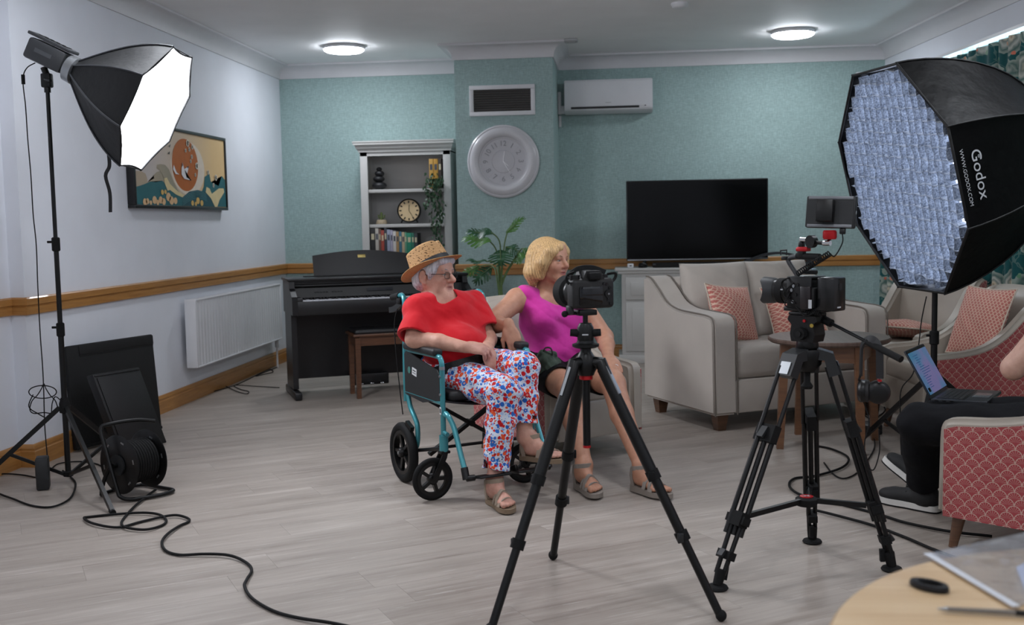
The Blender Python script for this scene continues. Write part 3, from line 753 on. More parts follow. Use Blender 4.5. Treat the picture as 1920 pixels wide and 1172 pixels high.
B().lathe([(0, .017), (.098, .017), (.098, .012)], 40, Matrix.Translation((0, 0, .112)) @ FW).build('dial', mat('cream_dial', '#d9bf94', .5, var=.04), t)
for h in range(12):
    a = R(30 * h); B().box((.079 * math.sin(a), -.0185, .112 + .079 * math.cos(a)), (.011, .002, .02), rot=(0, a, 0)).build('hour_mark', M_blk, t)
b = B(); b.tube([(0, -.021, .112), (.004, -.021, .165)], .0025, 5); b.tube([(0, -.021, .112), (.036, -.021, .055)], .002, 5); b.build('hand', M_blk, t)
for sx in (-1, 1): B().tube([(sx * .062, 0, .03), (sx * .078, 0, .0)], .007, 8).build('foot', M_blk, t)
t = thing('cactus_ornament', 'little green cactus in a low beige pot on the middle shelf', 'plant', (-2.18, 9.72, 1.2805))
B().lathe([(0, 0), (.05, 0), (.052, .01), (.044, .035), (.04, .04), (0, .038)], 24).build('pot', mat('beige_clay', '#a8987f', .7, bump=.3), t)
m = mat('cactus_green', '#5b6a3c', .6)
B().lathe([(0, .036), (.013, .04), (.015, .08), (.01, .105), (0, .112)], 12).build('stem', m, t)
for sx in (-1, 1): B().tube([(sx * .01, 0, .055), (sx * .026, 0, .06), (sx * .028, 0, .085)], .007, 8).build('arm', m, t)
t = thing('white_vase', 'small white vase behind the hanging ivy on the middle shelf', 'vase', (-1.62, 9.74, 1.2805))
B().lathe([(0, 0), (.03, 0), (.043, .03), (.04, .06), (.02, .085), (.018, .1), (.024, .108), (.018, .106), (.013, .09), (0, .088)], 24).build('body', M_plw, t)
B().lathe([(.024, .106), (.026, .108), (.024, .11), (.022, .108)], 24).build('lip', M_plw, t)
# trailing ivy
t = thing('trailing_ivy', 'green trailing ivy hanging down over the bookcase shelves', 'plant', (-1.66, 9.60, 1.595))
m_iv = mat('ivy_leaf', '#2c4a30', .5, var=.3, nscale=30); rnd = random.Random(5); M_vine = mat('ivy_vine', '#4a5231', .6)
B().lathe([(0, 0), (.035, 0), (.045, .05), (.04, .05), (0, .045)], 16, Matrix.Translation((.03, .02, 0))).build('pot', mat('dark_pot', '#2b2f2a', .6), t)
lf = B().quad((0, 0, 0), (.011, 0, -.012), (0, .002, -.034), (-.011, 0, -.012)); leaf_me = lf.me('ivy_leaf'); leaf_me.materials.append(m_iv)
def ivy_leaf(p, s):
    o = bpy.data.objects.new('leaf', leaf_me); col.objects.link(o); o.parent = t; o.location = p; o.rotation_euler = (rnd.uniform(-1.0, .5), rnd.uniform(-.8, .8), rnd.uniform(0, 6.28)); o.scale = (s,) * 3
for i, (x0, L, sw) in enumerate(((.0, .50, .02), (.03, .62, -.02), (.055, .36, .015), (.02, .44, .03), (-.05, .2, .02), (.07, .54, .012))):
    pts = [(.03, .02, .05), (x0, -.04, .085), (x0 - .01, -.075, .03)] + [(x0 + sw * math.sin(k * 1.3 + i), -.085 - .012 * math.sin(k + i), .03 - L * k / 6) for k in range(1, 7)]
    sp = smooth_pts(pts, 6); B().tube(sp, .0022, 5).build('vine', M_vine, t, 80)
    for k in range(4, len(sp)): ivy_leaf(Vector(sp[k]) + Vector((rnd.uniform(-.022, .022), rnd.uniform(-.02, .004), 0)), rnd.uniform(.75, 1.35))
for k in range(40): ivy_leaf((rnd.uniform(-.06, .08), rnd.uniform(-.09, -.0), rnd.uniform(.02, .14)), rnd.uniform(.8, 1.3))

# ---------------------------------------------------------------- digital piano and bench
M_pno = mat('piano_black', '#0f0f12', .38, var=.05, coat=.05); M_pin = mat('piano_inner', '#070708', .4)
t = thing('digital_piano', 'black upright digital piano by the left corner', 'piano', (-2.38, 7.58, 0), R(25)); PX = 1.38
for x in (.02, PX - .02):
    s = B(); s.box((x, .26, .35), (.04, .34, .56)); s.build('side_panel', M_pno, t)
    B().box((x, .235, .03), (.055, .53, .06), bev=.012).build('foot', M_pno, t)
    k = B(); k.prism([(-.0, .625), (-.0, .735), (.02, .76), (.14, .815), (.16, .868), (.5, .868), (.5, .625)], .04, Matrix(((0, 0, 1, x - .02), (1, 0, 0, 0), (0, 1, 0, 0), (0, 0, 0, 1)))); k.build('cheek', M_pno, t, 20)
B().box((PX/2, .24, .64), (PX - .08, .46, .04)).build('keybed', M_pno, t)
B().box((PX/2, .006, .675), (PX - .08, .012, .10), bev=.003).build('front_rail', M_pno, t)
B().box((PX/2, .33, .877), (PX + .02, .36, .022), bev=.006).build('lid', M_pno, t)
B().box((PX/2, .44, .38), (PX - .08, .02, .56)).build('lower_panel', M_pno, t)
B().box((PX/2, .5, .75), (PX - .08, .012, .24)).build('back_panel', M_pno, t)
B().box((PX/2, .19, .775), (PX - .08, .012, .075), rot=(R(-18), 0, 0)).build('control_panel', M_pin, t)
fb = B()
for z, y in ((.83, .2), (.848, .19), (.862, .175)): fb.box((PX/2, y, z), (PX - .08, .012, .014), bev=.003)
fb.build('fallboard', M_pno, t)
b = B()
for k in range(9): b.box((.2 + k * .022 + (.02 if k > 4 else 0), .176, .783), (.012, .006, .007), rot=(R(-18), 0, 0))
b.build('button', mat('dark_plastic', '#2a2c2e', .5), t)
B().box((PX * .5, .179, .787), (.2, .005, .022), rot=(R(-18), 0, 0)).build('display', mat('display_glass', '#20242c', .1), t)
wk = B(); bk = B(); n = 52; kw = (PX - .16) / n
for k in range(n):
    x = .08 + kw * (k + .5); wk.box((x, .092, .722), (kw - .0012, .15, .02), bev=.0015, seg=1)
    if (k + 5) % 7 in (0, 1, 3, 4, 5) and k < n - 1: bk.box((x + kw/2, .115, .735), (kw * .55, .1, .018), bev=.002, seg=1)
wk.build('white_keys', mat('ivory_key', '#dfe0e6', .25, var=.01), t)['kind'] = 'stuff'; bk.build('black_keys', M_pin, t)['kind'] = 'stuff'
for x in (.06, PX - .06): B().box((x, .09, .725), (.04, .16, .05), bev=.004).build('key_block', M_pno, t)
def arch(u, v): x = .225 + .76 * u; return (x, .40 + v * .05, .888 + v * (.155 + .035 * math.sin(PI * u)))
ms = B(); ms.grid(arch, 24, 4); ms = ms.build('music_stand', M_pno, t, thick=.012)
B().box((.225 + .76*.5, .428, 1.035), (.062, .004, .026), rot=(R(-14), 0, 0), bev=.001).build('name_plate', mat('brass', '#b9a566', .3, .8), ms)
B().box((.56, .375, .893), (.84, .045, .008), bev=.002).build('music_ledge', M_pno, t)
B().box((.62, .34, .08), (.30, .07, .09), bev=.01).build('pedal_box', M_pno, t)
for k in range(3): B().box((.54 + .08 * k, .275, .055), (.028, .09, .012), bev=.005).build('pedal', mat('chrome', '#c8cacc', .15, 1.), t)
M_wal = m_oak('walnut', '#4a2f20', '#69452f', .38)
t = thing('piano_bench', 'brown wooden piano bench with black padded top in front of the piano', 'bench', (-1.935, 7.64, 0), R(25)); LB, DB_ = .74, .30
for x in (.02, LB - .02):
    for y in (.02, DB_ - .02): B().tube([(x, y, 0), (x, y, .45)], [.016, .02], 4).build('leg', M_wal, t)
b = B(); b.box((LB/2, .018, .425), (LB - .06, .018, .07)); b.box((LB/2, DB_ - .018, .425), (LB - .06, .018, .07)); b.box((.02, DB_/2, .425), (.018, DB_ - .06, .07)); b.box((LB - .02, DB_/2, .425), (.018, DB_ - .06, .07)); b.build('apron', M_wal, t)
B().box((LB/2, DB_/2, .468), (LB + .03, DB_ + .03, .018), bev=.004).build('seat_frame', M_wal, t)
B().box((LB/2, DB_/2, .49), (LB, DB_, .035), bev=.014, seg=3).build('seat_pad', mat('black_vinyl', '#1a1a1c', .4, bump=.1, bscale=200), t)

# ---------------------------------------------------------------- upholstery
def m_fabric(name, c, weave=700, rough=.85, b=.25):
    n = NT(name); cc = lin(c); f = n.noise(n.coord((1, 1, 1)), weave, 2); g = n.noise(n.coord(), 5, 3)
    a = n.ramp(n.math('ADD', n.math('MULTIPLY', f, .6), n.math('MULTIPLY', g, .4)), [(.3, tuple(x * .86 for x in cc[:3]) + (1,)), (.7, tuple(min(1, x * 1.1) for x in cc[:3]) + (1,))])
    n.base(a); n.bump(f, b, .0015); return n.set(rough, spec=.25, sheen=.25)
M_sofa = m_fabric('sofa_fabric', '#b7afa6'); M_cream = mat('cream_leather', '#a89f93', .42, var=.04, bump=.08, bscale=260, bdist=.001)
M_pipe = mat('dark_piping', '#6e665e', .7); M_wleg = m_oak('chair_leg', '#4c3425', '#6a4a34', .35)
def m_fan(name, s, red, cream, red2, axis=1, lw=.075):
    """scallop fans in rows: cream outlines and ribs on coral"""
    n = NT(name); tc = n.n('ShaderNodeTexCoord'); sp = n.n('ShaderNodeSeparateXYZ'); n.l(tc.outputs['Object'], sp.inputs[0])
    hu = n.math('DIVIDE', n.math('ADD', sp.outputs[0], sp.outputs[1]), s); hv = n.math('DIVIDE', sp.outputs[2], s * .52)
    row = n.math('FLOOR', hv); par = n.math('MULTIPLY', n.math('FLOORED_MODULO', row, 2.), .5)
    fu = n.math('SUBTRACT', n.math('FRACT', n.math('ADD', hu, par)), .5); fv = n.math('MULTIPLY', n.math('FRACT', hv), .52)
    d = n.math('SQRT', n.math('ADD', n.math('MULTIPLY', fu, fu), n.math('MULTIPLY', fv, fv)))
    rim = n.math('LESS_THAN', n.math('ABSOLUTE', n.math('SUBTRACT', d, .475)), lw * .5)
    # above the fan the neighbouring row's rib pattern shows through
    ang = n.math('ARCTAN2', fu, n.math('ADD', fv, .02)); rib = n.math('LESS_THAN', n.math('ABSOLUTE', n.math('SUBTRACT', n.math('FRACT', n.math('ADD', n.math('MULTIPLY', ang, 7 / PI), .5)), .5)), .085)
    rib = n.math('MULTIPLY', rib, n.math('LESS_THAN', d, .45)); m = n.math('MAXIMUM', rim, n.math('MULTIPLY', rib, .75))
    c = n.mix(n.noise(n.coord(), 40, 2), lin(red), lin(red2)); n.base(n.mix(m, c, lin(cream)))
    n.bump(n.noise(n.coord(), 600, 2), .2, .001); return n.set(.8, spec=.25, sheen=.2)
M_fan = m_fan('coral_fan_fabric', .050, '#a8474b', '#c4a698', '#983f43', lw=.055)
M_pil = m_fan('coral_scale_fabric', .030, '#c56f66', '#e0bfa9', '#b8605a', lw=.16)

def arm_solid(b, prof, x0, x1, bev=.022):
    """extrude a side profile (y,z) from x0 to x1 with rounded edges"""
    q = B(); q.prism(prof, x1 - x0, Matrix(((0, 0, 1, x0), (1, 0, 0, 0), (0, 1, 0, 0), (0, 0, 0, 1))))
    es = [e for e in q.bm.edges if len(e.link_faces) == 2 and e.calc_face_angle(0) > .6]
    if bev > .005: bmesh.ops.bevel(q.bm, geom=es, offset=bev, segments=3, affect='EDGES')
    bmesh.ops.triangulate(q.bm, faces=[f for f in q.bm.faces if len(f.verts) > 4], ngon_method='EAR_CLIP')
    me = q.me('tmp'); b.bm.from_mesh(me); bpy.data.meshes.remove(me)
def curve2(pts, k=5): return [(p.x, p.y) for p in smooth_pts([(a, c, 0) for a, c in pts], k)]

def make_sofa():
    t = thing('sofa', 'two seat greige fabric sofa with dark piping in front of the television', 'sofa', (0, 0, 0))
    L, D = 1.30, .86; O = Vector((.55, 6.38, 0)); th = R(28)
    t.rotation_euler.z = th; t.location = O + Matrix.Rotation(th, 3, 'Z') @ Vector((L/2, D/2, 0))
    F, K = -D/2, D/2
    top = curve2([(F + .012, .60), (F + .02, .66), (F + .07, .695), (F + .25, .705), (F + .42, .715), (F + .55, .75), (F + .66, .83), (F + .76, .895), (K - .04, .905)], 4)
    prof = [(F, .10)] + top + [(K, .90), (K, .10)]
    for sx in (-1, 1):
        b = B(); x0, x1 = (-L/2, -L/2 + .165) if sx < 0 else (L/2 - .165, L/2); arm_solid(b, prof, x0, x1, .018); a = b.build('arm', M_sofa, t, 50)
        for x in (x0 + .004, x1 - .004): B().tube([(x, y, z) for y, z in prof[:-2]], .005, 6).build('piping', M_pipe, a, 80)
    B().box((0, K - .09, .50), (L - .3, .18, .79), bev=.05, seg=3).build('back_frame', M_sofa, t)
    B().box((0, -.02, .205), (L - .3, D - .06, .2), bev=.012).build('base', M_sofa, t)
    w = (L - .33) / 2
    for sx in (-1, 1):
        b = B(); b.box((sx * w/2, -.085, .40), (w - .006, D - .22, .19), bev=.045, seg=4)
        for v in b.bm.verts:
            if v.co.z > .42: v.co.z += .018 * (1 - ((v.co.x - sx*w/2) / (w/2)) ** 2)
        b.build('seat_cushion', M_sofa, t)
        me = cushion_me(w + .02, .52, .2, pw=.33, corner=.03, seed=5 + sx, wr=.006)
        c = link('back_cushion', me, M_sofa, t, 80); c.location = (sx * w/2, K - .26, .735); c.rotation_euler = (R(-13), 0, 0)
    for sx in (-1, 1):
        for y in (F + .08, K - .08): B().tube([(sx * (L/2 - .085), y, 0), (sx * (L/2 - .085), y, .105)], [.026, .04], 4).build('leg', M_wleg, t)
    return t, th
sofa, sth = make_sofa()
def pillow(name, label, loc, rot, w=.40, h=.40, th_=.14, seed=1, parentrot=0.):
    t = thing(name, label, 'pillow', loc, 0, 'coral patterned pillows')
    me = cushion_me(w, h, th_, pw=.5, corner=.07, seed=seed, wr=.004); c = link('cover', me, M_pil, t, 80)
    n = 40; pts = []
    for i in range(4):
        for k in range(10):
            u = k / 10; x, z = [(-1 + 2*u, -1), (1, -1 + 2*u), (1 - 2*u, 1), (-1, 1 - 2*u)][i]
            pts.append((x * (1 - .07 * (1 - z*z)) * w/2, 0, z * (1 - .07 * (1 - x*x)) * h/2))
    p = B().tube(pts, .005, 6, closed=True).build('piping', mat('cream_piping', '#cdbfae', .7), t, 80)
    t.rotation_euler = rot; return t
def sloc(x, y, z): return sofa.location + Matrix.Rotation(sth, 3, 'Z') @ Vector((x, y, z))
pillow('pillow', 'coral patterned pillow against the sofa arm nearest the armchairs in the middle', sloc(-.28, -.06, .672), (R(-20), R(6), sth + R(14)), .40, .38, seed=2)['label'] = 'coral patterned pillow at the near end of the sofa'
pillow('pillow', 'coral patterned pillow on the sofa behind the video camera', sloc(.22, -.03, .665), (R(-20), R(-8), sth - R(10)), .38, .38, seed=3)

def coffee_table(x, y, r, h):
    t = thing('coffee_table', 'round dark walnut side table beside the sofa', 'table', (x, y, 0))
    B().lathe([(0, h - .028), (r - .012, h - .028), (r, h - .018), (r, h - .006), (r - .006, h), (0, h)], 56).build('tabletop', m_oak('walnut_top', '#54433b', '#6e5c52', .42, (20, 1.2, 1.2), coat=.0), t)
    a0 = R(203); leg = m_oak('table_leg', '#64432e', '#7d5639', .42)
    for k in range(4):
        a = a0 + k * PI/2; B().tube([(r * .93 * math.cos(a), r * .93 * math.sin(a), 0), (r * .84 * math.cos(a), r * .84 * math.sin(a), h - .028)], [.018, .024], 4).build('leg', leg, t)
    b = B()
    for k in range(4):
        p = [Vector((r * .84 * math.cos(a0 + j * PI/2), r * .84 * math.sin(a0 + j * PI/2), h - .075)) for j in (k, k+1)]
        b.tube(p, 0, 4, flat=(.01, .045))
    b.build('apron', leg, t)
coffee_table(1.15, 6.08, .33, .61)

def make_armchair():
    t = thing('armchair', 'cream leather armchair with coral patterned outer sides, the blonde woman sits in it', 'armchair', (0, 0, 0), 0, 'cream and coral armchairs')
    W_, D = .68, .72; F, K = -D/2, D/2
    top = curve2([(F + .004, .42), (F + .012, .478), (F + .05, .502), (F + .2, .515), (F + .34, .545), (F + .46, .62), (F + .58, .745), (F + .67, .825), (K + .02, .848)], 4)
    prof = [(F, .125)] + top + [(K + .045, .80), (K - .02, .11)]
    tz = lambda y: next(p[1] + (q[1] - p[1]) * (y - p[0]) / max(1e-6, q[0] - p[0]) for p, q in zip(top, top[1:] + [(9, top[-1][1])]) if p[0] <= y <= q[0])
    ys = [F + .024 + k * (D - .02) / 16 for k in range(17)]
    ins = [(F + .024, .128)] + [(y, min(.82, tz(y) - .026 * math.sqrt(1 + ((tz(y + .01) - tz(y - .005)) / .015) ** 2 if F + .02 < y < K - .02 else 1))) for y in ys] + [(K + .03, .80), (K - .025, .113)]
    for sx in (-1, 1):
        x0, x1 = (-W_/2 + .012, -W_/2 + .10) if sx < 0 else (W_/2 - .10, W_/2 - .012)
        b = B(); arm_solid(b, prof, x0, x1, .02); a = b.build('arm', M_cream, t, 50)
        b = B(); xs = -W_/2 + .0095 if sx < 0 else W_/2 - .0215; arm_solid(b, ins, xs, xs + .012, .004); b.build('side_panel', M_fan, t, 50)
    b = B()
    def bk(u, v):
        x = (2*u - 1); z = .40 + .45 * v; top_r = max(0., (v - .8) / .2); 
        return (x * .27, K - .13 - .055 * math.cos(x * 1.2) * (1 - .5 * top_r) + .08 * v + .07 * top_r ** 2, z + .012 * (1 - x*x))
    b.grid(bk, 12, 12); b.build('backrest', M_cream, t, 60)
    b = B(); b.box((0, K - .03, .5), (W_ - .16, .09, .70), rot=(R(-6), 0, 0), bev=.035, seg=3); b.build('back_frame', M_cream, t)
    b = B(); b.box((0, K + .021, .475), (W_ - .05, .012, .69), rot=(R(-6), 0, 0), bev=.005); b.build('back_panel', M_fan, t)
    b = B(); b.box((0, -.05, .375), (W_ - .205, D - .13, .12), bev=.035, seg=4)
    for v in b.bm.verts:
        if v.co.z > .38: v.co.z += .012 * (1 - (v.co.x / .25) ** 2)
    b.build('seat_cushion', M_cream, t)
    B().box((0, -.03, .225), (W_ - .19, D - .09, .20), bev=.012).build('front_rail', M_cream, t)
    for sx in (-1, 1):
        for sy in (-1, 1): B().tube([(sx * (W_/2 - .05), sy * (D/2 - .07) + sy * .02, 0), (sx * (W_/2 - .07), sy * (D/2 - .07), .135)], [.016, .026], 12).build('leg', M_wleg, t)
    return t
chA = make_armchair(); chA.location = (-.361, 5.907, 0); chA.rotation_euler.z = R(40)
chB = dup(chA, (1.95, 6.383, 0), R(-80.8), 'cream armchair with an upright coral pillow behind the laptop')
chC = dup(chA, (1.97, 7.55, 0), R(-48), 'cream armchair furthest back by the curtain with a flat coral pillow')
chD = dup(chA, (1.679, 4.234, 0), R(-124.8), 'armchair in the foreground seen from its coral side, the crew member sits in it')
def cloc(ch, x, y, z): return ch.location + Matrix.Rotation(ch.rotation_euler.z, 3, 'Z') @ Vector((x, y, z))
pillow('pillow', 'coral patterned pillow standing upright in the armchair behind the laptop', cloc(chB, .03, .10, .655), (R(-20), 0, R(-80.8) + R(8)), .44, .42, .13, 4)
pillow('pillow', 'coral patterned pillow lying flat on the furthest armchair', cloc(chC, .02, -.08, .505), (R(82), 0, R(-48)), .42, .40, .12, 6)

# ---------------------------------------------------------------- foreground round table and what lies on it
def m_beech():
    n = NT('beech_top'); f = n.noise(n.coord((1.2, 14, 1), (0, 0, R(35))), 2.2, 5, .6); n.base(n.ramp(f, [(.3, lin('#c3a27a')), (.7, lin('#d9bf9a'))])); return n.set(.28, coat=.25)
TX, TY, TR, TZ = .8086, 1.3539, .544, .70
t = thing('round_table', 'round light beech table in the foreground', 'table', (TX, TY, 0))
B().lathe([(0, TZ - .028), (TR - .01, TZ - .028), (TR, TZ - .018), (TR, TZ - .006), (TR - .006, TZ), (0, TZ)], 96).build('tabletop', m_beech(), t)
for k in range(4):
    a = R(45 + 90 * k); B().tube([(.40 * math.cos(a), .40 * math.sin(a), 0), (.34 * math.cos(a), .34 * math.sin(a), TZ - .028)], [.016, .025], 12).build('leg', m_beech(), t)

# ---------------------------------------------------------------- monstera in front of the chimney breast
def px3(u, v, Y):
    d = r2 * ((u - 960) / 2008.94) - u2 * ((v - 586) / 2008.94) + fwd; return Vector((0, 0, 1.275)) + d * (Y / d.y)
mo_ = thing('monstera_plant', 'green monstera plant in a pot behind the blonde woman', 'plant', (-.93, 8.62, 0)); MO = Vector((-.93, 8.62, 0))
B().lathe([(0, 0), (.13, 0), (.17, .30), (.178, .31), (.172, .325), (.16, .32), (.155, .29), (0, .285)], 32).build('pot', mat('grey_pot', '#7d7d7c', .6), mo_)
B().lathe([(0, .285), (.15, .285), (.08, .297), (0, .30)], 20).build('soil', mat('potting_soil', '#2e251e', .9), mo_)
M_leaf = mat('monstera_leaf', '#2b5638', .38, var=.25, nscale=14, spec=.5); M_leaf2 = mat('monstera_leaf_light', '#4d7a3a', .4, var=.2, nscale=14); M_stm = mat('monstera_stem', '#5d7446', .5)
def monstera(tip, base, wid, nrm_, m, seed, droop=.18):
    """a split leaf from base (stalk end) to tip: lobes with deep slots and a hole row"""
    tip, base = Vector(tip) - MO, Vector(base) - MO; ex = tip - base; L = ex.length; ex.normalize(); nn = Vector(nrm_); nn = (nn - ex * nn.dot(ex)).normalized(); ey = nn.cross(ex)
    rn = random.Random(seed); b = B()
    def P(x, y): return base + ex * (x * L) + ey * (y * wid) + nn * (-droop * L * (x - .3) ** 2 + -.10 * wid * abs(y) ** 1.5 * 2 + .012 * math.sin(9 * x + seed))
    prof = lambda x: max(.0, math.sin(PI * min(1, max(0, x)) ** .72)) ** .75
    N = 7
    for sd in (-1, 1):
        b.grid(lambda u, v: P(-.02 + u * .98, sd * v * (.20 * prof(u) + .03)), 14, 2)
        for k in range(N):
            x0 = -.06 + k * .135; x1 = x0 + .098 + .02 * rn.random()
            def lobe(u, v):
                x = x0 + (x1 - x0) * u; sw = .20 * v ** 1.3; y = .16 * prof(x) + v * (prof((x0 + x1) / 2 + .08) * .86 - .16 * prof(x)) + .03; pin = 1 - .45 * max(0, v - .75) / .25 * (2 * abs(u - .5))
                return P(min(1.02, x0 + (x - x0) * pin + sw * (1 - x * .3)), sd * max(.02, y))
            b.grid(lobe, 3, 6)
    o = b.build('leaf', m, mo_, 80, thick=.0012)
    B().tube([P(0, 0) + nn * .002, P(.5, 0) + nn * .002, P(.97, 0) + nn * .002], [.004, .003, .0015], 6).build('midrib', M_stm, o, 80)
    return base + MO
def stalk(pts, r_): B().tube([p - MO for p in smooth_pts(pts, 7)], r_, 8).build('stem', M_stm, mo_, 80)
ro = lambda u: px3(u, 560, 8.45)
leaves = [  # tip px, base px, depth, half width, normal, stalk bend px
 ((872, 432), (922, 436), 8.35, .10, (.2, -.5, .85), (938, 460), M_leaf), ((863, 444), (918, 452), 8.25, .10, (.1, -.5, .85), (932, 475), M_leaf2), ((983, 404), (951, 436), 8.45, .045, (-.3, -.85, .3), (945, 465), M_leaf2),
 ((940, 502), (938, 470), 8.2, .115, (0, -.95, .25), (942, 490), M_leaf), ((981, 475), (950, 462), 8.4, .075, (.1, -.6, .7), (946, 480), M_leaf), ((961, 492), (985, 476), 8.3, .06, (-.2, -.6, .7), (975, 470), M_leaf2), ((1000, 466), (980, 477), 8.35, .06, (.2, -.7, .6), (970, 480), M_leaf2),
 ((872, 486), (912, 490), 8.78, .055, (0, -.3, .95), (930, 496), M_leaf), ((862, 518), (898, 500), 8.78, .055, (0, -.8, .5), (925, 500), M_leaf2), ((884, 532), (920, 502), 8.74, .085, (.1, -.85, .5), (932, 506), M_leaf)]
for i, (tp, bs, Y, w_, nr, bd, m) in enumerate(leaves):
    monstera(px3(*tp, Y), px3(*bs, Y), w_, nr, m, i)
    stalk([MO + Vector((.012 * (i % 3 - 1), .01 * (i % 4 - 1.5), .29)), px3(938 + (i % 4) * 2 - 3, 545, 8.45), px3(*bd, Y * .4 + 8.45 * .6), px3(*bs, Y)], .0055)
# ---------------------------------------------------------------- film equipment
def at(u, v, Y):
    """a point at depth Y seen along a direction measured on the photograph (1920 x 1172)"""
    d = r2 * ((u - 960) / 2008.94) - u2 * ((v - 586) / 2008.94) + fwd
    return Vector((0, 0, 1.275)) + d * (Y / d.y)
def atz(u, v, z=0.):
    d = r2 * ((u - 960) / 2008.94) - u2 * ((v - 586) / 2008.94) + fwd
    return Vector((0, 0, 1.275)) + d * ((z - 1.275) / d.z)
M_met = mat('black_metal', '#090a0b', .4, .2, spec=.4); M_nyl = mat('black_nylon', '#08090b', .62, var=.1, bump=.35, bscale=22, bdist=.01)
M_rub = mat('black_rubber', '#0a0a0b', .75, spec=.3); M_chr = mat('chrome', '#c8cacc', .15, 1.); M_red = mat('red_anodised', '#b3161d', .35, .3)
M_dk = mat('dark_grey_plastic', '#1c1e20', .5); M_alu = mat('aluminium', '#9a9da0', .35, .8); M_lbl = mat('pale_print', '#b9bcc0', .5)

def tripod_stand(t, feet, zc, ztop, zb, collars, r=.0125, m=M_met):
    """lighting stand: column, three legs with braces, collars with knobs"""
    zs = [zb] + [c for c in collars] + [ztop]
    for i in range(len(zs) - 1):
        B().cyl((0, 0, zs[i]), (0, 0, zs[i+1]), r * (1.12 - .16 * i), n=14).build('pole', m, t)
    for c in collars:
        k = B().lathe([(r*1.2, c - .035), (r*1.6, c - .03), (r*1.6, c + .03), (r*1.2, c + .035)], 16).build('collar', M_rub, t)
        B().tube([(0, 0, c + .012), (-.04, -.008, c + .012)], .006, 8).build('knob', M_rub, k)
    B().lathe([(r, zc - .03), (r*2.1, zc - .025), (r*2.1, zc + .02), (r*1.4, zc + .05), (r, zc + .05)], 18).build('hub', M_rub, t)
    B().lathe([(r, zb), (r*1.9, zb + .003), (r*1.9, zb + .026), (r, zb + .03)], 18).build('lower_hub', M_rub, t)
    for fx, fy in feet:
        d = Vector((fx, fy, 0)).normalized(); a = d * (r * 2) + Vector((0, 0, zc)); e = Vector((fx, fy, .008))
        l = B().tube([a, e], 0, 4, flat=(.009, .012)).build('leg', m, t)
        B().cyl(e - d * .02 + Vector((0, 0, .004)), e + d * .012, .013, n=10).build('rubber_foot', M_rub, l)
        mid = a.lerp(e, .58); b0 = d * (r * 1.6) + Vector((0, 0, zb + .014))
        B().tube([b0, mid], 0, 4, flat=(.006, .008)).build('brace', m, t)

# --- left key light
t = thing('light_stand', 'tall black light stand holding the glowing softbox on the left', 'stand', (-2.80, 5.10, 0))
tripod_stand(t, [(.515, -.575), (.17, .42), (-.42, -.16)], .385, 1.985, .03, [.78, 1.208], .0125)
n = Vector((.895, .028, -.446)).normalized(); Cn = Vector((-2.245, 5.10, 1.852)); Rf = .335
hz = Vector((-n.y, n.x, 0)).normalized(); vt = n.cross(hz).normalized(); vt = vt if vt.z > 0 else -vt
def oct_frame(C, n_, hz_, vt_): return Matrix(((hz_.x, vt_.x, n_.x, C.x), (hz_.y, vt_.y, n_.y, C.y), (hz_.z, vt_.z, n_.z, C.z), (0, 0, 0, 1)))
FL = oct_frame(Cn, n, hz, vt)                        # local z = the way the light faces
def softbox_shell(t, F, N, roll, R0, depth, r_back, prof, m, mrib, sag=.03, panels='panel', lab=None):
    K = 10
    def pt(a, s_, bow): 
        r_, z = prof(s_); q = 1 - bow * sag * math.sin(PI * min(1, max(0, s_ * .9 + .05)))
        return F @ Vector((r_ * q * math.cos(a), r_ * q * math.sin(a), z))
    for i in range(N):
        a0, a1 = roll + 2*PI*i/N, roll + 2*PI*(i+1)/N
        def fn(u, v):
            p, q = pt(a0, v, 0), pt(a1, v, 0); m_ = p.lerp(q, u); w = 4 * u * (1 - u)
            c = F @ Vector((0, 0, prof(v)[1])); return m_ + (c - m_) * (w * sag * max(0., math.sin(PI * v)) ** 1.4) 
        b = B().grid(fn, 6, K); b.build(panels, m, t, 70, thick=.002)
        B().tube([pt(a0, k / 12, 0) + (pt(a0, k/12, 0) - F.translation).normalized() * .003 for k in range(13)], .0045, 6).build('rib', mrib, t, 80)
sb = thing('softbox', 'black octagonal softbox with blazing white diffuser on the left stand', 'softbox', (-2.80, 5.10, 1.985))
T0 = Matrix.Translation(-Vector((-2.80, 5.10, 1.985))); FL0 = T0 @ FL
def pf(s_): 
    q = math.sin(s_ * PI / 2); return (.055 + (Rf - .055) * (.62 * q + .38 * s_) , -.44 * (1 - s_) ** 1.0)
rollL = R(20)
softbox_shell(sb, FL0, 8, rollL, Rf, .44, .055, pf, M_nyl, mat('rib_tape', '#3a3c40', .4), .05)
oc = [(Rf * .985 * math.cos(rollL + 2*PI*i/8), Rf * .985 * math.sin(rollL + 2*PI*i/8)) for i in range(8)]
pts = []
for i in range(8):
    a, c = Vector(oc[i]), Vector(oc[(i+1) % 8])
    for k in range(6):
        q = a.lerp(c, k / 6); w = 1 - .035 * math.sin(PI * k / 6); pts.append((q.x * w, q.y * w))
M_key = emis('softbox_diffuser', '#f4f7ff', KEY)
b = B(); vs = [b.bm.verts.new(FL0 @ Vector((x, y, -.006))) for x, y in pts]; cv = b.bm.verts.new(FL0 @ Vector((0, 0, -.004)))
for i in range(len(vs)): b.bm.faces.new((vs[i], vs[(i+1) % len(vs)], cv))
b.build('diffuser', M_key, sb, 80)
e = B().tube([FL0 @ Vector((x * 1.012, y * 1.012, -.001)) for x, y in pts], .005, 6, closed=True); e.build('rim', M_nyl, sb, 80)
p0 = at(204, 290, 5.05) - Vector((-2.80, 5.10, 1.985)); P_ = [p0, at(205, 312, 5.05), at(198, 330, 5.04), at(206, 362, 5.06), at(207, 398, 5.05)]
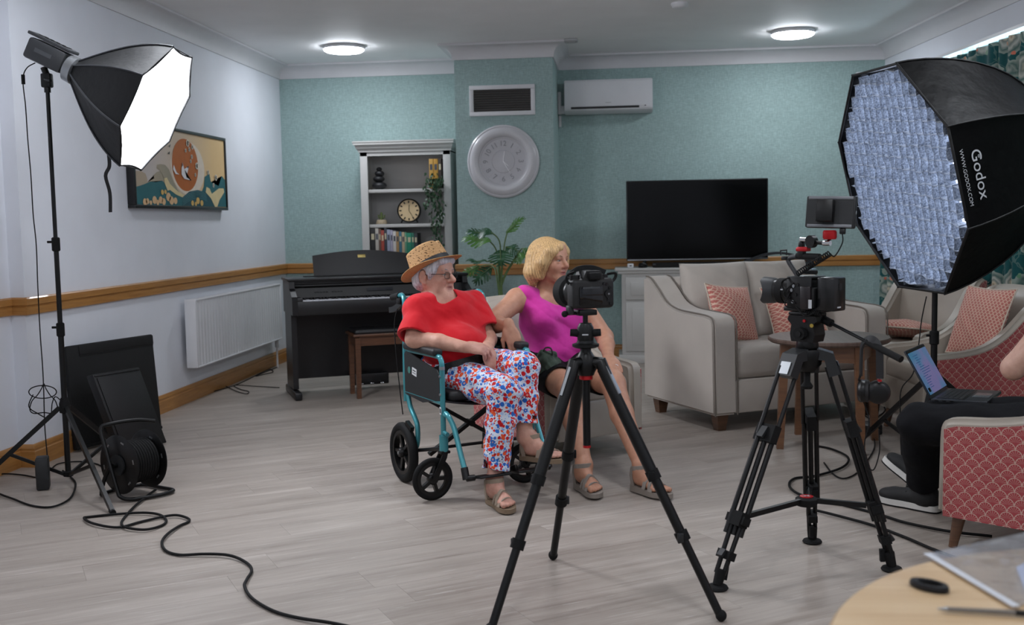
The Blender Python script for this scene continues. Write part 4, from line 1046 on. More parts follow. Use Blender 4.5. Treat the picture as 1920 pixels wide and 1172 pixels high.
P_ = [p0] + [q - Vector((-2.80, 5.10, 1.985)) for q in P_[1:]]
B().tube(smooth_pts(P_, 5), 0, 4, flat=(.0015, .009)).build('strap', M_nyl, sb)
lh = thing('studio_lamp', 'grey lamp head mounted behind the left softbox', 'lamp', (-2.80, 5.10, 1.985)); M_lh = mat('lamp_grey', '#3b3d40', .45)
B().lathe([(0, -.49), (.05, -.49), (.066, -.485), (.068, -.445), (.058, -.44), (0, -.44)], 28, FL0).build('mount_ring', M_alu, lh)
b = B(); b.box((0, .012, -.595), (.115, .105, .20), bev=.014, M=FL0); b.build('body', M_lh, lh)
b = B(); b.box((0, .079, -.60), (.10, .016, .23), bev=.005, M=FL0); b.build('top_rail', M_lh, lh)
for k in range(5): B().box((0, .0885, -.53 - .032 * k), (.07, .002, .014), M=FL0).build('vent', M_blk, lh)
B().box((-.0585, .015, -.60), (.002, .02, .09), M=FL0).build('side_label', mat('lamp_label', '#55585c', .5), lh)
B().tube([FL0 @ Vector((0, -.05, -.60)), (0, 0, .055)], .016, 10).build('swivel', M_met, lh)
B().box((0, 0, .028), (.05, .04, .07), bev=.008).build('bracket', M_met, lh)
B().lathe([(.011, 0), (.0155, .0), (.0155, .03), (.011, .03)], 16, Matrix.Translation((0, 0, -.03))).build('spigot_collar', M_met, lh)
B().tube([(.0, -.02, .03), (.045, -.05, .02)], .007, 8).build('handle', M_met, lh)
pl = thing('lamp_cable', 'thin black lamp cable hanging beside the left stand with a knotted coil', 'cable')
cab = [at(66, 118, 5.12), at(50, 128, 5.12), at(43, 150, 5.12), at(48, 200, 5.14), at(52, 260, 5.15), at(58, 330, 5.15), at(62, 400, 5.15), at(68, 460, 5.15), at(71, 540, 5.15), at(75, 620, 5.14), at(80, 690, 5.12), at(82, 735, 5.10), at(84, 800, 5.06), at(89, 860, 5.02), at(90, 893, 5.0)]
B().tube(smooth_pts(cab, 6), .0028, 6).build('cord', M_rub, pl, 80)
B().cyl(at(43, 140, 5.12), at(44, 158, 5.12), .009, n=10).build('plug', M_rub, pl)
loop = [at(82 + 22 * math.cos(a) + 8 * math.sin(2*a), 752 + 27 * math.sin(a) * (1 + .2 * math.sin(3 * a)), 5.08 + .02 * math.sin(a * 2)) for a in [k * 2*PI/12 for k in range(12)]]
B().tube(smooth_pts(loop, 5, True), .0028, 6, closed=True).build('coil', M_rub, pl, 80)
loop = [at(80 + 26 * math.cos(a), 735 + 12 * math.sin(a), 5.06 + .02 * math.cos(a)) for a in [k * 2*PI/10 for k in range(10)]]
B().tube(smooth_pts(loop, 5, True), .0028, 6, closed=True).build('coil', M_rub, pl, 80)
B().tube(smooth_pts([at(62, 740, 5.07), at(54, 762, 5.07), at(70, 775, 5.08), at(93, 784, 5.09), at(98, 756, 5.09), at(104, 744, 5.09), at(115, 752, 5.09)], 6), .0028, 6).build('coil', M_rub, pl, 80)
bp = atz(82, 917); t = thing('power_brick', 'black power brick standing on the floor under the left stand', 'power supply', (bp.x, bp.y, 0), R(25))
B().box((0, 0, .082), (.06, .085, .16), bev=.008).build('body', mat('dark_grey_plastic', '#1c1e20', .5), t); B().box((-.031, 0, .09), (.002, .05, .06)).build('label', M_dk, t)
def floor_cable(px, r, label, z=None, k=7, m=M_rub):
    pts = [atz(u, v) for u, v in px]; sp = smooth_pts(pts, k)
    for i, p in enumerate(sp): p.z = r + .001 + (.5 + .5 * math.sin(i * .21)) * r * .9
    return tag(B().tube(sp, r, 7).build('floor_cable', m, None, 80), label, 'cable')
floor_cable([(292, 922), (272, 938), (250, 956), (233, 974), (228, 985), (236, 994), (270, 998), (300, 990), (312, 980), (300, 970), (268, 966), (212, 968), (168, 972), (158, 976), (176, 987), (220, 993), (262, 982), (300, 974), (330, 971), (352, 976), (354, 981), (338, 989), (316, 1005), (304, 1021), (311, 1036), (338, 1044), (382, 1044), (430, 1047), (462, 1059), (472, 1073), (463, 1091), (459, 1106), (472, 1126), (512, 1149), (562, 1164), (622, 1175), (700, 1192)], .0058, 'long black cable winding over the floor from the cable reel')
floor_cable([(-60, 890), (-10, 925), (28, 940), (62, 951), (100, 953), (132, 938), (142, 912), (133, 897), (118, 885)], .005, 'black cable in a wide loop on the floor under the left stand')
floor_cable([(-60, 900), (0, 892), (40, 893), (66, 897)], .004, 'black cable running left from the power brick')
floor_cable([(98, 880), (112, 872), (150, 868), (182, 872), (200, 884), (212, 900)], .004, 'short black cable between the left stand and the cable reel')
floor_cable([(398, 736), (418, 731), (440, 724), (462, 714), (490, 700), (506, 694), (512, 699), (498, 702), (480, 706), (520, 690)], .0035, 'thin black cable on the floor in front of the radiator')
floor_cable([(420, 724), (445, 736), (462, 740), (466, 735), (450, 731), (440, 724), (480, 726), (524, 728)], .0035, 'thin black cable looping to the left foot of the piano')

# --- cases leaning at the wall
def leaning(name, label, cat, a, c, up, thick, m, parts):
    """flat case on its edge: bottom corners a, c; up = vector along its leaning height; thickness towards the room"""
    a, c, up = Vector(a), Vector(c), Vector(up); ex = (c - a); nn = ex.cross(up).normalized()
    t = thing(name, label, cat, a); F = Matrix(((ex.x, up.x, nn.x, 0), (ex.y, up.y, nn.y, 0), (ex.z, up.z, nn.z, 0), (0, 0, 0, 1)))
    W_, H_ = ex.length, up.length
    G = Matrix(((ex.x/W_, up.x/H_, nn.x, 0), (ex.y/W_, up.y/H_, nn.y, 0), (ex.z/W_, up.z/H_, nn.z, 0), (0, 0, 0, 1)))
    B().box((W_/2, H_/2, -thick/2), (W_, H_, thick), bev=.006, M=G).build('body', m, t)
    for nm, (x0, y0_, x1, y1_), h in parts: B().box(((x0+x1)/2*W_, (y0_+y1_)/2*H_, h/2), (abs(x1-x0)*W_, abs(y1_-y0_)*H_, abs(h) + .001), bev=.002, M=G).build(nm, m, t)
    return t
M_case = mat('black_case_cloth', '#08090a', .75, var=.1, bump=.2, bscale=90)
a = Vector((-3.125, 5.80, .012)); c = Vector((-2.905, 6.46, .012)); tr_ = at(280, 626, 6.55)
leaning('portfolio_case', 'large flat black case leaning on the left wall', 'case', a, c, Vector((-.045, .02, .60)), .03, M_case, [('flap', (.13, .90, .995, .99), .006), ('flap_seam', (.13, .885, .995, .9), .003), ('base_edge', (.0, .0, 1.0, .03), .004)])
a = Vector((-2.82, 5.73, .012)); c = Vector((-2.685, 6.03, .012))
leaning('equipment_bag', 'smaller padded black bag leaning against the large black case', 'bag', a, c, Vector((-.135, -.03, .455)), .06, mat('black_leatherette', '#0e0f11', .5, bump=.15, bscale=160), [('front_panel', (.05, .03, .95, .95), .006), ('seam', (.02, .965, .98, .985), .006)])

# --- cable reel
rc = Vector((-2.335, 4.86, 0)); t = thing('cable_reel', 'black cable reel on a tubular stand beside the left stand', 'cable reel', rc, R(-27))
YM = Matrix(((1, 0, 0, 0), (0, 0, -1, 0), (0, 1, 0, .165), (0, 0, 0, 1)))    # lathe axis -> local -y
for s_ in (-1, 1):
    z = s_ * .082; d = B().lathe([(.03, z - .004), (.135, z - .004), (.142, z), (.135, z + .004), (.03, z + .004)], 40, YM).build('disc', M_blk, t)
    for k in range(6):
        a = R(60 * k + 12); B().box((.11 * math.cos(a), -z - .0045, .165 + .11 * math.sin(a)), (.022, .0012, .008), rot=(0, -a + R(90), 0)).build('slot', M_alu, d)
b = B()
for k in range(10):
    z = -.066 + .0145 * k; b.tube([(.098 * math.cos(a), z, .165 + .098 * math.sin(a)) for a in [2*PI*i/28 for i in range(28)]], .0075, 8, closed=True)
w_ = b.build('wound_cable', M_rub, t); w_['kind'] = 'stuff'
B().lathe([(0, -.07), (.085, -.08), (.085, .08), (0, .08)], 28, YM).build('drum', M_blk, t)
B().tube(smooth_pts([(.03, .11, .345), (-.01, .03, .36), (-.055, -.08, .355), (-.075, -.118, .335), (-.04, -.122, .24), (.03, -.124, .06), (.055, -.12, .022), (.10, -.09, .013), (.15, .03, .013), (.135, .115, .013), (.05, .125, .013), (-.09, .12, .013), (-.125, .04, .013), (-.125, -.08, .013), (-.10, -.115, .02), (-.07, -.118, .09), (-.02, -.118, .16)], 5), .0095, 10).build('frame', M_met, t, 80)
B().tube([(0, -.118, .165), (0, .09, .165)], .012, 10).build('axle', M_met, t)
B().cyl((0, -.088, .165), (0, -.098, .165), .05, n=24).build('socket_plate', M_dk, t)

# --- stills camera tripod
feet = [Vector((-.412, 3.208, 0)), Vector((-.264, 3.952, 0)), Vector((.307, 3.356, 0))]; ctr = Vector((-.116, 3.50, 0))
t = thing('camera_tripod', 'slim black tripod under the stills camera in the middle', 'tripod', ctr)
zs = .805
b = B(); b.lathe([(.0, .77), (.026, .77), (.034, .79), (.036, .82), (.024, .84), (.018, .85), (.018, .86), (0, .86)], 24); b.build('shoulder', M_met, t)
B().lathe([(.017, .755), (.022, .757), (.022, .785), (.017, .787)], 20).build('collar', M_red, t)
B().cyl((0, 0, .535), (0, 0, .80), .0125, n=14).build('centre_column', M_met, t); B().cyl((0, 0, .528), (0, 0, .536), .013, n=14).build('column_cap', M_red, t)
for f in feet:
    d = (f - ctr); dh = Vector((d.x, d.y, 0)).normalized(); a = dh * .05 + Vector((0, 0, .81)); e = Vector((d.x, d.y, .012)); q = lambda s_: a.lerp(e, s_); sd = dh.cross(Vector((0, 0, 1)))
    B().tube([dh * .02 + Vector((0, 0, .815)), dh * .052 + Vector((0, 0, .815)), q(.06)], [.018, .021, .02], 10).build('leg_hinge', M_met, t)
    l = B().tube([q(.02), q(.46)], .0195, 12).build('leg', M_met, t)
    p = q(.075) + (e - a).cross(sd).normalized() * (-.017 if (e - a).cross(sd).z < 0 else .017)
    ex = (e - a).normalized(); B().tube([q(.02) + (dh + Vector((0, 0, .6))).normalized() * .0155, q(.13) + (dh + Vector((0, 0, .6))).normalized() * .0155], 0, 4, flat=(.011, .004)).build('grip_pad', M_alu, l)
    B().tube([q(.42), q(.70)], .016, 12).build('middle_section', M_met, l); B().tube([q(.66), q(.985)], .0135, 12).build('lower_section', M_met, l)
    for s_ in (.445, .685):
        B().tube([q(s_ - .018), q(s_ + .018)], .0225, 12).build('clamp', M_rub, l)
        B().box(q(s_) + sd * .02 , (.02, .012, .03), bev=.003).build('clamp_lever', M_rub if s_ < .5 else M_dk, l)
    B().sph(e + Vector((0, 0, .007)), (.018, .018, .019), 12, 8).build('rubber_foot', M_rub, l)
h = thing('ball_head', 'black ball head between the tripod and the stills camera', 'tripod head', ctr + Vector((0, 0, .861)))
B().lathe([(0, 0), (.036, 0), (.044, .004), (.044, .012), (.030, .016), (.028, .024), (0, .024)], 28).build('panning_base', M_met, h)
B().lathe([(0, .022), (.026, .022), (.027, .03), (.027, .066), (.02, .08), (0, .084)], 24).build('body', M_met, h)
for sx in (-1, 1): B().cyl((sx * .024, 0, .048), (sx * .05, -.002, .05), .0135, .012, 14).build('knob', M_rub, h)
B().cyl((0, 0, .078), (0, 0, .108), .0085, n=12).build('neck', M_met, h); B().box((0, 0, .116), (.064, .05, .018), rot=(0, 0, R(28)), bev=.003).build('clamp', M_met, h)
B().cyl((-.03, -.01, .114), (-.062, -.022, .113), .0055, n=10).build('clamp_screw', M_met, h); B().sph((-.066, -.024, .113), .011, 12, 8).build('clamp_knob', M_rub, h)
B().box((0, -.0275, .045), (.02, .0015, .004)).build('print', M_lbl, h)
c = thing('stills_camera', 'black stills camera on the middle tripod seen from behind', 'camera', ctr + Vector((.018, 0, .9875)), R(180 + 27))
# local: lens looks along -y, the back is +y; x to the camera's left hand side as seen from behind is +x mirrored by the turn
M_cam = mat('camera_body', '#0a0a0b', .55, var=.1, bump=.12, bscale=300); M_scr = mat('screen_glass', '#0a0b0d', .08)
b = B(); b.box((0, 0, .052), (.148, .058, .098), bev=.013, seg=3); b.box((-.055, -.022, .05), (.038, .06, .092), bev=.016, seg=3); b.build('body', M_cam, c)
b = B(); b.prism([(-.04, 0), (.04, 0), (.026, .03), (-.026, .03)], .07, Matrix(((1, 0, 0, 0), (0, 0, 1, -.045), (0, 1, 0, .096), (0, 0, 0, 1)))); b.build('prism_hump', M_cam, c, 20)
B().box((0, .034, .109), (.042, .016, .024), bev=.006).build('eyepiece', M_rub, c)
B().box((.012, .0305, .046), (.084, .006, .06), bev=.003).build('screen', M_scr, c); B().box((.012, .0338, .072), (.06, .001, .006)).build('screen_sheen', mat('screen_sheen_grey', '#3a3d40', .3), c)  # the paler bar is a sheen painted onto the screen
for x, z in ((-.045, .082), (-.056, .07), (-.05, .03), (-.058, .018), (-.035, .084)): B().cyl((x, .028, z), (x, .0325, z), .0048, n=12).build('button', M_blk, c)
B().cyl((-.05, .028, .05), (-.05, .034, .05), .0135, n=20).build('dial', M_blk, c); B().cyl((-.05, .033, .05), (-.05, .0345, .05), .003, n=10).build('set_button', M_alu, c)
B().cyl((-.052, -.01, .098), (-.052, -.01, .112), .015, n=20).build('top_dial', M_blk, c); B().cyl((.056, .0, .098), (.056, .0, .113), .017, n=20).build('mode_dial', M_blk, c)
B().cyl((-.055, -.04, .097), (-.055, -.045, .106), .007, n=12).build('shutter_button', M_blk, c)
LN = Matrix(((1, 0, 0, .006), (0, 0, -1, -.028), (0, 1, 0, .05), (0, 0, 0, 1)))
l = B().lathe([(0, 0), (.036, 0), (.038, .01), (.040, .04), (.042, .05), (.043, .1), (.039, .105), (0, .1)], 32, LN).build('lens', M_blk, c)
B().lathe([(.0405, .042), (.0445, .044), (.0445, .07), (.0405, .072)], 32, LN).build('focus_ring', M_rub, l)
B().lathe([(.043, .09), (.052, .098), (.056, .14), (.0535, .14), (.049, .1), (.04, .095)], 32, LN).build('hood', M_rub, l)
for sx in (-1, 1): B().tube(smooth_pts([(sx * .076, 0, .085), (sx * .088, .005, .1), (sx * .085, .01, .115), (sx * .06, .0, .122 if sx > 0 else .112)], 5), 0, 4, flat=(.0012, .005)).build('strap', M_nyl, c)
B().tube(smooth_pts([(.07, -.02, .11), (.03, -.03, .132), (-.02, -.025, .134), (-.06, -.01, .118)], 6), 0, 4, flat=(.0015, .008)).build('strap', M_nyl, c)
B().box((.07, -.01, .0), (.02, .03, .03), bev=.006).build('strap_end', M_dk, c)

# --- video tripod
feet = [Vector((.322, 3.655, 0)), Vector((.738, 4.208, 0)), Vector((.961, 3.882, 0))]; ctr = Vector((.668, 3.93, 0))
t = thing('video_tripod', 'heavy black twin-tube tripod under the video camera', 'tripod', ctr); ZT = .775
B().lathe([(0, .72), (.03, .72), (.05, .745), (.056, .79), (.052, .80), (.0, .80)], 28).build('bowl', M_met, t)
B().lathe([(0, .655), (.018, .655), (.022, .665), (.012, .68), (.012, .73), (0, .73)], 18).build('bowl_clamp', M_rub, t)
for f in feet:
    d = f - ctr; dh = Vector((d.x, d.y, 0)).normalized(); sd = dh.cross(Vector((0, 0, 1))).normalized(); a = dh * .075 + Vector((0, 0, ZT)); e = Vector((d.x, d.y, .03)); q = lambda s_, o=0.: a.lerp(e, s_) + sd * o
    sh = B().tube([dh * .03 + Vector((0, 0, .785)), a, q(.09)], 0, 4, flat=(.036, .02)); sh = sh.build('shoulder', mat('dark_grey_plastic', '#1c1e20', .5), t)
    ln = (e - a).normalized(); nf = sd.cross(ln).normalized(); nf = nf if nf.dot(dh) > 0 else -nf
    td = (sd * math.cos(R(38)) + nf * math.sin(R(38))); q = lambda s_, o=0.: a.lerp(e, s_) + td * o
    B().tube([q(.03) + nf * .021, q(.085) + nf * .021], 0, 4, flat=(.022, .002)).build('badge', M_alu if f is feet[0] else mat('badge_grey', '#4a4d55', .4), sh)
    for o in (-.03, .03): B().tube([q(.05, o), q(.36, o)], .0078, 10).build('upper_tube', M_met, t)
    B().tube([q(.31), q(.385)], 0, 4, flat=(.042, .017)).build('upper_clamp', M_rub, t)
    B().tube([q(.325) + nf * .017, q(.375) + nf * .03], 0, 4, flat=(.014, .005)).build('clamp_lever', M_dk, t)
    for o in (-.026, 0., .026): B().tube([q(.36, o), q(.80, o)], .0095, 10).build('middle_tube', M_met, t)
    B().tube([q(.715), q(.75)], 0, 4, flat=(.042, .018)).build('middle_clamp', M_rub, t)
    for o in (-.016, .016): B().tube([q(.74, o), q(.97, o * .8)], .0085, 10).build('lower_tube', M_met, t)
    B().tube([q(.87), q(.905)], 0, 4, flat=(.03, .017)).build('lower_clamp', M_rub, t)
    B().tube([q(.87) + nf * .018, q(.90) + nf * .028], 0, 4, flat=(.012, .006)).build('clamp_lever', M_dk, t)
    B().lathe([(0, .001), (.034, .001), (.038, .006), (.034, .013), (.014, .018), (.0, .02)], 22, Matrix.Translation(Vector((d.x, d.y, 0)))).build('foot', M_rub, t)
    B().tube([Vector((d.x, d.y, .016)), q(.95)], [.017, .02], 10).build('ankle', M_rub, t)
    B().tube([q(.93) - nf * .02, q(.985) - nf * .03], 0, 4, flat=(.01, .008)).build('foot_latch', M_rub, t)
    B().tube([Vector((0, 0, .245)), Vector((d.x, d.y, 0)) * .70 + Vector((0, 0, .235))], 0, 4, flat=(.008, .009)).build('spreader_arm', M_met, t)
    B().tube([q(.70, -.001), q(.76, -.001)], 0, 4, flat=(.03, .022)).build('spreader_clasp', M_rub, t)
B().lathe([(0, .225), (.036, .225), (.04, .235), (.04, .25), (.03, .256), (0, .256)], 24).build('spreader_hub', M_rub, t)
B().lathe([(0, .2565), (.024, .2565), (.024, .259), (0, .259)], 24).build('hub_cap', M_red, t)
b = B(); b.box((0, 0, .2598), (.024, .004, .0008), rot=(0, 0, R(40))); b.box((0, 0, .2598), (.024, .004, .0008), rot=(0, 0, R(-30))); b.build('logo', M_lbl, t)
# fluid head
FV = R(-133); fw_ = Vector((math.sin(FV), -math.cos(FV), 0))
h = thing('fluid_head', 'black fluid head with a pan handle under the video camera', 'tripod head', ctr + Vector((0, 0, .802)), FV); h.scale = (.9, .9, .87)
b = B(); b.lathe([(0, 0), (.042, 0), (.046, .008), (.042, .03), (0, .03)], 28); b.build('base', M_met, h)
b = B(); b.prism([(-.05, 0), (.05, 0), (.058, .03), (.05, .075), (.068, .088), (.062, .108), (-.062, .108), (-.068, .09), (-.05, .07), (-.056, .03)], .075, Matrix(((0, 0, 1, -.0375), (1, 0, 0, 0), (0, 1, 0, .03), (0, 0, 0, 1)))); b.build('body', M_blk, h, 25)
B().cyl((.037, -.002, .065), (.058, -.002, .065), .027, .025, 26).build('drag_knob', M_rub, h); B().cyl((.058, -.002, .065), (.062, -.002, .065), .012, n=18).build('knob_cap', M_blk, h)
B().cyl((.036, .012, .118), (.042, .012, .118), .006, n=14).build('red_button', M_red, h); B().cyl((.036, .045, .1), (.04, .045, .1), .008, n=14).build('bubble_level', mat('brass_level', '#b8a04a', .3, .6), h)
B().cyl((-.037, 0, .065), (-.06, 0, .065), .024, n=22).build('drag_knob', M_rub, h)
B().box((0, 0, .145), (.058, .14, .014), bev=.004).build('quick_release', M_blk, h)
hb_ = Matrix.Rotation(-FV, 3, 'Z'); O_ = ctr + Vector((0, 0, .802)); L_ = lambda p: Vector([a_ / b_ for a_, b_ in zip(hb_ @ (Vector(p) - O_), (.9, .9, .87))])
pa, pb = at(1552, 603, 3.89), at(1690, 674, 3.62); gm = pa.lerp(pb, .55)
ph = B().tube([L_(pa), L_(pb)], .0068, 10).build('pan_handle', M_met, h); B().tube([L_(gm), L_(gm.lerp(pb, .1)), L_(pb)], [.012, .0135, .0135], 14).build('handle_grip', M_rub, ph)
B().cyl(L_(pa.lerp(pb, -.10)), L_(pa.lerp(pb, .05)), .017, n=16).build('handle_rosette', M_rub, ph)
# headphones over the pan handle
hp = pa.lerp(pb, .60); ax = (pb - pa).normalized(); hs = Vector((ax.x, ax.y, 0)).normalized()
t = thing('headphones', 'black headphones hanging from the pan handle of the video camera', 'headphones', hp)
sd = hs
arcp = [sd * (.040 * math.cos(a)) + Vector((0, 0, -.028 + .044 * math.sin(a))) for a in [R(180 - 20 * k) for k in range(10)]]
arcp = [sd * -.042 + Vector((0, 0, -.115))] + arcp + [sd * .042 + Vector((0, 0, -.115))]
dpth = Vector((-hs.y, hs.x, 0))
B().tube(smooth_pts(arcp, 5), 0, 4, flat=(.012, .0035)).build('headband', mat('headband_leather', '#17181b', .45), t, 60)
for sx, yo in ((-1, -.01), (1, .012)):
    p = sd * (.042 * sx * .6) + Vector((0, 0, -.165)) + dpth * yo; axis = (sd * sx * .75 + dpth * -.66).normalized()
    M_ = frame_from(p, p + axis)[0]
    cpp = B().lathe([(0, -.016), (.03, -.016), (.038, -.008), (.04, .004), (.034, .013), (.022, .017), (0, .018)], 28, M_).build('ear_cup', M_blk, t)
    B().lathe([(.016, -.018), (.03, -.026), (.039, -.02), (.038, -.01), (.02, -.012)], 28, M_).build('ear_pad', mat('ear_pad', '#0e0e10', .6), cpp)
    B().tube([sd * (.042 * sx) + Vector((0, 0, -.11)), p + Vector((0, 0, .036)) + axis * .012], .004, 8).build('yoke', M_alu if sx > 0 else M_met, t)
B().tube([sd * .042 + Vector((0, 0, -.118)) - dpth * .002, sd * .042 + Vector((0, 0, -.124)) - dpth * .002], 0, 4, flat=(.012, .005)).build('red_ring', M_red, t)
q0 = hp + sd * -.03 + Vector((0, 0, -.2))
B().tube(smooth_pts([q0 - hp, Vector((.0, .01, -.27)), Vector((-.015, .0, -.33)), Vector((-.02, -.01, -.40)), Vector((.015, .01, -.44)), Vector((.04, .03, -.38)), Vector((.035, .02, -.30))], 6), .0022, 6).build('cable', M_rub, t, 80)

# --- the video camera
t = thing('video_camera', 'black cinema camera rig on the heavy tripod with lens to the left', 'camera', ctr + Vector((0, 0, .9365)), FV); t.scale = (.90, .845, 1.03)
RI = Matrix.Rotation(-FV, 3, 'Z')
def rg(u, v, dy=0.):
    q = RI @ (at(u, v, 3.93 + (1510 - u) * .00183 + dy) - t.location); return Vector((q.x / .90, q.y / .845, q.z / 1.03))
B().box((0, .0, .008), (.07, .19, .016), bev=.004).build('base_plate', M_blk, t)
b = B(); b.box((0, -.005, .066), (.085, .10, .095), bev=.008); b.box((.0, .045, .05), (.1, .04, .07), bev=.006); b.build('body', M_cam, t)
B().box((.0, .115, .064), (.082, .085, .115), bev=.007).build('battery', mat('battery_black', '#0b0c0d', .28), t); B().box((.0, .1585, .09), (.022, .0015, .022)).build('battery_badge', M_dk, t); B().box((.01, .1585, .02), (.024, .0015, .005)).build('battery_print', M_lbl, t)
b = B(); b.box((.049, -.005, .066), (.008, .12, .11), bev=.003); b.box((-.049, -.005, .066), (.008, .12, .11), bev=.003); b.box((0, -.005, .119), (.106, .12, .008), bev=.003); b.build('cage', M_blk, t)
B().box((.054, .03, .05), (.012, .05, .08), bev=.004).build('side_unit', mat('side_unit', '#1a1315', .3), t); B().box((.0605, .055, .03), (.001, .016, .03)).build('sticker', M_lbl, t)
for y, z in ((-.03, .09), (-.04, .075), (-.02, .06), (-.05, .05), (-.035, .035), (-.01, .095)): B().cyl((.053, y, z), (.0565, y, z), .006, n=14).build('port', M_alu if y in (-.03, -.04, -.035) else M_blk, t)
LV = Matrix(((1, 0, 0, 0), (0, 0, -1, -.055), (0, 1, 0, .068), (0, 0, 0, 1)))
l = B().lathe([(0, 0), (.032, 0), (.034, .012), (.036, .03), (.041, .045), (.042, .1), (.038, .104), (.0, .09)], 36, LV).build('lens', M_blk, t)
for z0_, z1_ in ((.016, .03), (.05, .082)):
    g = B(); NN = 60
    pr = []
    for i in range(NN): a = 2*PI*i/NN; rr = (.0375 if z0_ < .03 else .0445) + (.0008 if i % 2 else 0); pr.append((rr * math.cos(a), rr * math.sin(a)))
    g.prism(pr, z1_ - z0_, LV, z0_); g.build('focus_ring' if z0_ > .03 else 'aperture_ring', M_rub, l)
B().box((.0425, -.098, .075), (.002, .012, .004), M=None).build('lens_mark', M_lbl, l)
hd = B(); nn_ = 48; V = []
for k in range(nn_):
    a = 2*PI*k/nn_; top = .165 - .022 * max(0, math.cos(2*a)) - .004
    row = [hd.bm.verts.new(LV @ Vector((r_ * math.cos(a), r_ * math.sin(a), z))) for r_, z in ((.0425, .098), (.046, .112), (.0485, top), (.0465, top), (.043, .112))]; V.append(row)
for k in range(nn_):
    A, C = V[k], V[(k+1) % nn_]
    for j in range(4): hd.bm.faces.new((A[j], C[j], C[j+1], A[j+1]))
hd.build('lens_hood', mat('hood_plastic', '#25282a', .5), l)
B().lathe([(0, .086), (.037, .086), (.037, .0865), (0, .092)], 30, LV).build('front_glass', M_scr, l)
M_han = mat('handle_grey', '#2a2c2f', .45)
hnd = B().tube(smooth_pts([rg(1499, 524), rg(1491, 510), rg(1480, 493), rg(1478, 486), rg(1487, 482), rg(1505, 482), rg(1535, 484)], 6), .0095, 10).build('top_handle', M_han, t, 60)
B().tube([rg(1494, 480), rg(1537, 482)], [.011, .012], 12).build('handle_grip', M_rub, hnd)
b = B(); b.box(rg(1473, 484), (.026, .03, .014), bev=.003); p = rg(1470, 474); b.tube([p + Vector((0, -.016, -.008)), p + Vector((0, -.018, .008)), p + Vector((0, .014, .010)), p + Vector((0, .012, -.008))], .003, 6); b.build('cold_shoe', M_blk, hnd)
k_ = B().box(rg(1507, 467), (.03, .052, .016), bev=.004).build('red_clamp', M_red, t); B().box(rg(1503, 475), (.026, .03, .03), bev=.004).build('clamp_block', M_blk, k_); B().cyl(rg(1494, 468), rg(1500, 467), .007, n=12).build('clamp_screw', M_red, k_); B().box(rg(1503, 459), (.022, .022, .02), bev=.004).build('clamp_top', M_blk, k_)
arm_ = B().tube([rg(1517, 464), rg(1521, 452)], .008, 10).build('monitor_arm', M_met, t)
jp = rg(1522, 453); B().cyl(jp + Vector((-.014, 0, 0)), jp + Vector((.016, 0, 0)), .022, n=22).build('arm_joint', M_blk, arm_); B().cyl(rg(1501, 449), rg(1512, 450), .0085, n=12).build('arm_tip', M_chr, arm_); B().tube([rg(1510, 450), rg(1521, 452)], .006, 10).build('arm_rod', M_met, arm_)
B().tube([rg(1522, 454), rg(1546, 456)], .007, 10).build('arm_rod', M_met, arm_); B().cyl(rg(1544, 456), rg(1557, 456), .009, n=14).build('arm_tip', M_chr, arm_)
mb = at(1556, 430, 3.86); pm_ = RI @ (mb - t.location); pm_ = Vector((pm_.x / .9, pm_.y / .845, pm_.z / 1.03))
B().tube([rg(1552, 455), pm_ + Vector((0, 0, -.034))], .007, 12).build('stem', M_blk, arm_); rk = B().lathe([(0, -.034), (.024, -.034), (.028, -.028), (.028, -.008), (.024, -.003), (0, -.003)], 24, Matrix.Translation(pm_)).build('tilt_mount', M_red, arm_)
mo = thing('field_monitor', 'small black monitor mounted above the video camera, its back to us', 'monitor', mb, R(-25))
Mm = Matrix.Rotation(R(-7), 4, 'X') @ Matrix.Rotation(R(2), 4, 'Y')
B().box((0, 0, .06), (.172, .026, .112), bev=.006, M=Mm).build('body', mat('monitor_body', '#1d1e20', .45), mo)
B().box((-.012, -.031, .062), (.058, .036, .078), bev=.004, M=Mm).build('battery', M_blk, mo); B().box((.03, -.0145, .06), (.16, .004, .085), M=Mm @ Matrix.Translation((-.03, 0, 0))).build('back_plate', M_dk, mo)
for z in (.011, .109): B().box((0, -.0155, z), (.155, .003, .011), bev=.001, M=Mm).build('vent_strip', mat('vent_silver', '#77797d', .4, .4), mo)
B().box((0, .0135, .06), (.155, .001, .098), M=Mm).build('screen', M_scr, mo); B().box((.087, .0, .06), (.002, .008, .01), M=Mm).build('port', M_chr, mo); B().box((.045, -.002, -.006), (.02, .014, .02), bev=.003, M=Mm).build('plug', M_blk, mo)
# coiled monitor cable
c0 = RI @ (mo.location + Matrix.Rotation(R(-25), 3, 'Z') @ (Mm.to_3x3() @ Vector((.045, -.002, -.016))) - t.location); c0 = Vector((c0.x / .9, c0.y / .845, c0.z / 1.03)); c1 = rg(1556, 475, -.04); c2 = rg(1494, 514, -.04)
lead = smooth_pts([c0, c0 + Vector((0, 0, -.03)), c0.lerp(c1, .6) + Vector((0, 0, -.035)), c1], 6)
dr = (c2 - c1); u_ = dr.normalized().orthogonal().normalized(); w_2 = dr.normalized().cross(u_); coil = []
for k in range(17 * 12 + 1):
    s_ = k / (17 * 12); a = 2*PI*17*s_; coil.append(c1 + dr * s_ + (u_ * math.cos(a) + w_2 * math.sin(a)) * .0095)
B().tube(lead + coil, .0026, 6).build('coiled_cable', M_rub, t, 80)
rc_ = B().box((0, .012, .137), (.026, .062, .014), bev=.004).build('receiver', M_blk, t); B().box((.0, .026, .1485), (.018, .02, .001)).build('receiver_screen', emis('tiny_led', '#9fb6d8', .6, '#222222'), rc_)
b = B()
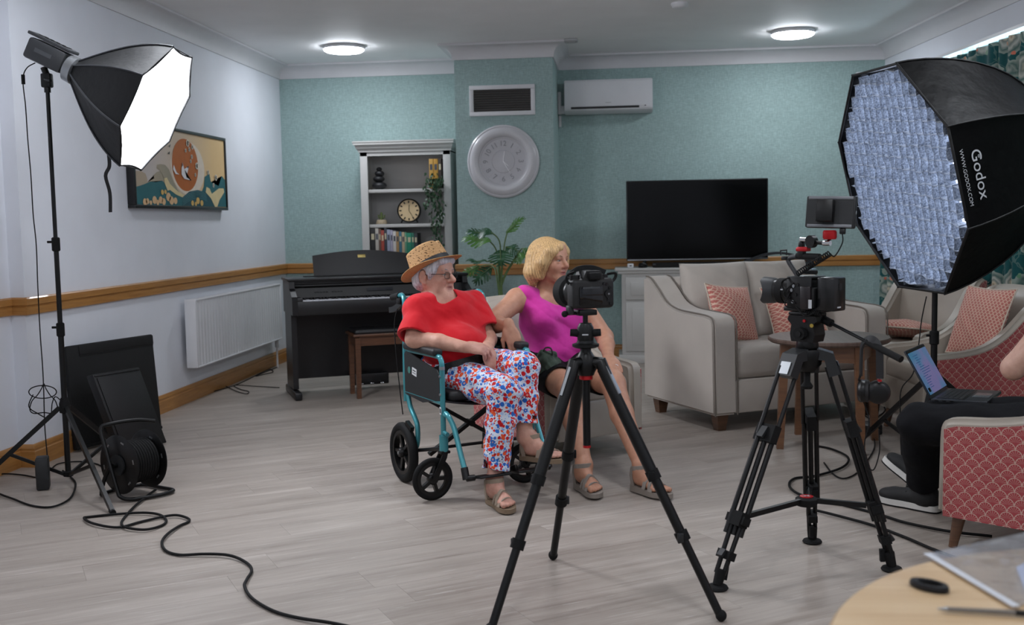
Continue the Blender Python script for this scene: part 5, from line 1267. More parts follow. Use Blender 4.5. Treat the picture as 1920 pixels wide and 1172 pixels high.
for i, (p, q, r_) in enumerate((((.055, -.03, .1), (.06, -.075, .06), (.055, -.02, .03)), ((.056, -.045, .07), (.066, -.06, .02), (.03, .03, .012)), ((.05, -.05, .12), (.07, -.08, .1), (.056, -.05, .05)), ((.04, .06, .0), (.06, .03, -.012), (.05, -.02, .02)))):
    B().tube(smooth_pts([p, q, r_], 8), .0028, 6).build('cable', M_rub, t, 80)
coil = [Vector((.035, .02 + .07 * k / 96, -.002 + .0)) + Vector((math.cos(2*PI*8*k/96), 0, math.sin(2*PI*8*k/96))) * .0085 for k in range(97)]
B().tube(coil, .0026, 6).build('coiled_cable', M_rub, t, 80)

# --- right gridded octagonal softbox
st = thing('light_stand', 'black light stand under the large gridded softbox on the right', 'stand', (1.56, 5.52, 0)); tripod_stand(st, [(-.30, .44), (-.24, -.47), (.53, .03)], .46, 1.40, .05, [.66], .0145)
n = Vector((-.947, -.217, -.238)).normalized(); C = Vector((1.351, 5.452, 1.439)); OS = Vector((1.56, 5.52, 1.40))
hz = Vector((math.cos(R(-77.11)), math.sin(R(-77.11)), 0)); vt = n.cross(hz); vt = vt if vt.z > 0 else -vt
FO = Matrix.Translation(-OS) @ oct_frame(C, n, hz, vt); RO = .60; rollO = R(66.67); DO = .80
ob = thing('octagonal_softbox', 'large black octagonal softbox with a fabric grid on the right', 'softbox', OS)
def pfo(s_):
    a = (1 - s_) * PI / 2 * .95; return (RO * math.cos(a) ** .92, -DO * math.sin(a) ** 1.2)
M_ofab = mat('softbox_fabric', '#050506', .5, var=.12, bump=.4, bscale=9, bdist=.02, spec=.12)
softbox_shell(ob, FO, 8, rollO, RO, DO, .06, pfo, M_ofab, M_nyl, .05)
M_grid = NT('grid_fabric'); f = M_grid.noise(M_grid.coord(), 120, 3); M_grid.base(M_grid.ramp(f, [(.3, lin('#47505f')), (.7, lin('#a0a9b6'))])); M_grid.bump(f, .3, .003); M_grid = M_grid.set(.6, sheen=.2)
pitch_ = .060; dep = .050; rnd = random.Random(11)
def inside(x, y):
    ap = RO * math.cos(PI/8) * .998
    return all(x * math.cos(rollO + PI/8 + k*PI/4) + y * math.sin(rollO + PI/8 + k*PI/4) < ap * (.972 + .008 * math.sin(x * 61 + y * 47)) for k in range(8))
g = B(); ga = R(-6); NG = 10; wph = [rnd.uniform(0, 6.28) for _ in range(400)]
wob = lambda i, x, y: 0.0025 * math.sin(x * 17 + wph[i % 97]) + .0018 * math.sin(x * 41 + wph[(i + 50) % 97])
def gp(a_, b_): return (a_ * math.cos(ga) - b_ * math.sin(ga), a_ * math.sin(ga) + b_ * math.cos(ga))
for fam in (0, 1):
    for i in range(-NG, NG + 1):
        o = i * pitch_; run = []
        ks = [k * .0094 for k in range(-66, 67)]
        for s_ in ks + [None]:
            ok = False
            if s_ is not None:
                wv_ = wob(i + 50 * fam, s_, o); a_, b_ = (o + wv_, s_) if fam == 0 else (s_, o + wv_); x, y = gp(a_, b_); ok = inside(x, y) and not (fam == 0 and o > .45 and math.sin(s_ * 66 + .6 * math.sin(s_ * 19)) > .90)
            if ok: run.append((x, y, s_))
            else:
                if len(run) > 2:
                    V = []
                    for x, y, q in run:
                        tw = .0035 * math.sin(q * 55 + wph[(i + 20) % 97 + 100 * fam]); zz = -.004 + .002 * math.sin(q * 67 + wph[i % 97])
                        dx, dy = gp(tw, 0) if fam == 0 else gp(0, tw)
                        V.append((g.bm.verts.new(FO @ Vector((x, y, -.012 - dep + zz))), g.bm.verts.new(FO @ Vector((x + dx, y + dy, -.008 + zz)))))
                    for A, C_ in zip(V, V[1:]): g.bm.faces.new((A[0], C_[0], C_[1], A[1]))
                run = []
g.build('grid', M_grid, ob, 60, thick=.0016)
po = [(RO * .985 * math.cos(rollO + 2*PI*i/8), RO * .985 * math.sin(rollO + 2*PI*i/8)) for i in range(8)]
b = B(); b.bm.faces.new([b.bm.verts.new(FO @ Vector((x * .96, y * .96, -.092))) for x, y in po]); b.build('diffuser', emis('octa_diffuser', '#d8e5ff', FILL), ob)
B().tube([FO @ Vector((x * 1.012, y * 1.012, -.006)) for x, y in po], .007, 6, closed=True).build('rim', M_nyl, ob, 80)
b = B(); b.tube([FO @ Vector((0, 0, -.16)), FO @ Vector((0, 0, -DO - .02))], .006, 8); b.build('shaft', M_alu, ob)
B().box((0, 0, .03), (.05, .06, .06), bev=.006).build('bracket', M_blk, ob)
# printed name on the side panel that faces the room
def on_panel(a0, a1, u, v):
    def P(a): r_, z = pfo(min(1., v)); return Vector((r_ * math.cos(a), r_ * math.sin(a), z))
    p, q = P(a0), P(a1); m_ = p.lerp(q, u); c = Vector((0, 0, pfo(min(1., v))[1])); return FO @ (m_ + (c - m_) * (4*u*(1-u) * .05 * max(0., math.sin(PI * v)) ** 1.4))
best = None
for i in range(8):
    a0, a1 = rollO + 2*PI*i/8, rollO + 2*PI*(i+1)/8; m_ = on_panel(a0, a1, .5, .85) + OS
    dcam = m_.y
    if best is None or dcam < best[0]: best = (dcam, a0, a1)
_, a0, a1 = best
pA, pB, pC = on_panel(a0, a1, .5, .80), on_panel(a0, a1, .95, .80), on_panel(a0, a1, .5, .55)
def panel_text(txt, size, u, v, m, ext):
    o = on_panel(a0, a1, u, v); ex = (on_panel(a0, a1, u + .1, v) - on_panel(a0, a1, u - .1, v)).normalized(); bk_ = (on_panel(a0, a1, u, v - .06) - on_panel(a0, a1, u, v + .04)).normalized()
    ex = ex if ex.z < 0 else -ex                    # reading downwards
    up_ = (bk_ - ex * bk_.dot(ex)).normalized(); nn = ex.cross(up_)
    if nn.dot(Vector((-.3, -1, 0))) < 0: nn = -nn; up_ = nn.cross(ex)
    M = Matrix(((ex.x, up_.x, nn.x, o.x + nn.x*.006), (ex.y, up_.y, nn.y, o.y + nn.y*.006), (ex.z, up_.z, nn.z, o.z + nn.z*.006), (0, 0, 0, 1)))
    return text_mesh('printed_name' if size > .05 else 'printed_address', txt, size, m, M, ob, .0006, spacing=1.02)
M_prt = mat('white_print', '#cfd2d6', .5)
panel_text('Godox', .078, .48, .87, M_prt, 0); panel_text('\u00ae', .022, .655, .855, M_prt, 0); panel_text('WWW.GODOX.COM', .026, .48, .945, M_prt, 0)
panel_text('\u00ae', .035, .86 if False else .5, .74, M_prt, 0) if False else None
tag(cable('power_cable', [at(1737, 556, 5.5), at(1728, 600, 5.45), at(1722, 650, 5.42), at(1712, 700, 5.40), at(1690, 730, 5.38), at(1688, 780, 5.36), at(1690, 850, 5.3), atz(1695, 900, .01)], .003, M_rub), 'thin black cable hanging below the large gridded softbox', 'cable')

# --- floor clutter on the right
floor_cable([(1860, 1010), (1780, 1002), (1700, 985), (1640, 965), (1560, 945), (1500, 932), (1480, 915), (1490, 900), (1530, 895), (1580, 880), (1590, 862), (1560, 845), (1530, 838)], .006, 'black cable curling round the feet of the video tripod')
floor_cable([(1900, 1085), (1820, 1062), (1750, 1035), (1700, 1012), (1640, 990), (1570, 972), (1530, 962)], .006, 'black cable running across the floor under the crew member')
floor_cable([(1545, 870), (1560, 890), (1580, 900), (1605, 890), (1625, 868), (1640, 840), (1636, 815)], .004, 'thin black cable looped on the floor behind the video tripod')
floor_cable([(1620, 780), (1636, 790), (1648, 782), (1660, 770), (1655, 760)], .004, 'thin black cable beside the dark pot under the side table')
p = atz(1628, 812); t = thing('power_adapter', 'small black adapter box on the floor behind the video tripod', 'power supply', (p.x, p.y, 0), R(20)); B().box((0, 0, .03), (.1, .14, .058), bev=.006).build('body', M_dk, t); B().box((0, -.071, .03), (.05, .002, .02)).build('socket', M_blk, t)
p = atz(1622, 772); t = thing('dark_pot', 'small dark brown pot on the floor by the side table', 'pot', (p.x + .015, p.y - .08, 0)); B().lathe([(0, 0), (.05, 0), (.065, .12), (.07, .13), (.064, .13), (.058, .1), (0, .09)], 22).build('body', mat('brown_pot', '#3a2a22', .6), t); B().lathe([(0, .09), (.055, .09), (.055, .1), (0, .105)], 18).build('soil', M_dk, t)

# --- laptop on the lap
Hn = Vector((1.272, 4.53, .502)); hd_ = Vector((.47, .88, 0)).normalized(); fd = Vector((.88, -.47, .02)).normalized()
t = thing('laptop', 'open grey laptop with a blue document on the crew member\'s lap', 'laptop', Hn); LW, LD = .315, .215
def pl_(p0, ex, ey, w, d, th_, nm, m, par, bev=.003, o=(0, 0)):
    ez = ex.cross(ey).normalized(); M = Matrix(((ex.x, ey.x, ez.x, p0.x), (ex.y, ey.y, ez.y, p0.y), (ex.z, ey.z, ez.z, p0.z), (0, 0, 0, 1)))
    return B().box((o[0] + w/2, o[1] + d/2, th_/2), (w, d, abs(th_)), bev=bev, M=M).build(nm, m, par)
Z0 = Vector((0, 0, 0)); M_lap = mat('laptop_shell', '#3a3c40', .35, .5)
pl_(Z0, fd, hd_, LD, LW, .015, 'base', M_lap, t)
ez = fd.cross(hd_).normalized()
kz = Vector((0, 0, .0155)); keyb = pl_(kz, fd, hd_, LD * .5, LW * .9, .001, 'keyboard', M_blk, t, .0005, (LD * .08, LW * .05)); pl_(kz, fd, hd_, LD * .3, LW * .38, .0008, 'trackpad', mat('trackpad', '#6a6c70', .25, .4), t, .0003, (LD * .64, LW * .31))
ks = B()
ey = hd_
for r_ in range(5):
    for c_ in range(13):
        p = kz + fd * (LD * .1 + r_ * .0195) + hd_ * (LW * .07 + c_ * .0208) + Vector((0, 0, .001)); ks.box(p + fd * .008 + hd_ * .009, (.015, .016, .002), rot=(0, 0, math.atan2(fd.y, fd.x)))
ks.build('keys', M_dk, keyb)['kind'] = 'stuff'
for k in range(3): B().box(fd * (.02 + .03 * k) + hd_ * -.0005 + Vector((0, 0, .008)), (.014, .002, .005), rot=(0, 0, math.atan2(fd.y, fd.x))).build('side_port', M_blk, t)
up_ = (Vector((-.40, .19, .79))).normalized(); up_ = (up_ - hd_ * up_.dot(hd_)).normalized(); s0 = Vector((0, 0, .013))
pl_(s0, hd_, up_, LW, .222, -.006, 'lid', M_lap, t, .002)
nz = hd_.cross(up_).normalized(); nz = nz if nz.x > 0 else -nz
Ms = NT('laptop_screen'); tcx = Ms.n('ShaderNodeTexCoord'); nzz = Ms.noise(tcx.outputs['Object'], 7, 1); cc = Ms.ramp(nzz, [(.35, lin('#5aa6d8')), (.5, lin('#7fa8e0')), (.62, lin('#a79fe0'))]); Ms.base((0, 0, 0, 1)); Ms.l(cc, Ms.b.inputs['Emission Color']); Ms.b.inputs['Emission Strength'].default_value = .3; Ms = Ms.set(.2)
def scr(x0, y0_, x1, y1_, h, nm, m):
    b = B(); q = lambda x, y: s0 + hd_ * (x * LW) + up_ * (y * .222) + nz * h
    b.quad(q(x0, y0_), q(x1, y0_), q(x1, y1_), q(x0, y1_)); return b.build(nm, m, t)
scr(.02, .07, .98, .93, .0035, 'screen', Ms)
scr(.02, .93, .98, .98, .0034, 'bezel', M_blk)
scr(.05, .12, .16, .2, .0042, 'video_thumbnail', M_blk); M_txt = emis('screen_text', '#3c5f9e', .3, '#223355')
rr_ = random.Random(4)
for k in range(15):
    y = .84 - .047 * k; x0 = .16 + .0 * k
    scr(x0 + (0.06 if k % 3 else 0), y, x0 + .16 + rr_.random() * .38, y + .012, .0042, 'text_line', M_txt)

# --- things on the foreground table
def tb(u, v): return atz(u, v, TZ + .0015)
t = thing('plastic_sleeve', 'clear plastic sleeve with a pale sheet on the beech table', 'plastic sleeve', tb(1830, 1060)); O_ = t.location
q = [tb(1738, 1042), tb(1925, 1001), tb(2100, 1070), tb(1905, 1142)]
gp_ = NT('clear_plastic'); tr_ = gp_.n('ShaderNodeBsdfTransparent'); tr_.inputs[0].default_value = (.97, .975, .985, 1); gl = gp_.n('ShaderNodeBsdfGlossy'); gl.inputs['Roughness'].default_value = .12
bp_ = gp_.n('ShaderNodeBump'); bp_.inputs['Strength'].default_value = .6; bp_.inputs['Distance'].default_value = .012; gp_.l(gp_.noise(gp_.coord(), 16, 2), bp_.inputs['Height']); gp_.l(bp_.outputs[0], gl.inputs['Normal'])
lw_ = gp_.n('ShaderNodeLayerWeight'); lw_.inputs['Blend'].default_value = .28; gp_.l(bp_.outputs[0], lw_.inputs['Normal']); df_ = gp_.n('ShaderNodeBsdfDiffuse'); df_.inputs[0].default_value = (.8, .82, .86, 1); m0 = gp_.n('ShaderNodeMixShader'); m0.inputs[0].default_value = .16; gp_.l(tr_.outputs[0], m0.inputs[1]); gp_.l(df_.outputs[0], m0.inputs[2]); mx = gp_.n('ShaderNodeMixShader'); gp_.l(lw_.outputs['Fresnel'], mx.inputs[0]); gp_.l(m0.outputs[0], mx.inputs[1]); gp_.l(gl.outputs[0], mx.inputs[2]); gp_.l(mx.outputs[0], gp_.out.inputs[0]); gp_ = gp_.m
def slv(z, amp):
    def fn(u, v):
        p = q[0].lerp(q[1], u).lerp(q[3].lerp(q[2], u), v) - O_; p.z += z + amp * (math.sin(7*u + 3*v) * math.sin(5*v + 2*u) + 1) * math.sin(PI * u) * math.sin(PI * v); return p
    return fn
B().grid(slv(.0005, 0), 8, 8).build('back_sheet', gp_, t, 80); B().grid(slv(.004, .006), 22, 22).build('front_sheet', gp_, t, 80)
pp = [q[0].lerp(q[1], .50).lerp(q[3].lerp(q[2], .36), .52), q[1].lerp(q[2], .36), q[2].lerp(q[1], .05), q[3].lerp(q[2], .12)]
b = B(); b.bm.faces.new([b.bm.verts.new(p - O_ + Vector((0, 0, .0025))) for p in pp]); b.build('paper', mat('pale_blue_paper', '#b9c4e0', .7), t)
B().tube([q[0] - O_ + Vector((0, 0, .004)), q[3] - O_ + Vector((0, 0, .004))], 0, 4, flat=(.006, .0008)).build('edge_strip', mat('milky_plastic', '#d3d6dc', .15), t)
p0, p1 = tb(1757, 1147), tb(1925, 1156); dr = (p1 - p0).normalized(); t = thing('pen', 'slim silver and black pen lying on the beech table', 'pen', p0 + Vector((0, 0, .0045)))
B().tube([Vector((0, 0, 0)), dr * .014], [.0008, .0036], 10).build('tip', M_alu, t); B().tube([dr * .014, dr * .105], [.0036, .0042], 12).build('barrel', mat('pen_silver', '#77726c', .35, .1), t); B().tube([dr * .105, dr * .145], .0044, 12).build('cap', M_blk, t)
p = tb(1744, 1103); t = thing('key_fob', 'black oval plastic fob with a ring lying on the beech table', 'fob', p)
ea = (tb(1778, 1112) - tb(1710, 1094)); L2 = ea.length / 2; ea.normalize(); eb = Vector((-ea.y, ea.x, 0)); b = B(); V = []
for k in range(40):
    a = 2*PI*k/40; ro, ri = (1 + .12 * max(0, -math.cos(a)) ** 3), .62
    def e(r_, z): return eb * (math.sin(a) * L2 * .62 * r_) + ea * (math.cos(a) * L2 * r_) + Vector((0, 0, z))
    V.append([b.bm.verts.new(e(x, z)) for x, z in ((ro, 0), (ro, .006), (ro * .93, .009), (ri + .05, .009), (ri, .006), (ri, .003))])
for k in range(40):
    A, D_ = V[k], V[(k+1) % 40]
    for j in range(5): b.bm.faces.new((A[j], D_[j], D_[j+1], A[j+1]))
b.build('ring', M_blk, t)
b = B(); b.bm.faces.new([v for v in [b.bm.verts.new(eb * (math.sin(2*PI*k/40) * L2 * .62 * .64) + ea * (math.cos(2*PI*k/40) * L2 * .64) + Vector((0, 0, .0035))) for k in range(40)]]); b.build('centre', mat('fob_centre', '#1d1814', .25), t)
# ---------------------------------------------------------------- wheelchair (local: forward = -y, the sitter's left = +x)
M_tealm = mat('teal_metallic', '#3f8f98', .3, .35, coat=.4); M_seat = mat('black_seat_nylon', '#121315', .55, bump=.2, bscale=120)
WO, WT = Vector((-.745, 5.13, 0)), R(34)
wc = thing('wheelchair', 'teal framed attendant wheelchair with the older woman sitting in it', 'wheelchair', WO, WT)
def wl(p): return Matrix.Rotation(-WT, 3, 'Z') @ (Vector(p) - WO)
def ww(p): return WO + Matrix.Rotation(WT, 3, 'Z') @ Vector(p)
def wheel(c, axis_ang, rad, tyre, hubw, spokes, name, par, steel=False):
    M = Matrix.Translation(Vector(c)) @ Matrix.Rotation(axis_ang, 4, 'Z') @ Matrix.Rotation(R(90), 4, 'Y')
    w_ = B(); w_.tube([(M @ Vector(((rad - tyre) * math.cos(a), (rad - tyre) * math.sin(a), 0))) for a in [2*PI*i/44 for i in range(44)]], tyre, 10, closed=True); w_ = w_.build(name, M_rub, par, 80)
    ri = rad - 2 * tyre
    B().lathe([(ri - .012, -tyre * .7), (ri + .006, -tyre * .7), (ri + .006, tyre * .7), (ri - .012, tyre * .7), (ri - .012, -tyre * .7)], 40, M).build('rim', M_blk, w_)
    B().lathe([(0, -hubw), (.02, -hubw), (.026, -hubw * .6), (.026, hubw * .6), (.02, hubw), (0, hubw)], 20, M).build('hub', M_blk, w_)
    for k in range(spokes):
        a = 2*PI*k/spokes + .3; p, q = M @ Vector((.02 * math.cos(a), .02 * math.sin(a), 0)), M @ Vector(((ri - .006) * math.cos(a), (ri - .006) * math.sin(a), 0))
        B().tube([p, q], 0, 4, flat=(.011, .008)).build('spoke', M_blk, w_)
    if steel: B().cyl(M @ Vector((0, 0, -hubw - .004)), M @ Vector((0, 0, hubw + .004)), .008, n=10).build('axle_bolt', M_alu, w_)
for sx in (-1, 1):
    wheel((sx * .262, .205, .150), 0, .150, .023, .028, 5, 'rear_wheel', wc, True)
cps = {-1: (wl((-.873, 4.806, 0)), 0), 1: (wl((-.475, 5.151, 0)), 0)}
for sx in (-1, 1):
    cp = cps[sx][0]; piv = Vector((sx * .23, -.205, 0)); d = cp - piv; ang = R(-91) if sx < 0 else R(-97)
    wheel((cp.x, cp.y, .1), ang, .1, .013, .018, 5, 'front_caster', wc)
    axv = Matrix.Rotation(ang, 3, 'Z') @ Vector((1, 0, 0))
    f = B()
    for o in (-.024, .024): f.tube([Vector((cp.x, cp.y, .1)) + axv * o, Vector((cp.x, cp.y, .1)).lerp(Vector((piv.x, piv.y, .222)), .85) + axv * o, Vector((piv.x, piv.y, .222)) + axv * o * .6], 0, 4, flat=(.004, .013))
    f.box((piv.x, piv.y, .222), (.05, .04, .014), bev=.004); f.build('caster_fork', M_blk, wc)
    B().cyl((piv.x, piv.y, .225), (piv.x, piv.y, .30), .021, n=16).build('caster_housing', M_tealm, wc)
for sx in (-1, 1):
    x = sx * .23
    B().tube(smooth_pts([(x, -.205, .24), (x, -.205, .45), (x, -.205, .58), (x, -.204, .63), (x, -.192, .652), (x, -.165, .662), (x, .0, .662), (x, .20, .658)], 6), .0125, 12).build('front_post', M_tealm, wc, 80)
    B().tube(smooth_pts([(x, .235, .40), (x, .235, .62), (x * .97, .24, .82), (x * .95, .252, .895), (x * .93, .285, .922), (x * .92, .33, .918)], 6), .0125, 12).build('back_post', M_tealm, wc, 80)
    B().tube(smooth_pts([(x * .92, .325, .919), (x * .915, .38, .912), (x * .91, .43, .905)], 4), .0165, 12).build('push_grip', M_rub, wc, 80)
    lv = B().tube(smooth_pts([(x * .93, .30, .885), (x * .95, .35, .86), (x * .96, .40, .845), (x * .95, .445, .84)], 5), 0, 4, flat=(.007, .014)).build('brake_lever', M_dk, wc)
    B().box((x * .93, .315, .893), (.03, .045, .03), bev=.006).build('lever_clamp', M_blk, lv)
    B().tube(smooth_pts([(x * .95, .33, .87), (x * 1.02, .35, .78), (x * 1.05, .32, .62), (x * 1.06, .28, .45), (x * 1.06, .25, .33)], 6), .0028, 6).build('brake_cable', M_rub, wc, 80)
    B().tube([(x, .22, .45), (x, -.20, .45)], .0125, 12).build('seat_rail', M_tealm, wc)
    B().tube(smooth_pts([(x, .21, .445), (x, .185, .38), (x, .13, .33), (x, .10, .29), (x, .11, .20), (x, .18, .155), (x, .205, .15)], 6), .0125, 12).build('rear_frame', M_tealm, wc, 80)
    B().tube([(x, .12, .17), (x, -.19, .235)], .009, 10).build('lower_rail', M_blk, wc)
    B().tube([(x * 1.12, .10, .28), (x * 1.13, .16, .305)], 0, 4, flat=(.01, .012)).build('brake_shoe', M_blk, wc)
    p = B(); p.prism([(-.20, .46), (-.20, .57), (-.17, .60), (.19, .655), (.215, .64), (.215, .44), (.0, .425)], .006, Matrix(((0, 0, 1, x + sx * .012), (1, 0, 0, 0), (0, 1, 0, 0), (0, 0, 0, 1)))); p = p.build('side_guard', mat('guard_plastic', '#1d1f21', .5), wc, 20)
    if sx < 0:
        xo = x - .0135
        B().lathe([(0, 0), (.017, 0), (.017, .0015), (0, .0015)], 20, Matrix(((0, 0, -1, xo + .001), (1, 0, 0, .155), (0, 1, 0, .565), (0, 0, 0, 1)))).build('round_badge', mat('badge_green', '#3f6f68', .4), p)
        B().box((xo, .09, .562), (.0015, .055, .036), rot=(R(8), 0, 0)).build('side_label', mat('white_label', '#c9cbcc', .5), p)
        B().box((xo - .0008, .09, .568), (.0008, .036, .005), rot=(R(8), 0, 0)).build('label_print', M_dk, p); B().box((xo - .0008, .09, .556), (.0008, .04, .003), rot=(R(8), 0, 0)).build('label_print', M_dk, p)
        B().box((x - .0131, -.205, .415), (.001, .018, .035)).build('post_label', mat('white_label', '#c9cbcc', .5), wc); B().box((x - .0137, -.205, .415), (.0008, .01, .02)).build('post_label_print', M_dk, wc)
    B().box((x, .02, .680), (.052, .37, .034), bev=.012, seg=3).build('arm_pad', M_seat, wc)
    hx = x * .93
    b = B(); b.tube([(x, -.205, .40), (x, -.245, .395)], .01, 10); b.tube([(x, -.205, .315), (x, -.25, .31)], .01, 10); b.build('hanger_bracket', M_tealm, wc)
    B().tube(smooth_pts([(x * .98, -.225, .405), (x * .98, -.26, .39), (hx, -.29, .34), (hx, -.36, .22), (hx, -.395, .165)], 6), .0125, 12).build('footrest_hanger', M_tealm, wc, 80)
    B().tube([(hx, -.385, .18), (hx, -.405, .13)], .017, 12).build('hanger_end', M_blk, wc)
    B().tube([(hx, -.408, .135), (hx * .82, -.41, .135)], .014, 10).build('footplate_hinge', M_blk, wc)
    b = B(); b.box((sx * .098, -.42, .137), (.16, .105, .012), rot=(R(-10), 0, 0), bev=.005); b.box((sx * .03, -.395, .148), (.02, .05, .03), rot=(R(-20), 0, R(20 * sx)), bev=.006); b.build('footplate', M_blk, wc)
    B().cyl((x, -.205, .605), (x - sx * .0, -.205, .62), .0135, n=12).build('tube_ring', M_alu, wc)
    for z in (.575, .49): B().cyl((x + sx * .011, -.205, z), (x + sx * .0165, -.205, z), .006, n=10).build('rivet', M_alu, wc)
def sag(u, v): return (-.225 + .45 * u, -.215 + .43 * v, .462 - .03 * math.sin(PI * u))
B().grid(sag, 12, 8).build('seat_sling', M_seat, wc, 80, thick=.008)
B().box((0, -.01, .474), (.40, .40, .05), bev=.02, seg=3).build('seat_cushion', M_seat, wc)
def bsl(u, v): return (-.215 + .43 * u, .235 + .035 * math.sin(PI * u), .47 + .40 * v)
B().grid(bsl, 12, 8).build('back_sling', M_seat, wc, 80, thick=.008)
B().tube([(-.225, -.02, .44), (.215, -.02, .17)], 0, 4, flat=(.013, .009)).build('cross_brace', M_blk, wc); B().tube([(.225, .0, .44), (-.215, .0, .17)], 0, 4, flat=(.013, .009)).build('cross_brace', M_blk, wc)
B().cyl((0, -.04, .305), (0, .02, .305), .016, n=12).build('brace_pivot', M_blk, wc)
B().tube([(-.23, .12, .168), (.23, .12, .168)], .008, 10).build('rear_axle_bar', M_blk, wc)
B().tube(smooth_pts([wl(at(800, 702, 5.02)), wl(at(828, 694, 4.96)), wl(at(860, 684, 4.945)), wl(at(895, 674, 4.99)), wl(at(935, 660, 5.16)), wl(at(955, 650, 5.3))], 4), 0, 4, flat=(.0014, .024)).build('lap_belt', M_nyl, wc)
# ---------------------------------------------------------------- people
V3 = lambda *a: np.array(a, float)
def nrmz(v): v = np.array(v, float); return v / np.linalg.norm(v)
def m_skin(name, rough=.48, bumps=.25, bs=170):
    n = NT(name); a = n.n('ShaderNodeAttribute', attribute_name='col'); f = n.noise(n.coord(), 38, 4, .6)
    n.base(n.mix(.35, a.outputs['Color'], n.ramp(f, [(.3, (.55, .42, .40, 1)), (.7, (1., 1., 1., 1))]), 'MULTIPLY'))
    n.bump(n.noise(n.coord(), bs, 3), bumps, .0016); return n.set(rough, spec=.4, sub=.12)
M_skinP = m_skin('skin_pale', .5, .45, 120); M_skinT = m_skin('skin_tanned', .5, .2)
def m_cloth(name, c, bumps=.3, bs=18, rough=.8, var=.08, sheen=.15):
    n = NT(name); cc = lin(c); f = n.noise(n.coord(), 6, 3); n.base(n.ramp(f, [(.3, tuple(x * (1 - var) for x in cc[:3]) + (1,)), (.7, tuple(min(1, x * (1 + var)) for x in cc[:3]) + (1,))]))
    fold = n.n('ShaderNodeTexWave', wave_type='BANDS', bands_direction='DIAGONAL'); fold.inputs['Scale'].default_value = bs * .32; fold.inputs['Distortion'].default_value = 7.; fold.inputs['Detail'].default_value = 1.5; fold.inputs['Detail Scale'].default_value = 1.2; n.l(n.coord((1, 1, 1)), fold.inputs['Vector'])
    h = n.math('ADD', n.math('ADD', n.math('MULTIPLY', n.noise(n.coord((1, 1, 1)), bs, 2), .8), n.math('MULTIPLY', fold.outputs['Fac'], .35)), n.math('MULTIPLY', n.noise(n.coord(), 900, 2), .04)); n.bump(h, bumps, .02); return n.set(rough, spec=.2, sheen=sheen)
def m_hair(name, lo, hi, sc=(130, 130, 16)):
    n = NT(name); f = n.noise(n.coord(sc), 1.0, 4, .6); n.base(n.ramp(f, [(.3, lin(lo)), (.55, lin(hi)), (.75, tuple(min(1, x * 1.25) for x in lin(hi)[:3]) + (1,))])); n.bump(f, .35, .004); return n.set(.45, spec=.4)
def m_pants():
    """white cotton printed with scattered red, orange and blue flowers"""
    n = NT('printed_cotton'); v = n.coord(); nz = n.n('ShaderNodeTexNoise'); nz.inputs['Scale'].default_value = 28; n.l(v, nz.inputs['Vector'])
    s_ = n.n('ShaderNodeVectorMath', operation='SCALE'); s_.inputs['Scale'].default_value = .016; n.l(nz.outputs['Color'], s_.inputs[0]); w = n.n('ShaderNodeVectorMath', operation='ADD'); n.l(v, w.inputs[0]); n.l(s_.outputs[0], w.inputs[1])
    def vor(sc, seed):
        m = n.n('ShaderNodeVectorMath', operation='ADD'); m.inputs[1].default_value = (seed, seed * 1.7, seed * .6); n.l(w.outputs[0], m.inputs[0])
        x = n.n('ShaderNodeTexVoronoi'); x.inputs['Scale'].default_value = sc; n.l(m.outputs[0], x.inputs['Vector']); sp = n.n('ShaderNodeSeparateColor'); n.l(x.outputs['Color'], sp.inputs[0]); return x.outputs['Distance'], sp.outputs
    d1, c1 = vor(42, 0); d2, c2 = vor(64, 3.1); d3, c3 = vor(90, 7.7)
    base = lin('#ccd2de')
    k3 = n.ramp(c3[0], [(0, lin('#2c4270')), (.5, lin('#24365f')), (.51, lin('#8fb0dd')), (1, lin('#b9412f'))], 'CONSTANT'); a = n.mix(n.math('LESS_THAN', d3, .29), base, k3)
    k2 = n.ramp(c2[0], [(0, lin('#7fa5dc')), (.28, lin('#c5262b')), (.5, lin('#3a6fc0')), (.72, lin('#a9c0e4')), (.86, lin('#d9542f'))], 'CONSTANT'); a = n.mix(n.math('LESS_THAN', d2, .42), a, k2)
    k1 = n.ramp(c1[0], [(0, lin('#c01c24')), (.34, lin('#2763b8')), (.62, lin('#dd5328')), (.82, lin('#b3161f'))], 'CONSTANT'); a = n.mix(n.math('LESS_THAN', d1, .47), a, k1)
    a = n.mix(n.math('MULTIPLY', n.math('LESS_THAN', d1, .17), n.math('GREATER_THAN', c1[1], .45)), a, lin('#e9b9a6')); a = n.mix(n.math('MULTIPLY', n.math('LESS_THAN', d1, .09), n.math('GREATER_THAN', c1[1], .45)), a, lin('#c03a2a'))
    n.base(a); n.bump(n.noise(n.coord(), 16, 2), .3, .02); return n.set(.8, spec=.2, sheen=.1)
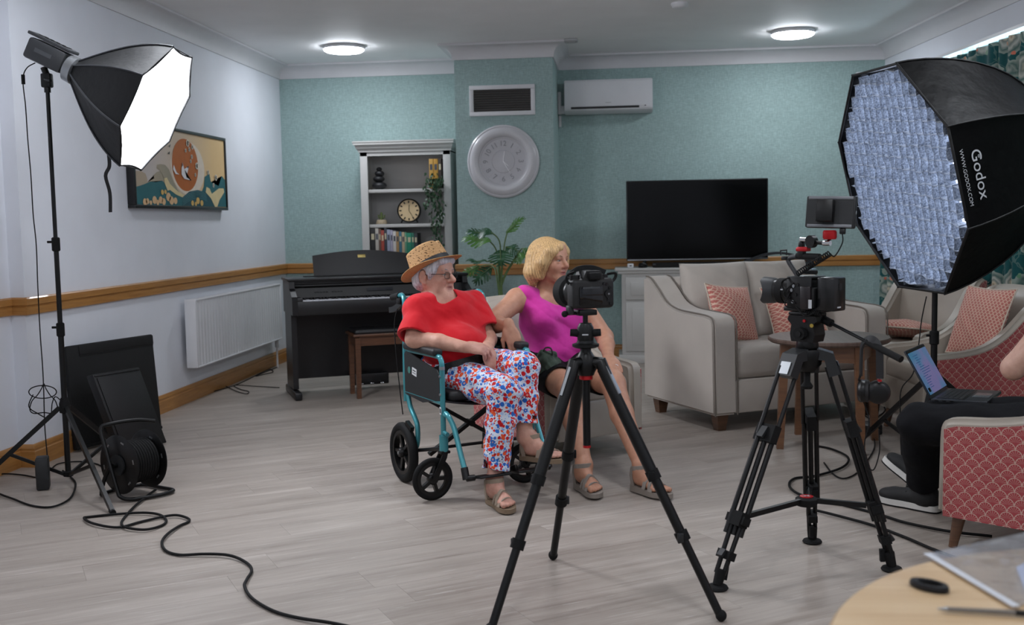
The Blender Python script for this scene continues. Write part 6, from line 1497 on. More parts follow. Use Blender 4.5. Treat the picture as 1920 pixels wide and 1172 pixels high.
def hand(S, w, d, nb, thumb, curl, sc=1., spread=.1, thumb_out=.6):
    """palm and five fingers: w wrist, d towards the fingers, nb back of the hand, thumb +1/-1 side of (d x nb)"""
    d, nb = nrmz(d), nrmz(nb); nb = nrmz(nb - d * (d @ nb)); s_ = np.cross(d, nb) * thumb; w = np.array(w, float)
    M = np.stack([d, s_, nb], 1)
    S.cone(w - d * .02 * sc, w + d * .02 * sc, .023 * sc, .024 * sc, .015, flat=(nb, .72))
    S.ell(w + d * .052 * sc, (.05 * sc, .040 * sc, .0165 * sc), .016, M); S.ell(w + d * .035 * sc + s_ * .022 * sc - nb * .006 * sc, (.032 * sc, .017 * sc, .015 * sc), .014, M)
    for i, (o, L, r_) in enumerate(((.029, .072, .0090), (.010, .080, .0092), (-.010, .074, .0088), (-.028, .058, .0078))):
        p = w + d * (.084 - .006 * abs(i - 1.2)) * sc + s_ * o * sc; a = 0; dd = d + s_ * (o * spread * 10)
        dd = nrmz(dd); c = curl if np.isscalar(curl) else curl[i]
        for j, fr in enumerate((.45, .31, .24)):
            a += c * (.75, 1.05, .6)[j]; q = p + (dd * math.cos(a) - nb * math.sin(a)) * L * fr * sc
            S.cone(p, q, (r_ - .0006 * j) * sc, (r_ - .0006 * (j + 1)) * sc, .005 if j else .009); p = q
    p = w + d * .022 * sc + s_ * .027 * sc - nb * .006 * sc; q = p + nrmz(d * (1 - thumb_out * .45) + s_ * thumb_out - nb * .25) * .042 * sc; r_ = q + nrmz(d * 1. + s_ * .1 - nb * .35) * .034 * sc
    S.cone(p, q, .0125 * sc, .0105 * sc, .014); S.cone(q, r_, .0104 * sc, .0082 * sc, .006)
class Head:
    def __init__(s, c, F, up=(0, 0, 1), sc=1.):
        s.c = np.array(c, float); F = nrmz(F); up = nrmz(np.array(up, float) - F * (F @ np.array(up, float))); L = np.cross(up, F); s.M = np.stack([L, F, up], 1); s.sc = sc
    def p(s, x, y, z): return s.c + s.M @ (np.array([x, y, z], float) * s.sc)
    def loc(s, P): return ((P - s.c) @ s.M) / s.sc
    def build(s, S, age=0., jaw=1.):
        e = lambda c, r_, k=.02, op='+': S.ell(s.p(*c), np.array(r_) * s.sc, k, s.M, op); cn = lambda a, b_, r0, r1, k=.015, op='+': S.cone(s.p(*a), s.p(*b_), r0 * s.sc, r1 * s.sc, k, op)
        e((0, -.018, .032), (.076, .096, .086), .0); e((0, .028, -.03), (.060, .070, .082), .035)
        for x in (-1, 1):
            cn((x * .052, -.004, -.045), (x * .022, .066, -.088), .021 * jaw, .019, .03); e((x * .037, .062, -.030), (.026, .026, .026), .025)
            if age: e((x * .040, .055, -.066), (.022, .022, .022), .02)
        e((0, .074, -.095), (.024, .019, .018), .025)
        cn((-.034, .083, .022), (.034, .083, .022), .012, .012, .018); e((0, .070, .058), (.05, .02, .04), .03)
        for x in (-1, 1): e((x * .031, .101, .006), (.017, .017, .0115), .012, '-')
        cn((0, .090, .014), (0, .113 + .004 * age, -.020), .0088, .0125 + .001 * age, .012); e((0, .112 + .004 * age, -.025), (.0128 + .0015 * age, .0125, .0108), .008)
        for x in (-1, 1): e((x * .0125, .099, -.0285), (.0085, .011, .0075), .006)
        e((0, .090, -.053), (.023, .0105, .0065), .008); e((0, .0885, -.065), (.020, .0105, .0075), .008); e((0, .101, -.0592), (.024, .008, .0022), .004, '-')
        for x in (-1, 1):
            e((x * .082, -.012, -.006), (.010, .023, .034), .006); e((x * .093, -.006, .0), (.007, .012, .020), .005, '-'); e((x * .079, -.002, -.036), (.009, .011, .012), .006)
            e((x * .031, .0875, .0135), (.0165, .0075, .0062), .005)       # upper lids
            e((x * .031, .086, -.004), (.0150, .007, .0045), .006)
            if age: e((x * .031, .088, -.013), (.016, .008, .005), .008); cn((x * .021, .094, -.032), (x * .034, .082, -.066), .0022, .0022, .006, '-')
    def eyes(s, root, org, look=(0, 1, 0), iris='#56666e'):
        mw = mat('eye_white', '#b5aca4', .15, var=.02); mi = mat('iris_' + iris, iris, .1); mp = mat('pupil', '#050506', .05)
        lk = nrmz(look)
        for x in (-1, 1):
            c = s.p(x * .031, .0775, .0055) - org; r_ = .0122 * s.sc; ld = s.M @ lk
            e_ = B().sph(c, r_, 16, 10).build('eye', mw, root, 80); F = frame_from(Vector(c), Vector(c + ld))[0]
            B().lathe([(0, r_ + .0006), (.0028, r_ * .985), (.0055, r_ * .90), (.0058, r_ * .86)], 16, F).build('iris', mi, e_); B().lathe([(0, r_ + .0010), (.0024, r_ * .995)], 12, F).build('pupil', mp, e_)
def skin_paint(head, base, lip, cheek, extra=None):
    def fn(P):
        c = np.tile(np.array(lin(base)[:3], np.float32), (len(P), 1)); L = head.loc(P)
        def blend(col, w): 
            c[:] = c * (1 - w[:, None]) + np.array(lin(col)[:3]) * w[:, None]
        for x in (-1, 1): blend(cheek, .5 * np.exp(-(((L - [x * .038, .075, -.03]) / [.024, .03, .022]) ** 2).sum(1)))
        blend(cheek, .55 * np.exp(-(((L - [0, .112, -.024]) / [.014, .014, .014]) ** 2).sum(1)))
        blend(lip, .95 * np.exp(-(((L - [0, .098, -.0595]) / [.023, .016, .0105]) ** 4).sum(1))); blend('#6b3a36', .75 * np.exp(-(((L - [0, .098, -.0592]) / [.022, .016, .0022]) ** 2).sum(1)))
        for x in (-1, 1): blend('#8a5f52', .35 * np.exp(-(((L - [x * .031, .09, .012]) / [.019, .02, .010]) ** 2).sum(1)))
        if extra: extra(P, L, blend)
        return c
    return fn
def foot(S, heel, f, u, sc=1., side=1):
    f = nrmz(f); u = nrmz(np.array(u, float) - f * (f @ np.array(u, float))); s_ = np.cross(u, f) * side; h = np.array(heel, float); q = lambda a, b_, c: h + (f * a + s_ * b_ + u * c) * sc
    q.f, q.u, q.s = f, u, s_
    S.ell(q(.032, 0, .036), np.array((.036, .03, .034)) * sc, .02, np.stack([f, s_, u], 1)); S.cone(q(.05, 0, .085), q(.055, 0, .055), .034 * sc, .036 * sc, .025)
    S.cone(q(.06, 0, .055), q(.165, 0, .026), .034 * sc, .024 * sc, .025); S.cone(q(.06, -.008, .03), q(.17, -.02, .016), .024 * sc, .016 * sc, .02); S.cone(q(.14, .02, .018), q(.18, .024, .016), .018 * sc, .016 * sc, .02)
    for i, (a, b_, r_) in enumerate(((.226, .030, .0125), (.226, .010, .0095), (.217, -.007, .009), (.206, -.022, .0085), (.192, -.035, .0085))):
        S.cone(q(a - .05, b_ * .8, .018), q(a - .01, b_, .014), r_ * .95 * sc, r_ * sc, .007)
    return q
def sandal(root, org, q, m, msole, wedge=.012, n_='sandal'):
    out = [(-.012, 0), (-.006, .026), (.03, .034), (.09, .033), (.15, .042), (.20, .046), (.235, .036), (.248, .012), (.236, -.012), (.21, -.034), (.17, -.045), (.11, -.040), (.05, -.034), (.0, -.026)]
    out = [(p.x, p.y) for p in smooth_pts([(a, b_, 0) for a, b_ in out], 3, True)]
    b = B(); V = [[b.bm.verts.new(Vector(q(a, c, z - (wedge * (1 - a / .25) if z < 0 else 0)) - org)) for a, c in out] for z in (-.018, .002)]
    n = len(out)
    for i in range(n): b.bm.faces.new((V[0][i], V[0][(i+1) % n], V[1][(i+1) % n], V[1][i]))
    b.bm.faces.new(V[0][::-1]); b.bm.faces.new(V[1]); o = b.build(n_, msole, root, 40)
    def strap(a0, a1, hgt, w, sp=.043, nm='strap'):
        pts = [q(a0 + (a1 - a0) * t, sp * (1.02 - 2.04 * t), .002 + hgt * math.sin(PI * t) ** .55) - org for t in [k / 12 for k in range(13)]]
        B().tube(pts, 0, 4, flat=(w, .0024), side=q.f).build(nm, m, o, 70)
    strap(.185, .165, .038, .012); strap(.155, .115, .062, .011, .041); strap(.12, .155, .058, .009, .041)
    lp = [q(.046 + .046 * math.cos(a), .041 * math.sin(a), .088 + .010 * math.cos(a)) - org for a in [2*PI*k/18 for k in range(18)]]; B().tube(lp, 0, 4, closed=True, flat=(.010, .0024), side=q.u).build('ankle_strap', m, o, 70)
    for sg in (-1, 1): B().tube([q(.03, sg * .034, .0) - org, q(.022, sg * .037, .05) - org, q(.03, sg * .038, .088) - org], 0, 4, flat=(.010, .0022), side=q.f).build('strap', m, o, 70)
    B().tube([q(-.006, 0, .0) - org, q(-.006, 0, .04) - org, q(.0, 0, .08) - org], 0, 4, flat=(.014, .0024), side=q.s).build('heel_strap', m, o, 70)
    return o
def cone_open(S, p0, p1, r0, r1, k, wall=.0115, cut=.01, flat=None):
    """tapered sleeve or leg that ends in a clean open hem at p1"""
    p0, p1 = np.array(p0, float), np.array(p1, float); d = nrmz(p1 - p0); rm = max(r0, r1)
    def f(x, y, z):
        ab = p1 - p0; q = [x - p0[0], y - p0[1], z - p0[2]]; t = np.clip((q[0]*ab[0] + q[1]*ab[1] + q[2]*ab[2]) / (ab @ ab), 0, 1.2)
        c = np.sqrt(sum((q[i] - t*ab[i])**2 for i in range(3))) - (r0 + (r1 - r0) * t); return np.maximum(c, (x - p1[0])*d[0] + (y - p1[1])*d[1] + (z - p1[2])*d[2])
    S.put(f, np.minimum(p0, p1) - rm, np.maximum(p0, p1) + rm, k, '+')
    S.cone(p1 - d * .014, p1 + d * .03, r1 + (r0 - r1) * .1 - wall, r1 - wall, .0, '-')
def done(S, name, m, root, org, paint_fn=None, it=1):
    me = S.mesh(name)
    P = smooth_me(me, it, .5)
    if paint_fn: paint(me, paint_fn)
    me.transform(Matrix.Translation(-Vector(org))); return link(name, me, m, root, 180)

# ======== the older woman in the wheelchair
LO = V3(-.80, 5.15, 0)
lady = thing('person', 'older woman in straw hat, red top and floral trousers seated in the wheelchair', 'person', LO)
fw = V3(.53, -.848, 0); ax = V3(.848, .53, 0); FM = np.stack([ax, fw, V3(0, 0, 1)], 1)
H = Head((-.918, 5.235, 1.022), (.90, -.43, -.01), (.02, 0, 1), .98)
shR, shL = V3(-.985, 5.12, .868), V3(-.745, 5.345, .862); elR, wrR = V3(-.985, 5.02, .728), V3(-.725, 4.925, .698); elL, wrL = V3(-.655, 5.24, .70), V3(-.632, 5.01, .675)
pel, bel, che, nek = V3(-.80, 5.20, .56), V3(-.80, 5.13, .665), V3(-.87, 5.225, .79), V3(-.922, 5.266, .893)
hpR, hpL = V3(-.885, 5.12, .56), V3(-.715, 5.26, .565); knR, knL = V3(-.535, 4.82, .50), V3(-.458, 4.945, .595); anR, anL = V3(-.578, 4.745, .115), V3(-.448, 4.865, .285)
S = SDF((-1.13, 4.52, -.0), (-.22, 5.48, 1.17), .0034)
H.build(S, age=1., jaw=1.15)
S.cone(H.p(0, -.028, -.06), nek + V3(0, 0, -.02), .047, .056, .02); S.cone(H.p(0, -.002, -.08), nek + fw * .012, .030, .044, .015); S.ell(H.p(0, .076, -.098), (.028, .021, .019), .02, H.M); S.cone(shR * .9 + nek * .1, shL * .9 + nek * .1, .055, .055, .03)
S.ell(che, (.155, .095, .15), .05, FM); S.ell(bel, (.15, .11, .12), .05, FM); S.ell(pel, (.165, .12, .10), .05, FM)
S.chain([shR, elR], [.048, .041], .02); S.chain([elR, (elR + wrR) / 2 + V3(0, 0, .004), wrR], [.042, .039, .027], .015); S.chain([shL, elL, wrL], [.048, .041, .027], .02)
hand(S, wrR, V3(.95, .18, -.12), V3(.1, -.55, .8), -1, [.55, .6, .65, .7], .98, .02, .3)
hand(S, wrL, V3(.32, -.38, -.85), V3(.55, -.70, .45), -1, [.22, .25, .3, .35], .98, .05, .3)
S.chain([hpR, knR, anR], [.085, .058, .034], .03); S.chain([hpL, knL, anL], [.085, .058, .034], .03)
hR = V3(-.600, 4.775, .024); qR = foot(S, hR, V3(.50, -.86, 0), (0, 0, 1), .98, -1); S.cone(anR, qR(.05, 0, .08), .034, .034, .02)
hL = V3(-.462, 4.90, .195); qL = foot(S, hL, V3(.86, -.50, .02), (0, 0, 1), .98, 1); S.cone(anL, qL(.05, 0, .08), .034, .034, .02)
spots = np.random.RandomState(2)
def lady_extra(P, L, blend):
    blend('#b9837a', .35 * np.exp(-((P[:, 2] - .12) / .12) ** 2)); blend('#b98378', .45 * (np.exp(-((P - wrL - V3(.03, -.05, -.07)) ** 2).sum(1) / .004) + np.exp(-((P - wrR - V3(.09, 0, 0)) ** 2).sum(1) / .003)))
body = done(S, 'body', M_skinP, lady, LO, skin_paint(H, '#c99a86', '#a8695f', '#bd7c6c', lady_extra))
H.eyes(lady, LO, (0.1, 1, .02), '#5b6b74')
# red top
S = SDF((-1.13, 4.86, .52), (-.55, 5.50, .95), .0036)
cone_open(S, shR + V3(.012, .005, -.01), elR + (shR - elR) * .08 + V3(-.002, -.004, 0), .068, .078, .03); cone_open(S, shL, elL + (shL - elL) * .22, .068, .082, .03)
S.cone(pel + V3(0, 0, .03), che, .135, .135, .05, flat=(fw, .80)); S.ell(che + fw * .012, (.178, .118, .165), .05, FM); S.ell(bel + fw * .012, (.172, .135, .13), .05, FM); S.ell(pel + V3(0, 0, .02), (.175, .125, .08), .05, FM)
for sg in (-1, 1): S.ell(che + fw * .075 + ax * .078 * sg + V3(0, 0, -.05), (.078, .06, .075), .05, FM)
S.cone(shR, shL, .063, .063, .035); S.ell(shR + V3(.01, 0, -.01), .066, .03); S.ell(shL + V3(-.01, 0, -.01), .066, .03)
S.ell(nek + fw * .075 + V3(0, 0, .008), (.080, .088, .072), .012, FM, '-'); S.cone(nek + V3(0, 0, -.03), nek + V3(0, 0, .12), .066, .07, .012, '-')
S.clip(pel + V3(0, 0, -.005), (0, 0, -1))
S.warp(lambda x, y, z: .0035 * (.6 - 1.6 * np.abs(np.sin(15 * (x * .6 + y * .75) + 17 * z + 1.6 * np.sin(14 * z + 9 * x)))) + .0015 * np.sin(60 * z - 26 * x + 1.5 * np.sin(21 * y)))
M_redc = m_cloth('red_jersey', '#c3121f', .45, 14)
done(S, 'top', M_redc, lady, LO)
# printed trousers
S = SDF((-1.02, 4.66, .12), (-.33, 5.42, .72), .0036)
S.ell(pel, (.182, .13, .10), .04, FM); S.cone(hpR, knR, .103, .078, .035); S.cone(hpL, knL, .103, .076, .035)
cone_open(S, knR, knR + (anR - knR) * .88, .078, .060, .02, .006); cone_open(S, knL, knL + (anL - knL) * .80, .076, .062, .02, .006)
S.warp(lambda x, y, z: .0035 * np.sin(46 * z + 20 * (x - y) + 2 * np.sin(24 * x + 9 * z)) + .002 * np.sin(85 * z + 30 * y))
done(S, 'trousers', m_pants(), lady, LO)
# hair, hat, glasses
hF = nrmz(V3(.80, -.40, .50)); hL_ = nrmz(np.cross(V3(0, 0, 1), hF)); hU = np.cross(hF, hL_); hc_ = V3(-.929, 5.241, 1.054)
S = SDF(H.c - .15, H.c + .15, .003); S.lo = (H.c - .15).astype(np.float32)
S.ell(H.p(0, -.022, .03), (.087, .102, .094), 0, H.M); S.ell(H.p(0, -.06, -.035), (.074, .052, .05), .03, H.M)
for sg in (-1, 1): S.cone(H.p(sg * .074, .022, .03), H.p(sg * .078, .012, -.012), .018, .012, .02); S.ell(H.p(sg * .082, -.010, -.010), (.03, .030, .042), .006, H.M, '-')
S.ell(H.p(0, .108, -.02), (.088, .07, .098), .01, H.M, '-')
S.cone(H.p(-.045, .075, .075), H.p(.05, .07, .072), .022, .02, .02); S.cone(H.p(-.06, .05, .06), H.p(-.07, .04, .02), .014, .01, .02)
def strands(Hh, amp, fr): 
    def f(x, y, z):
        q = [x - Hh.c[0], y - Hh.c[1], z - Hh.c[2]]; X = sum(q[i] * Hh.M[i, 0] for i in range(3)); Y = sum(q[i] * Hh.M[i, 1] for i in range(3)); Z = sum(q[i] * Hh.M[i, 2] for i in range(3))
        a = np.arctan2(X, Y + .02); return amp * np.sin(fr * a + 30 * Z + 2 * np.sin(40 * Z + 3 * a)) + amp * .6 * np.sin(fr * 2.3 * a - 45 * Z)
    return f
S.clip(hc_ + hU * .004, hU); S.warp(strands(H, .0009, 60))
done(S, 'hair', m_hair('grey_hair', '#8b8a8d', '#c3c3c8'), lady, LO)
hF = nrmz(V3(.80, -.40, .50)); hL_ = nrmz(np.cross(V3(0, 0, 1), hF)); hU = np.cross(hF, hL_); hc = V3(-.929, 5.241, 1.054)
HM = Matrix(((hL_[0], hF[0], hU[0], hc[0] - LO[0]), (hL_[1], hF[1], hU[1], hc[1] - LO[1]), (hL_[2], hF[2], hU[2], hc[2] - LO[2]), (0, 0, 0, 1)))
def straw(name, lo, hi, holes):
    n = NT(name); wv = n.n('ShaderNodeTexWave', wave_type='BANDS', bands_direction='Z'); wv.inputs['Scale'].default_value = 55; wv.inputs['Distortion'].default_value = 6; tc = n.n('ShaderNodeTexCoord'); n.l(tc.outputs['Object'], wv.inputs['Vector'])
    vo = n.n('ShaderNodeTexVoronoi'); vo.inputs['Scale'].default_value = 62; mp = n.coord((1, 1, 1.5)); n.l(mp, vo.inputs['Vector'])
    c = n.mix(n.noise(n.coord(), 90, 3), lin(lo), lin(hi)); c = n.mix(n.math('MULTIPLY', wv.outputs['Fac'], .35), c, lin(lo))
    if holes: c = n.mix(n.math('MULTIPLY', n.math('LESS_THAN', vo.outputs['Distance'], .27), .85), c, lin('#4a3118'))
    n.base(c); n.bump(wv.outputs['Fac'], .5, .004); return n.set(.7, spec=.25)
def crown(u, v):
    a = 2*PI*u; t = v
    if t < .7: k = t / .7; r_ = 1 - .14 * k; h = .112 * k
    else: k = (t - .7) / .3; r_ = .86 * (1 - k) ** .8 if k < 1 else 0.; h = .112 + .018 * math.sin(k * PI / 2) 
    x, y = .093 * r_ * math.sin(a), .112 * r_ * math.cos(a)
    crease = max(0., (t - .45) / .55); h -= .035 * crease * math.exp(-(x / .022) ** 2) * (1 if y > -.08 else .4)
    if y > .02: x *= 1 - .16 * crease * (y / .1)
    return HM @ Vector((x, y, h))
hat = B().grid(crown, 48, 20, True); hat = hat.build('hat', straw('straw_weave', '#a57c50', '#c8a377', True), lady, 80)
def brim(u, v):
    a = 2*PI*u; r_ = 1 + v * .52; x, y = .093 * r_ * math.sin(a), .112 * r_ * math.cos(a); z = .002 + .018 * v ** 2 * abs(math.sin(a)) ** 2 - .018 * v ** 1.5 * max(0, math.cos(a)) + .014 * v * max(0, -math.cos(a))
    return HM @ Vector((x, y, z))
B().grid(brim, 56, 6, True).build('hat_brim', straw('straw_plain', '#a67a4a', '#c79f6b', False), hat, 80, thick=.003)
def band(u, v):
    a = 2*PI*u; k = v * .26 / .7; r_ = (1 - .14 * (.02 + v * .26)) * 1.012; return HM @ Vector((.093 * r_ * math.sin(a), .112 * r_ * math.cos(a), .004 + v * .028))
B().grid(band, 48, 2, True).build('hat_band', mat('black_ribbon', '#15151a', .6), hat, 80, thick=.001)
def glasses(Hh, root, org, mf, temple_side=(-1, 1)):
    g = bpy.data.objects.new('glasses', None); col.objects.link(g); g.parent = root
    lensm = clear_glass('lens_glass')
    for sg in (-1, 1):
        fr = []
        for k in range(20):
            a = 2*PI*k/20; cx, cz = math.cos(a), math.sin(a); cx = abs(cx) ** .6 * (1 if cx > 0 else -1); cz = abs(cz) ** .6 * (1 if cz > 0 else -1); fr.append(Vector(Hh.p(sg * .033 + .022 * cx, .104 - .10 * (abs(sg * .033 + .022 * cx)) ** 1.6, .001 + .0155 * cz) - org))
        B().tube(fr, .0012, 6, closed=True).build('rim', mf, g, 80); b = B(); b.bm.faces.new([b.bm.verts.new(p) for p in fr]); b.build('lens', lensm, g, 80)
        B().tube([Hh.p(sg * .055, .099, .008) - org, Hh.p(sg * .072, .085, .009) - org, Hh.p(sg * .083, .02, .008) - org, Hh.p(sg * .085, -.018, .0) - org], .0017, 6).build('temple', mf, g, 80)
    B().tube([Hh.p(-.011, .1035, .006) - org, Hh.p(0, .107, .010) - org, Hh.p(.011, .1035, .006) - org], .0012, 6).build('bridge', mf, g, 80)
glasses(H, lady, LO, mat('dark_glasses_frame', '#2a2626', .35, .4))
for sg in (-1, 1): B().tube([H.p(sg * .016, .096, .026) - LO, H.p(sg * .034, .096, .032) - LO, H.p(sg * .05, .082, .026) - LO], .0026, 6).build('eyebrow', mat('grey_brow', '#8a8280', .7), lady, 80)
M_sd1 = mat('sandal_beige', '#8f8070', .6, bump=.1, bscale=200); M_so1 = mat('sandal_sole_tan', '#7d6a55', .7)
sandal(lady, LO, qR, M_sd1, M_so1, .004); sandal(lady, LO, qL, M_sd1, M_so1, .004)

# ======== the blonde woman in the armchair
WO2 = V3(-.36, 5.70, 0)
woman = thing('person', 'blonde woman in a magenta sleeveless top and black shorts sitting in the armchair', 'person', WO2)
fw = nrmz(V3(.643, -.766, 0)); ax = V3(.766, .643, 0); FM = np.stack([ax, fw, V3(0, 0, 1)], 1)
H2 = Head((-.375, 5.675, 1.066), (.84, -.54, -.02), (.06, 0, 1), 1.0)
shR, shL = V3(-.545, 5.605, .865), V3(-.215, 5.815, .825); elR, wrR = V3(-.668, 5.42, .762), V3(-.552, 5.205, .772); elL, wrL = np.array(at(1134, 632, 5.66)), np.array(at(1141, 668, 5.46))
pel, che, nek = V3(-.335, 5.70, .50), V3(-.385, 5.715, .74), V3(-.395, 5.71, .905)
hpR, hpL = V3(-.425, 5.63, .50), V3(-.285, 5.75, .50); knR, knL = V3(-.262, 5.235, .452), V3(-.042, 5.31, .462); anR, anL = np.array(at(1096, 872, 5.01)), np.array(at(1203, 874, 4.975))
S = SDF((-.76, 4.72, -.0), (.24, 5.98, 1.20), .0036)
H2.build(S, 0, 1.)
S.cone(H2.p(0, -.02, -.07), nek + V3(0, 0, -.02), .050, .058, .03); S.cone(H2.p(0, .008, -.085), nek + fw * .012, .032, .046, .025); S.cone(shR * .92 + nek * .08, shL * .92 + nek * .08, .058, .058, .035)
S.ell(che + V3(0, 0, .02), (.155, .09, .14), .05, FM); S.ell(pel + V3(0, 0, .11), (.15, .10, .14), .05, FM); S.ell(pel, (.18, .125, .10), .05, FM); S.ell(nek + fw * .05 + V3(0, 0, -.07), (.12, .045, .07), .04, FM)
S.ell(shR, .058, .03); S.ell(shL, .058, .03)
S.chain([shR, elR], [.057, .045], .02); S.chain([elR, (elR * .6 + wrR * .4), wrR], [.045, .044, .028], .015); S.chain([shL, elL], [.057, .045], .02); S.chain([elL, elL * .6 + wrL * .4, wrL], [.045, .043, .027], .015)
hand(S, wrR + V3(.01, -.01, -.004), V3(.28, -.22, -.93), V3(.25, -.92, .28), 1, [.18, .25, .3, .4], 1.0, .08, .5)
hand(S, wrL, np.array(at(1166, 703, 5.30)) - wrL, V3(.25, -.35, .9), 1, [.16, .16, .18, .2], 1.0, .09, .5)
S.chain([hpR, knR], [.095, .062], .03); S.chain([knR, knR * .62 + anR * .38 - fw * .012, anR], [.060, .056, .036], .02); S.chain([hpL, knL], [.095, .062], .03); S.chain([knL, knL * .62 + anL * .38 - fw * .012, anL], [.060, .056, .036], .02)
hR = V3(anR[0] - .03, anR[1] + .035, .034); qR = foot(S, hR, V3(.42, -.90, -.02), (0, 0, 1), 1.0, -1); S.cone(anR, qR(.05, 0, .075), .036, .035, .02)
hL = V3(anL[0] - .035, anL[1] + .035, .034); qL = foot(S, hL, V3(.62, -.78, -.02), (0, 0, 1), 1.0, 1); S.cone(anL, qL(.05, 0, .075), .036, .035, .02)
body2 = done(S, 'body', M_skinT, woman, WO2, skin_paint(H2, '#bb8a70', '#a25a55', '#b57462'))
H2.eyes(woman, WO2, (.15, 1, 0), '#5d7078')
for sg in (-1, 1): B().tube([H2.p(sg * .015, .096, .025) - WO2, H2.p(sg * .034, .097, .032) - WO2, H2.p(sg * .05, .083, .025) - WO2], .0026, 6).build('eyebrow', mat('brown_brow', '#8a6b4c', .7), woman, 80)
# magenta top
S = SDF((-.70, 5.45, .50), (-.05, 5.98, .97), .0036)
S.cone(pel + V3(0, 0, .05), che, .145, .14, .05, flat=(fw, .78)); S.ell(che + V3(0, 0, .01), (.178, .115, .16), .05, FM); S.ell(pel + V3(0, 0, .085) + fw * .03, (.165, .115, .12), .05, FM)
for sg in (-1, 1): S.ell(che + fw * .085 + ax * .08 * sg + V3(0, 0, .01), (.08, .062, .078), .05, FM)
S.cone(shR * .80 + nek * .20, shL * .80 + nek * .20, .062, .062, .03)
for sg, sh_ in ((-1, shR), (1, shL)): S.cone(sh_ * .72 + nek * .28 + V3(0, 0, .004), che + fw * .075 + ax * .095 * sg + V3(0, 0, .03), .056, .066, .03)
S.ell(nek + fw * .085 + V3(0, 0, .03), (.085, .075, .10), .012, FM, '-'); S.cone(nek + V3(0, 0, -.03), nek + V3(0, 0, .12), .07, .075, .012, '-')
for s_, e_ in ((shR, elR), (shL, elL)): S.ell(s_ + (s_ - nek) * V3(.16, .16, 0) + V3(0, 0, -.012), (.050, .068, .080), .01, FM, '-')
S.clip(pel + V3(0, 0, .02), V3(0, 0, -1))
S.warp(lambda x, y, z: .0035 * (.6 - 1.6 * np.abs(np.sin(14 * (x * .75 - y * .3) + 15 * z + 1.8 * np.sin(13 * z + 11 * x)))) + .0014 * np.sin(70 * z - 20 * x))
tp = done(S, 'top', m_cloth('magenta_blouse', '#c53494', .45, 15), woman, WO2)
pk = np.array([che + fw * .14 + V3(0, 0, .09), che + fw * .155 + V3(0, 0, .0), che + fw * .14 + V3(0, 0, -.09)])
# black shorts
S = SDF((-.56, 5.24, .36), (.10, 5.90, .66), .0036)
S.ell(pel, (.192, .135, .10), .04, FM); cone_open(S, hpR, hpR + (knR - hpR) * .72, .108, .084, .035, .006); cone_open(S, hpL, hpL + (knL - hpL) * .80, .108, .080, .035, .006)
done(S, 'shorts', m_cloth('black_jersey', '#0b0b0d', .3, 20, sheen=0.), woman, WO2)
# blonde bob
S = SDF(H2.c - .19, H2.c + .19, .003)
S.ell(H2.p(0, -.02, .036), (.089, .108, .094), 0, H2.M); S.ell(H2.p(0, -.055, -.03), (.088, .072, .085), .04, H2.M)
for sg in (-1, 1):
    S.chain([H2.p(sg * .072, .045, .05), H2.p(sg * .087, .018, -.01), H2.p(sg * .082, .006, -.075)], [.03, .032, .024], .03); S.chain([H2.p(sg * .07, -.05, .02), H2.p(sg * .08, -.05, -.06), H2.p(sg * .07, -.055, -.11)], [.04, .042, .024], .03)
S.chain([H2.p(0, -.10, 0), H2.p(0, -.10, -.07), H2.p(0, -.088, -.115)], [.04, .04, .024], .03)
S.ell(H2.p(-.004, .118, -.045), (.079, .092, .118), .012, H2.M, '-'); S.cone(H2.p(0, .0, -.09), H2.p(0, -.03, -.2), .058, .06, .012, '-')
S.chain([H2.p(.03, .052, .086), H2.p(-.015, .074, .074), H2.p(-.05, .066, .050), H2.p(-.074, .044, .010)], [.018, .017, .015, .012], .02); S.chain([H2.p(.05, .055, .09), H2.p(.066, .052, .07), H2.p(.076, .04, .03)], [.010, .008, .008], .02)
S.warp(strands(H2, .0013, 46))
done(S, 'hair', m_hair('blonde_hair', '#8a6d48', '#c6a271', (210, 210, 11)), woman, WO2)
M_sd2 = mat('sandal_grey', '#8b837b', .6, bump=.1, bscale=200); M_so2 = mat('sandal_sole_grey', '#8a8178', .7)
sandal(woman, WO2, qR, M_sd2, M_so2, .012); sandal(woman, WO2, qL, M_sd2, M_so2, .012)
rg_c = wrL + nrmz(np.array(at(1166, 703, 5.30)) - wrL) * .105
rgp = [Vector(rg_c - WO2) + Vector((.0105 * math.cos(a), .004 * math.sin(a), .0105 * math.sin(a))) for a in [2*PI*k/16 for k in range(16)]]; B().tube(rgp, .0015, 6, closed=True).build('ring', mat('silver_ring', '#d8d8da', .15, 1.), woman, 80)
# dark green bag on the armchair beside her
bp = at(1030, 683, 5.40); t = thing('cloth_bag', 'dark green cloth bag tucked beside the blonde woman\'s hip', 'bag', bp)
S = SDF((-.12, -.12, -.12), (.12, .12, .12), .004); S.ell((0, 0, -.01), (.055, .05, .062), 0); S.cone((-.05, 0, .0), (-.02, -.01, .05), .035, .028, .03); S.cone((.02, 0, -.03), (.045, .0, -.05), .035, .03, .03); S.ell((0, .01, .045), (.035, .03, .02), .02)
S.warp(lambda x, y, z: .005 * np.sin(60 * x + 40 * z + 2 * np.sin(50 * y)) + .003 * np.sin(110 * z - 60 * x)); done(S, 'body', m_cloth('bag_green', '#39443a', .4, 30), t, (0, 0, 0))
B().tube(smooth_pts([(-.035, -.02, .05), (-.02, -.03, .085), (.01, -.03, .085), (.02, -.025, .05)], 5), 0, 4, flat=(.008, .0015)).build('handle', M_nyl, t, 80)

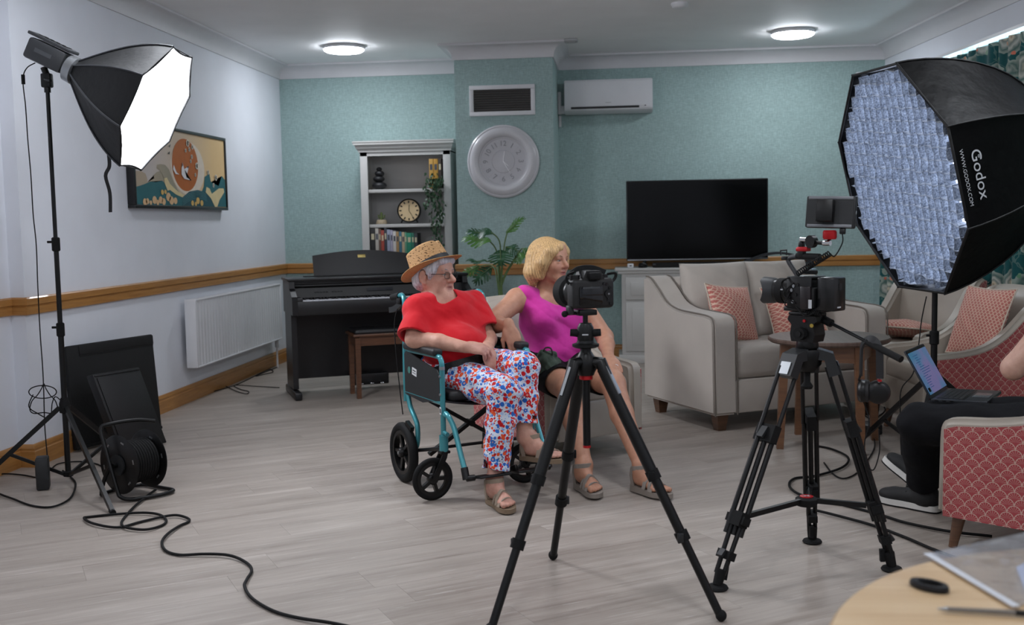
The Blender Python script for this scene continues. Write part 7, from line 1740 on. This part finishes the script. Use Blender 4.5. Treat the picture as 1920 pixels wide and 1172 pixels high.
# ======== the crew member with the laptop, mostly outside the frame
CO = V3(1.60, 4.28, 0)
crew = thing('person', 'crew member in black trousers with the laptop on the lap, face outside the frame', 'person', CO)
fw = nrmz(V3(-.82, .57, 0)); ax = V3(-.57, -.82, 0); FM = np.stack([ax, fw, V3(0, 0, 1)], 1)   # ax = their left, towards us
pel, che, nek = V3(1.70, 4.22, .46), V3(1.75, 4.19, .80), V3(1.77, 4.18, 1.0)
H3 = Head((1.75, 4.20, 1.15), (-.8, .58, -.15))
hpN, hpF = pel + ax * .09, pel - ax * .09; knN, knF = V3(1.222, 4.52, .415), V3(1.36, 4.70, .41); anN, anF = V3(1.30, 4.70, .13), V3(1.36, 4.86, .12)
shN, shF = nek + ax * .18 + V3(0, 0, -.06), nek - ax * .18 + V3(0, 0, -.06); elN = np.array(at(1900, 690, 4.2)); wrN = V3(1.70, 4.22, .97); elF, wrF = V3(1.82, 4.44, .74), V3(1.73, 4.50, .56)
S = SDF((1.20, 3.95, .40), (2.0, 4.80, 1.30), .0042)
H3.build(S, 0, 1.1); S.cone(H3.p(0, -.02, -.07), nek, .056, .06, .03); S.cone(shN, shF, .055, .055, .03); S.ell(che, (.17, .10, .17), .05, FM); S.ell(pel, (.16, .12, .1), .05, FM)
S.chain([shN, elN], [.052, .043], .02); S.chain([elN, elN * .6 + wrN * .4, wrN], [.044, .043, .029], .015); S.chain([shF, elF, wrF], [.052, .043, .029], .02)
hand(S, wrN, V3(.25, .0, .95), V3(-.4, -.8, 0), 1, .5, 1.); hand(S, wrF, V3(-.1, .2, -.25), V3(0, 0, 1), 1, .3, 1.)
S.chain([hpN, knN], [.085, .06], .03); S.chain([hpF, knF], [.085, .06], .03)
done(S, 'body', M_skinT, crew, CO, skin_paint(H3, '#cba391', '#a86a62', '#bf8070')); H3.eyes(crew, CO)
S = SDF((1.45, 3.92, .42), (2.02, 4.50, 1.06), .0046); S.cone(pel, che, .15, .15, .05, flat=(fw, .8)); S.ell(che, (.185, .12, .19), .05, FM); S.cone(shN, shF, .066, .066, .03)
cone_open(S, shN, shN + (elN - shN) * .5, .066, .066, .02); cone_open(S, shF, shF + (elF - shF) * .5, .066, .066, .02); S.cone(nek, nek + V3(0, 0, .1), .068, .07, .01, '-'); S.ell(pel, (.18, .135, .1), .04, FM)
done(S, 'top', m_cloth('black_tshirt', '#0b0c0f', .3, 18, sheen=0.), crew, CO)
S = SDF((1.08, 4.02, .06), (1.92, 5.05, .64), .0042); S.ell(pel, (.18, .13, .1), .04, FM); S.cone(hpN, knN, .105, .082, .04); S.cone(hpF, knF, .105, .08, .04)
cone_open(S, knN, knN + (anN - knN) * 1.0, .082, .075, .02); cone_open(S, knF, knF + (anF - knF) * 1.0, .08, .075, .02); S.warp(lambda x, y, z: .003 * np.sin(50 * z + 30 * x))
done(S, 'trousers', m_cloth('dark_navy_trousers', '#08090e', .35, 16, sheen=0.), crew, CO)
S = SDF(H3.c - .14, H3.c + .14, .005); S.ell(H3.p(0, -.02, .04), (.085, .105, .095), 0, H3.M); S.ell(H3.p(0, .1, -.04), (.08, .08, .11), .01, H3.M, '-'); done(S, 'hair', m_hair('dark_hair', '#2a211b', '#4a3a2c'), crew, CO)
def shoe(heel, f, up, nm='shoe'):
    f = nrmz(f); u = nrmz(np.array(up, float) - f * (f @ np.array(up, float))); s_ = np.cross(u, f); h = np.array(heel, float); q = lambda a, b_, c: h + f * a + s_ * b_ + u * c
    S = SDF(np.minimum(q(-.03, -.07, -.02), q(.32, .07, .14)) - .09, np.maximum(q(-.03, -.07, -.02), q(.32, .07, .14)) + .09, .0036)
    M = np.stack([f, s_, u], 1); S.ell(q(.05, 0, .05), (.05, .038, .045), .02, M); S.cone(q(.05, 0, .05), q(.06, 0, .10), .042, .044, .02); S.cone(q(.06, 0, .05), q(.2, 0, .035), .042, .036, .03); S.ell(q(.22, 0, .035), (.06, .042, .03), .02, M)
    S.clip(q(0, 0, .018), -u); o = done(S, nm, mat('black_canvas', '#0a0a0b', .7, bump=.15, bscale=300), crew, CO)
    out = [(-.005, 0), (.005, .03), (.06, .038), (.14, .040), (.20, .047), (.26, .036), (.288, 0), (.26, -.036), (.20, -.047), (.14, -.04), (.06, -.038), (.005, -.03)]; out = [(p.x, p.y) for p in smooth_pts([(a, c, 0) for a, c in out], 3, True)]
    b = B(); V = [[b.bm.verts.new(Vector(q(a, c, z) - CO)) for a, c in out] for z in (0, .024)]; n = len(out)
    for i in range(n): b.bm.faces.new((V[0][i], V[0][(i+1) % n], V[1][(i+1) % n], V[1][i]))
    b.bm.faces.new(V[0][::-1]); b.bm.faces.new(V[1]); b.build('white_sole', mat('white_rubber', '#c9c7c2', .6), o, 40)
    b = B(); V = [[b.bm.verts.new(Vector(q(a, c, z) - CO)) for a, c in out] for z in (-.006, .0)]
    for i in range(n): b.bm.faces.new((V[0][i], V[0][(i+1) % n], V[1][(i+1) % n], V[1][i]))
    b.bm.faces.new(V[0][::-1]); b.bm.faces.new(V[1]); b.build('outsole', M_rub, o, 40)
    for k in range(4): B().tube([q(.11 + .025 * k, -.03, .072 - .006 * k) - CO, q(.115 + .025 * k, 0, .086 - .007 * k) - CO, q(.11 + .025 * k, .03, .072 - .006 * k) - CO], .003, 6).build('lace', M_blk, o)
shoe(V3(1.345, 4.655, .008), V3(-.62, .60, .0), (0, 0, 1)); shoe(V3(1.345, 4.80, .03), V3(-.50, .72, .42), (.45, -.10, .88))
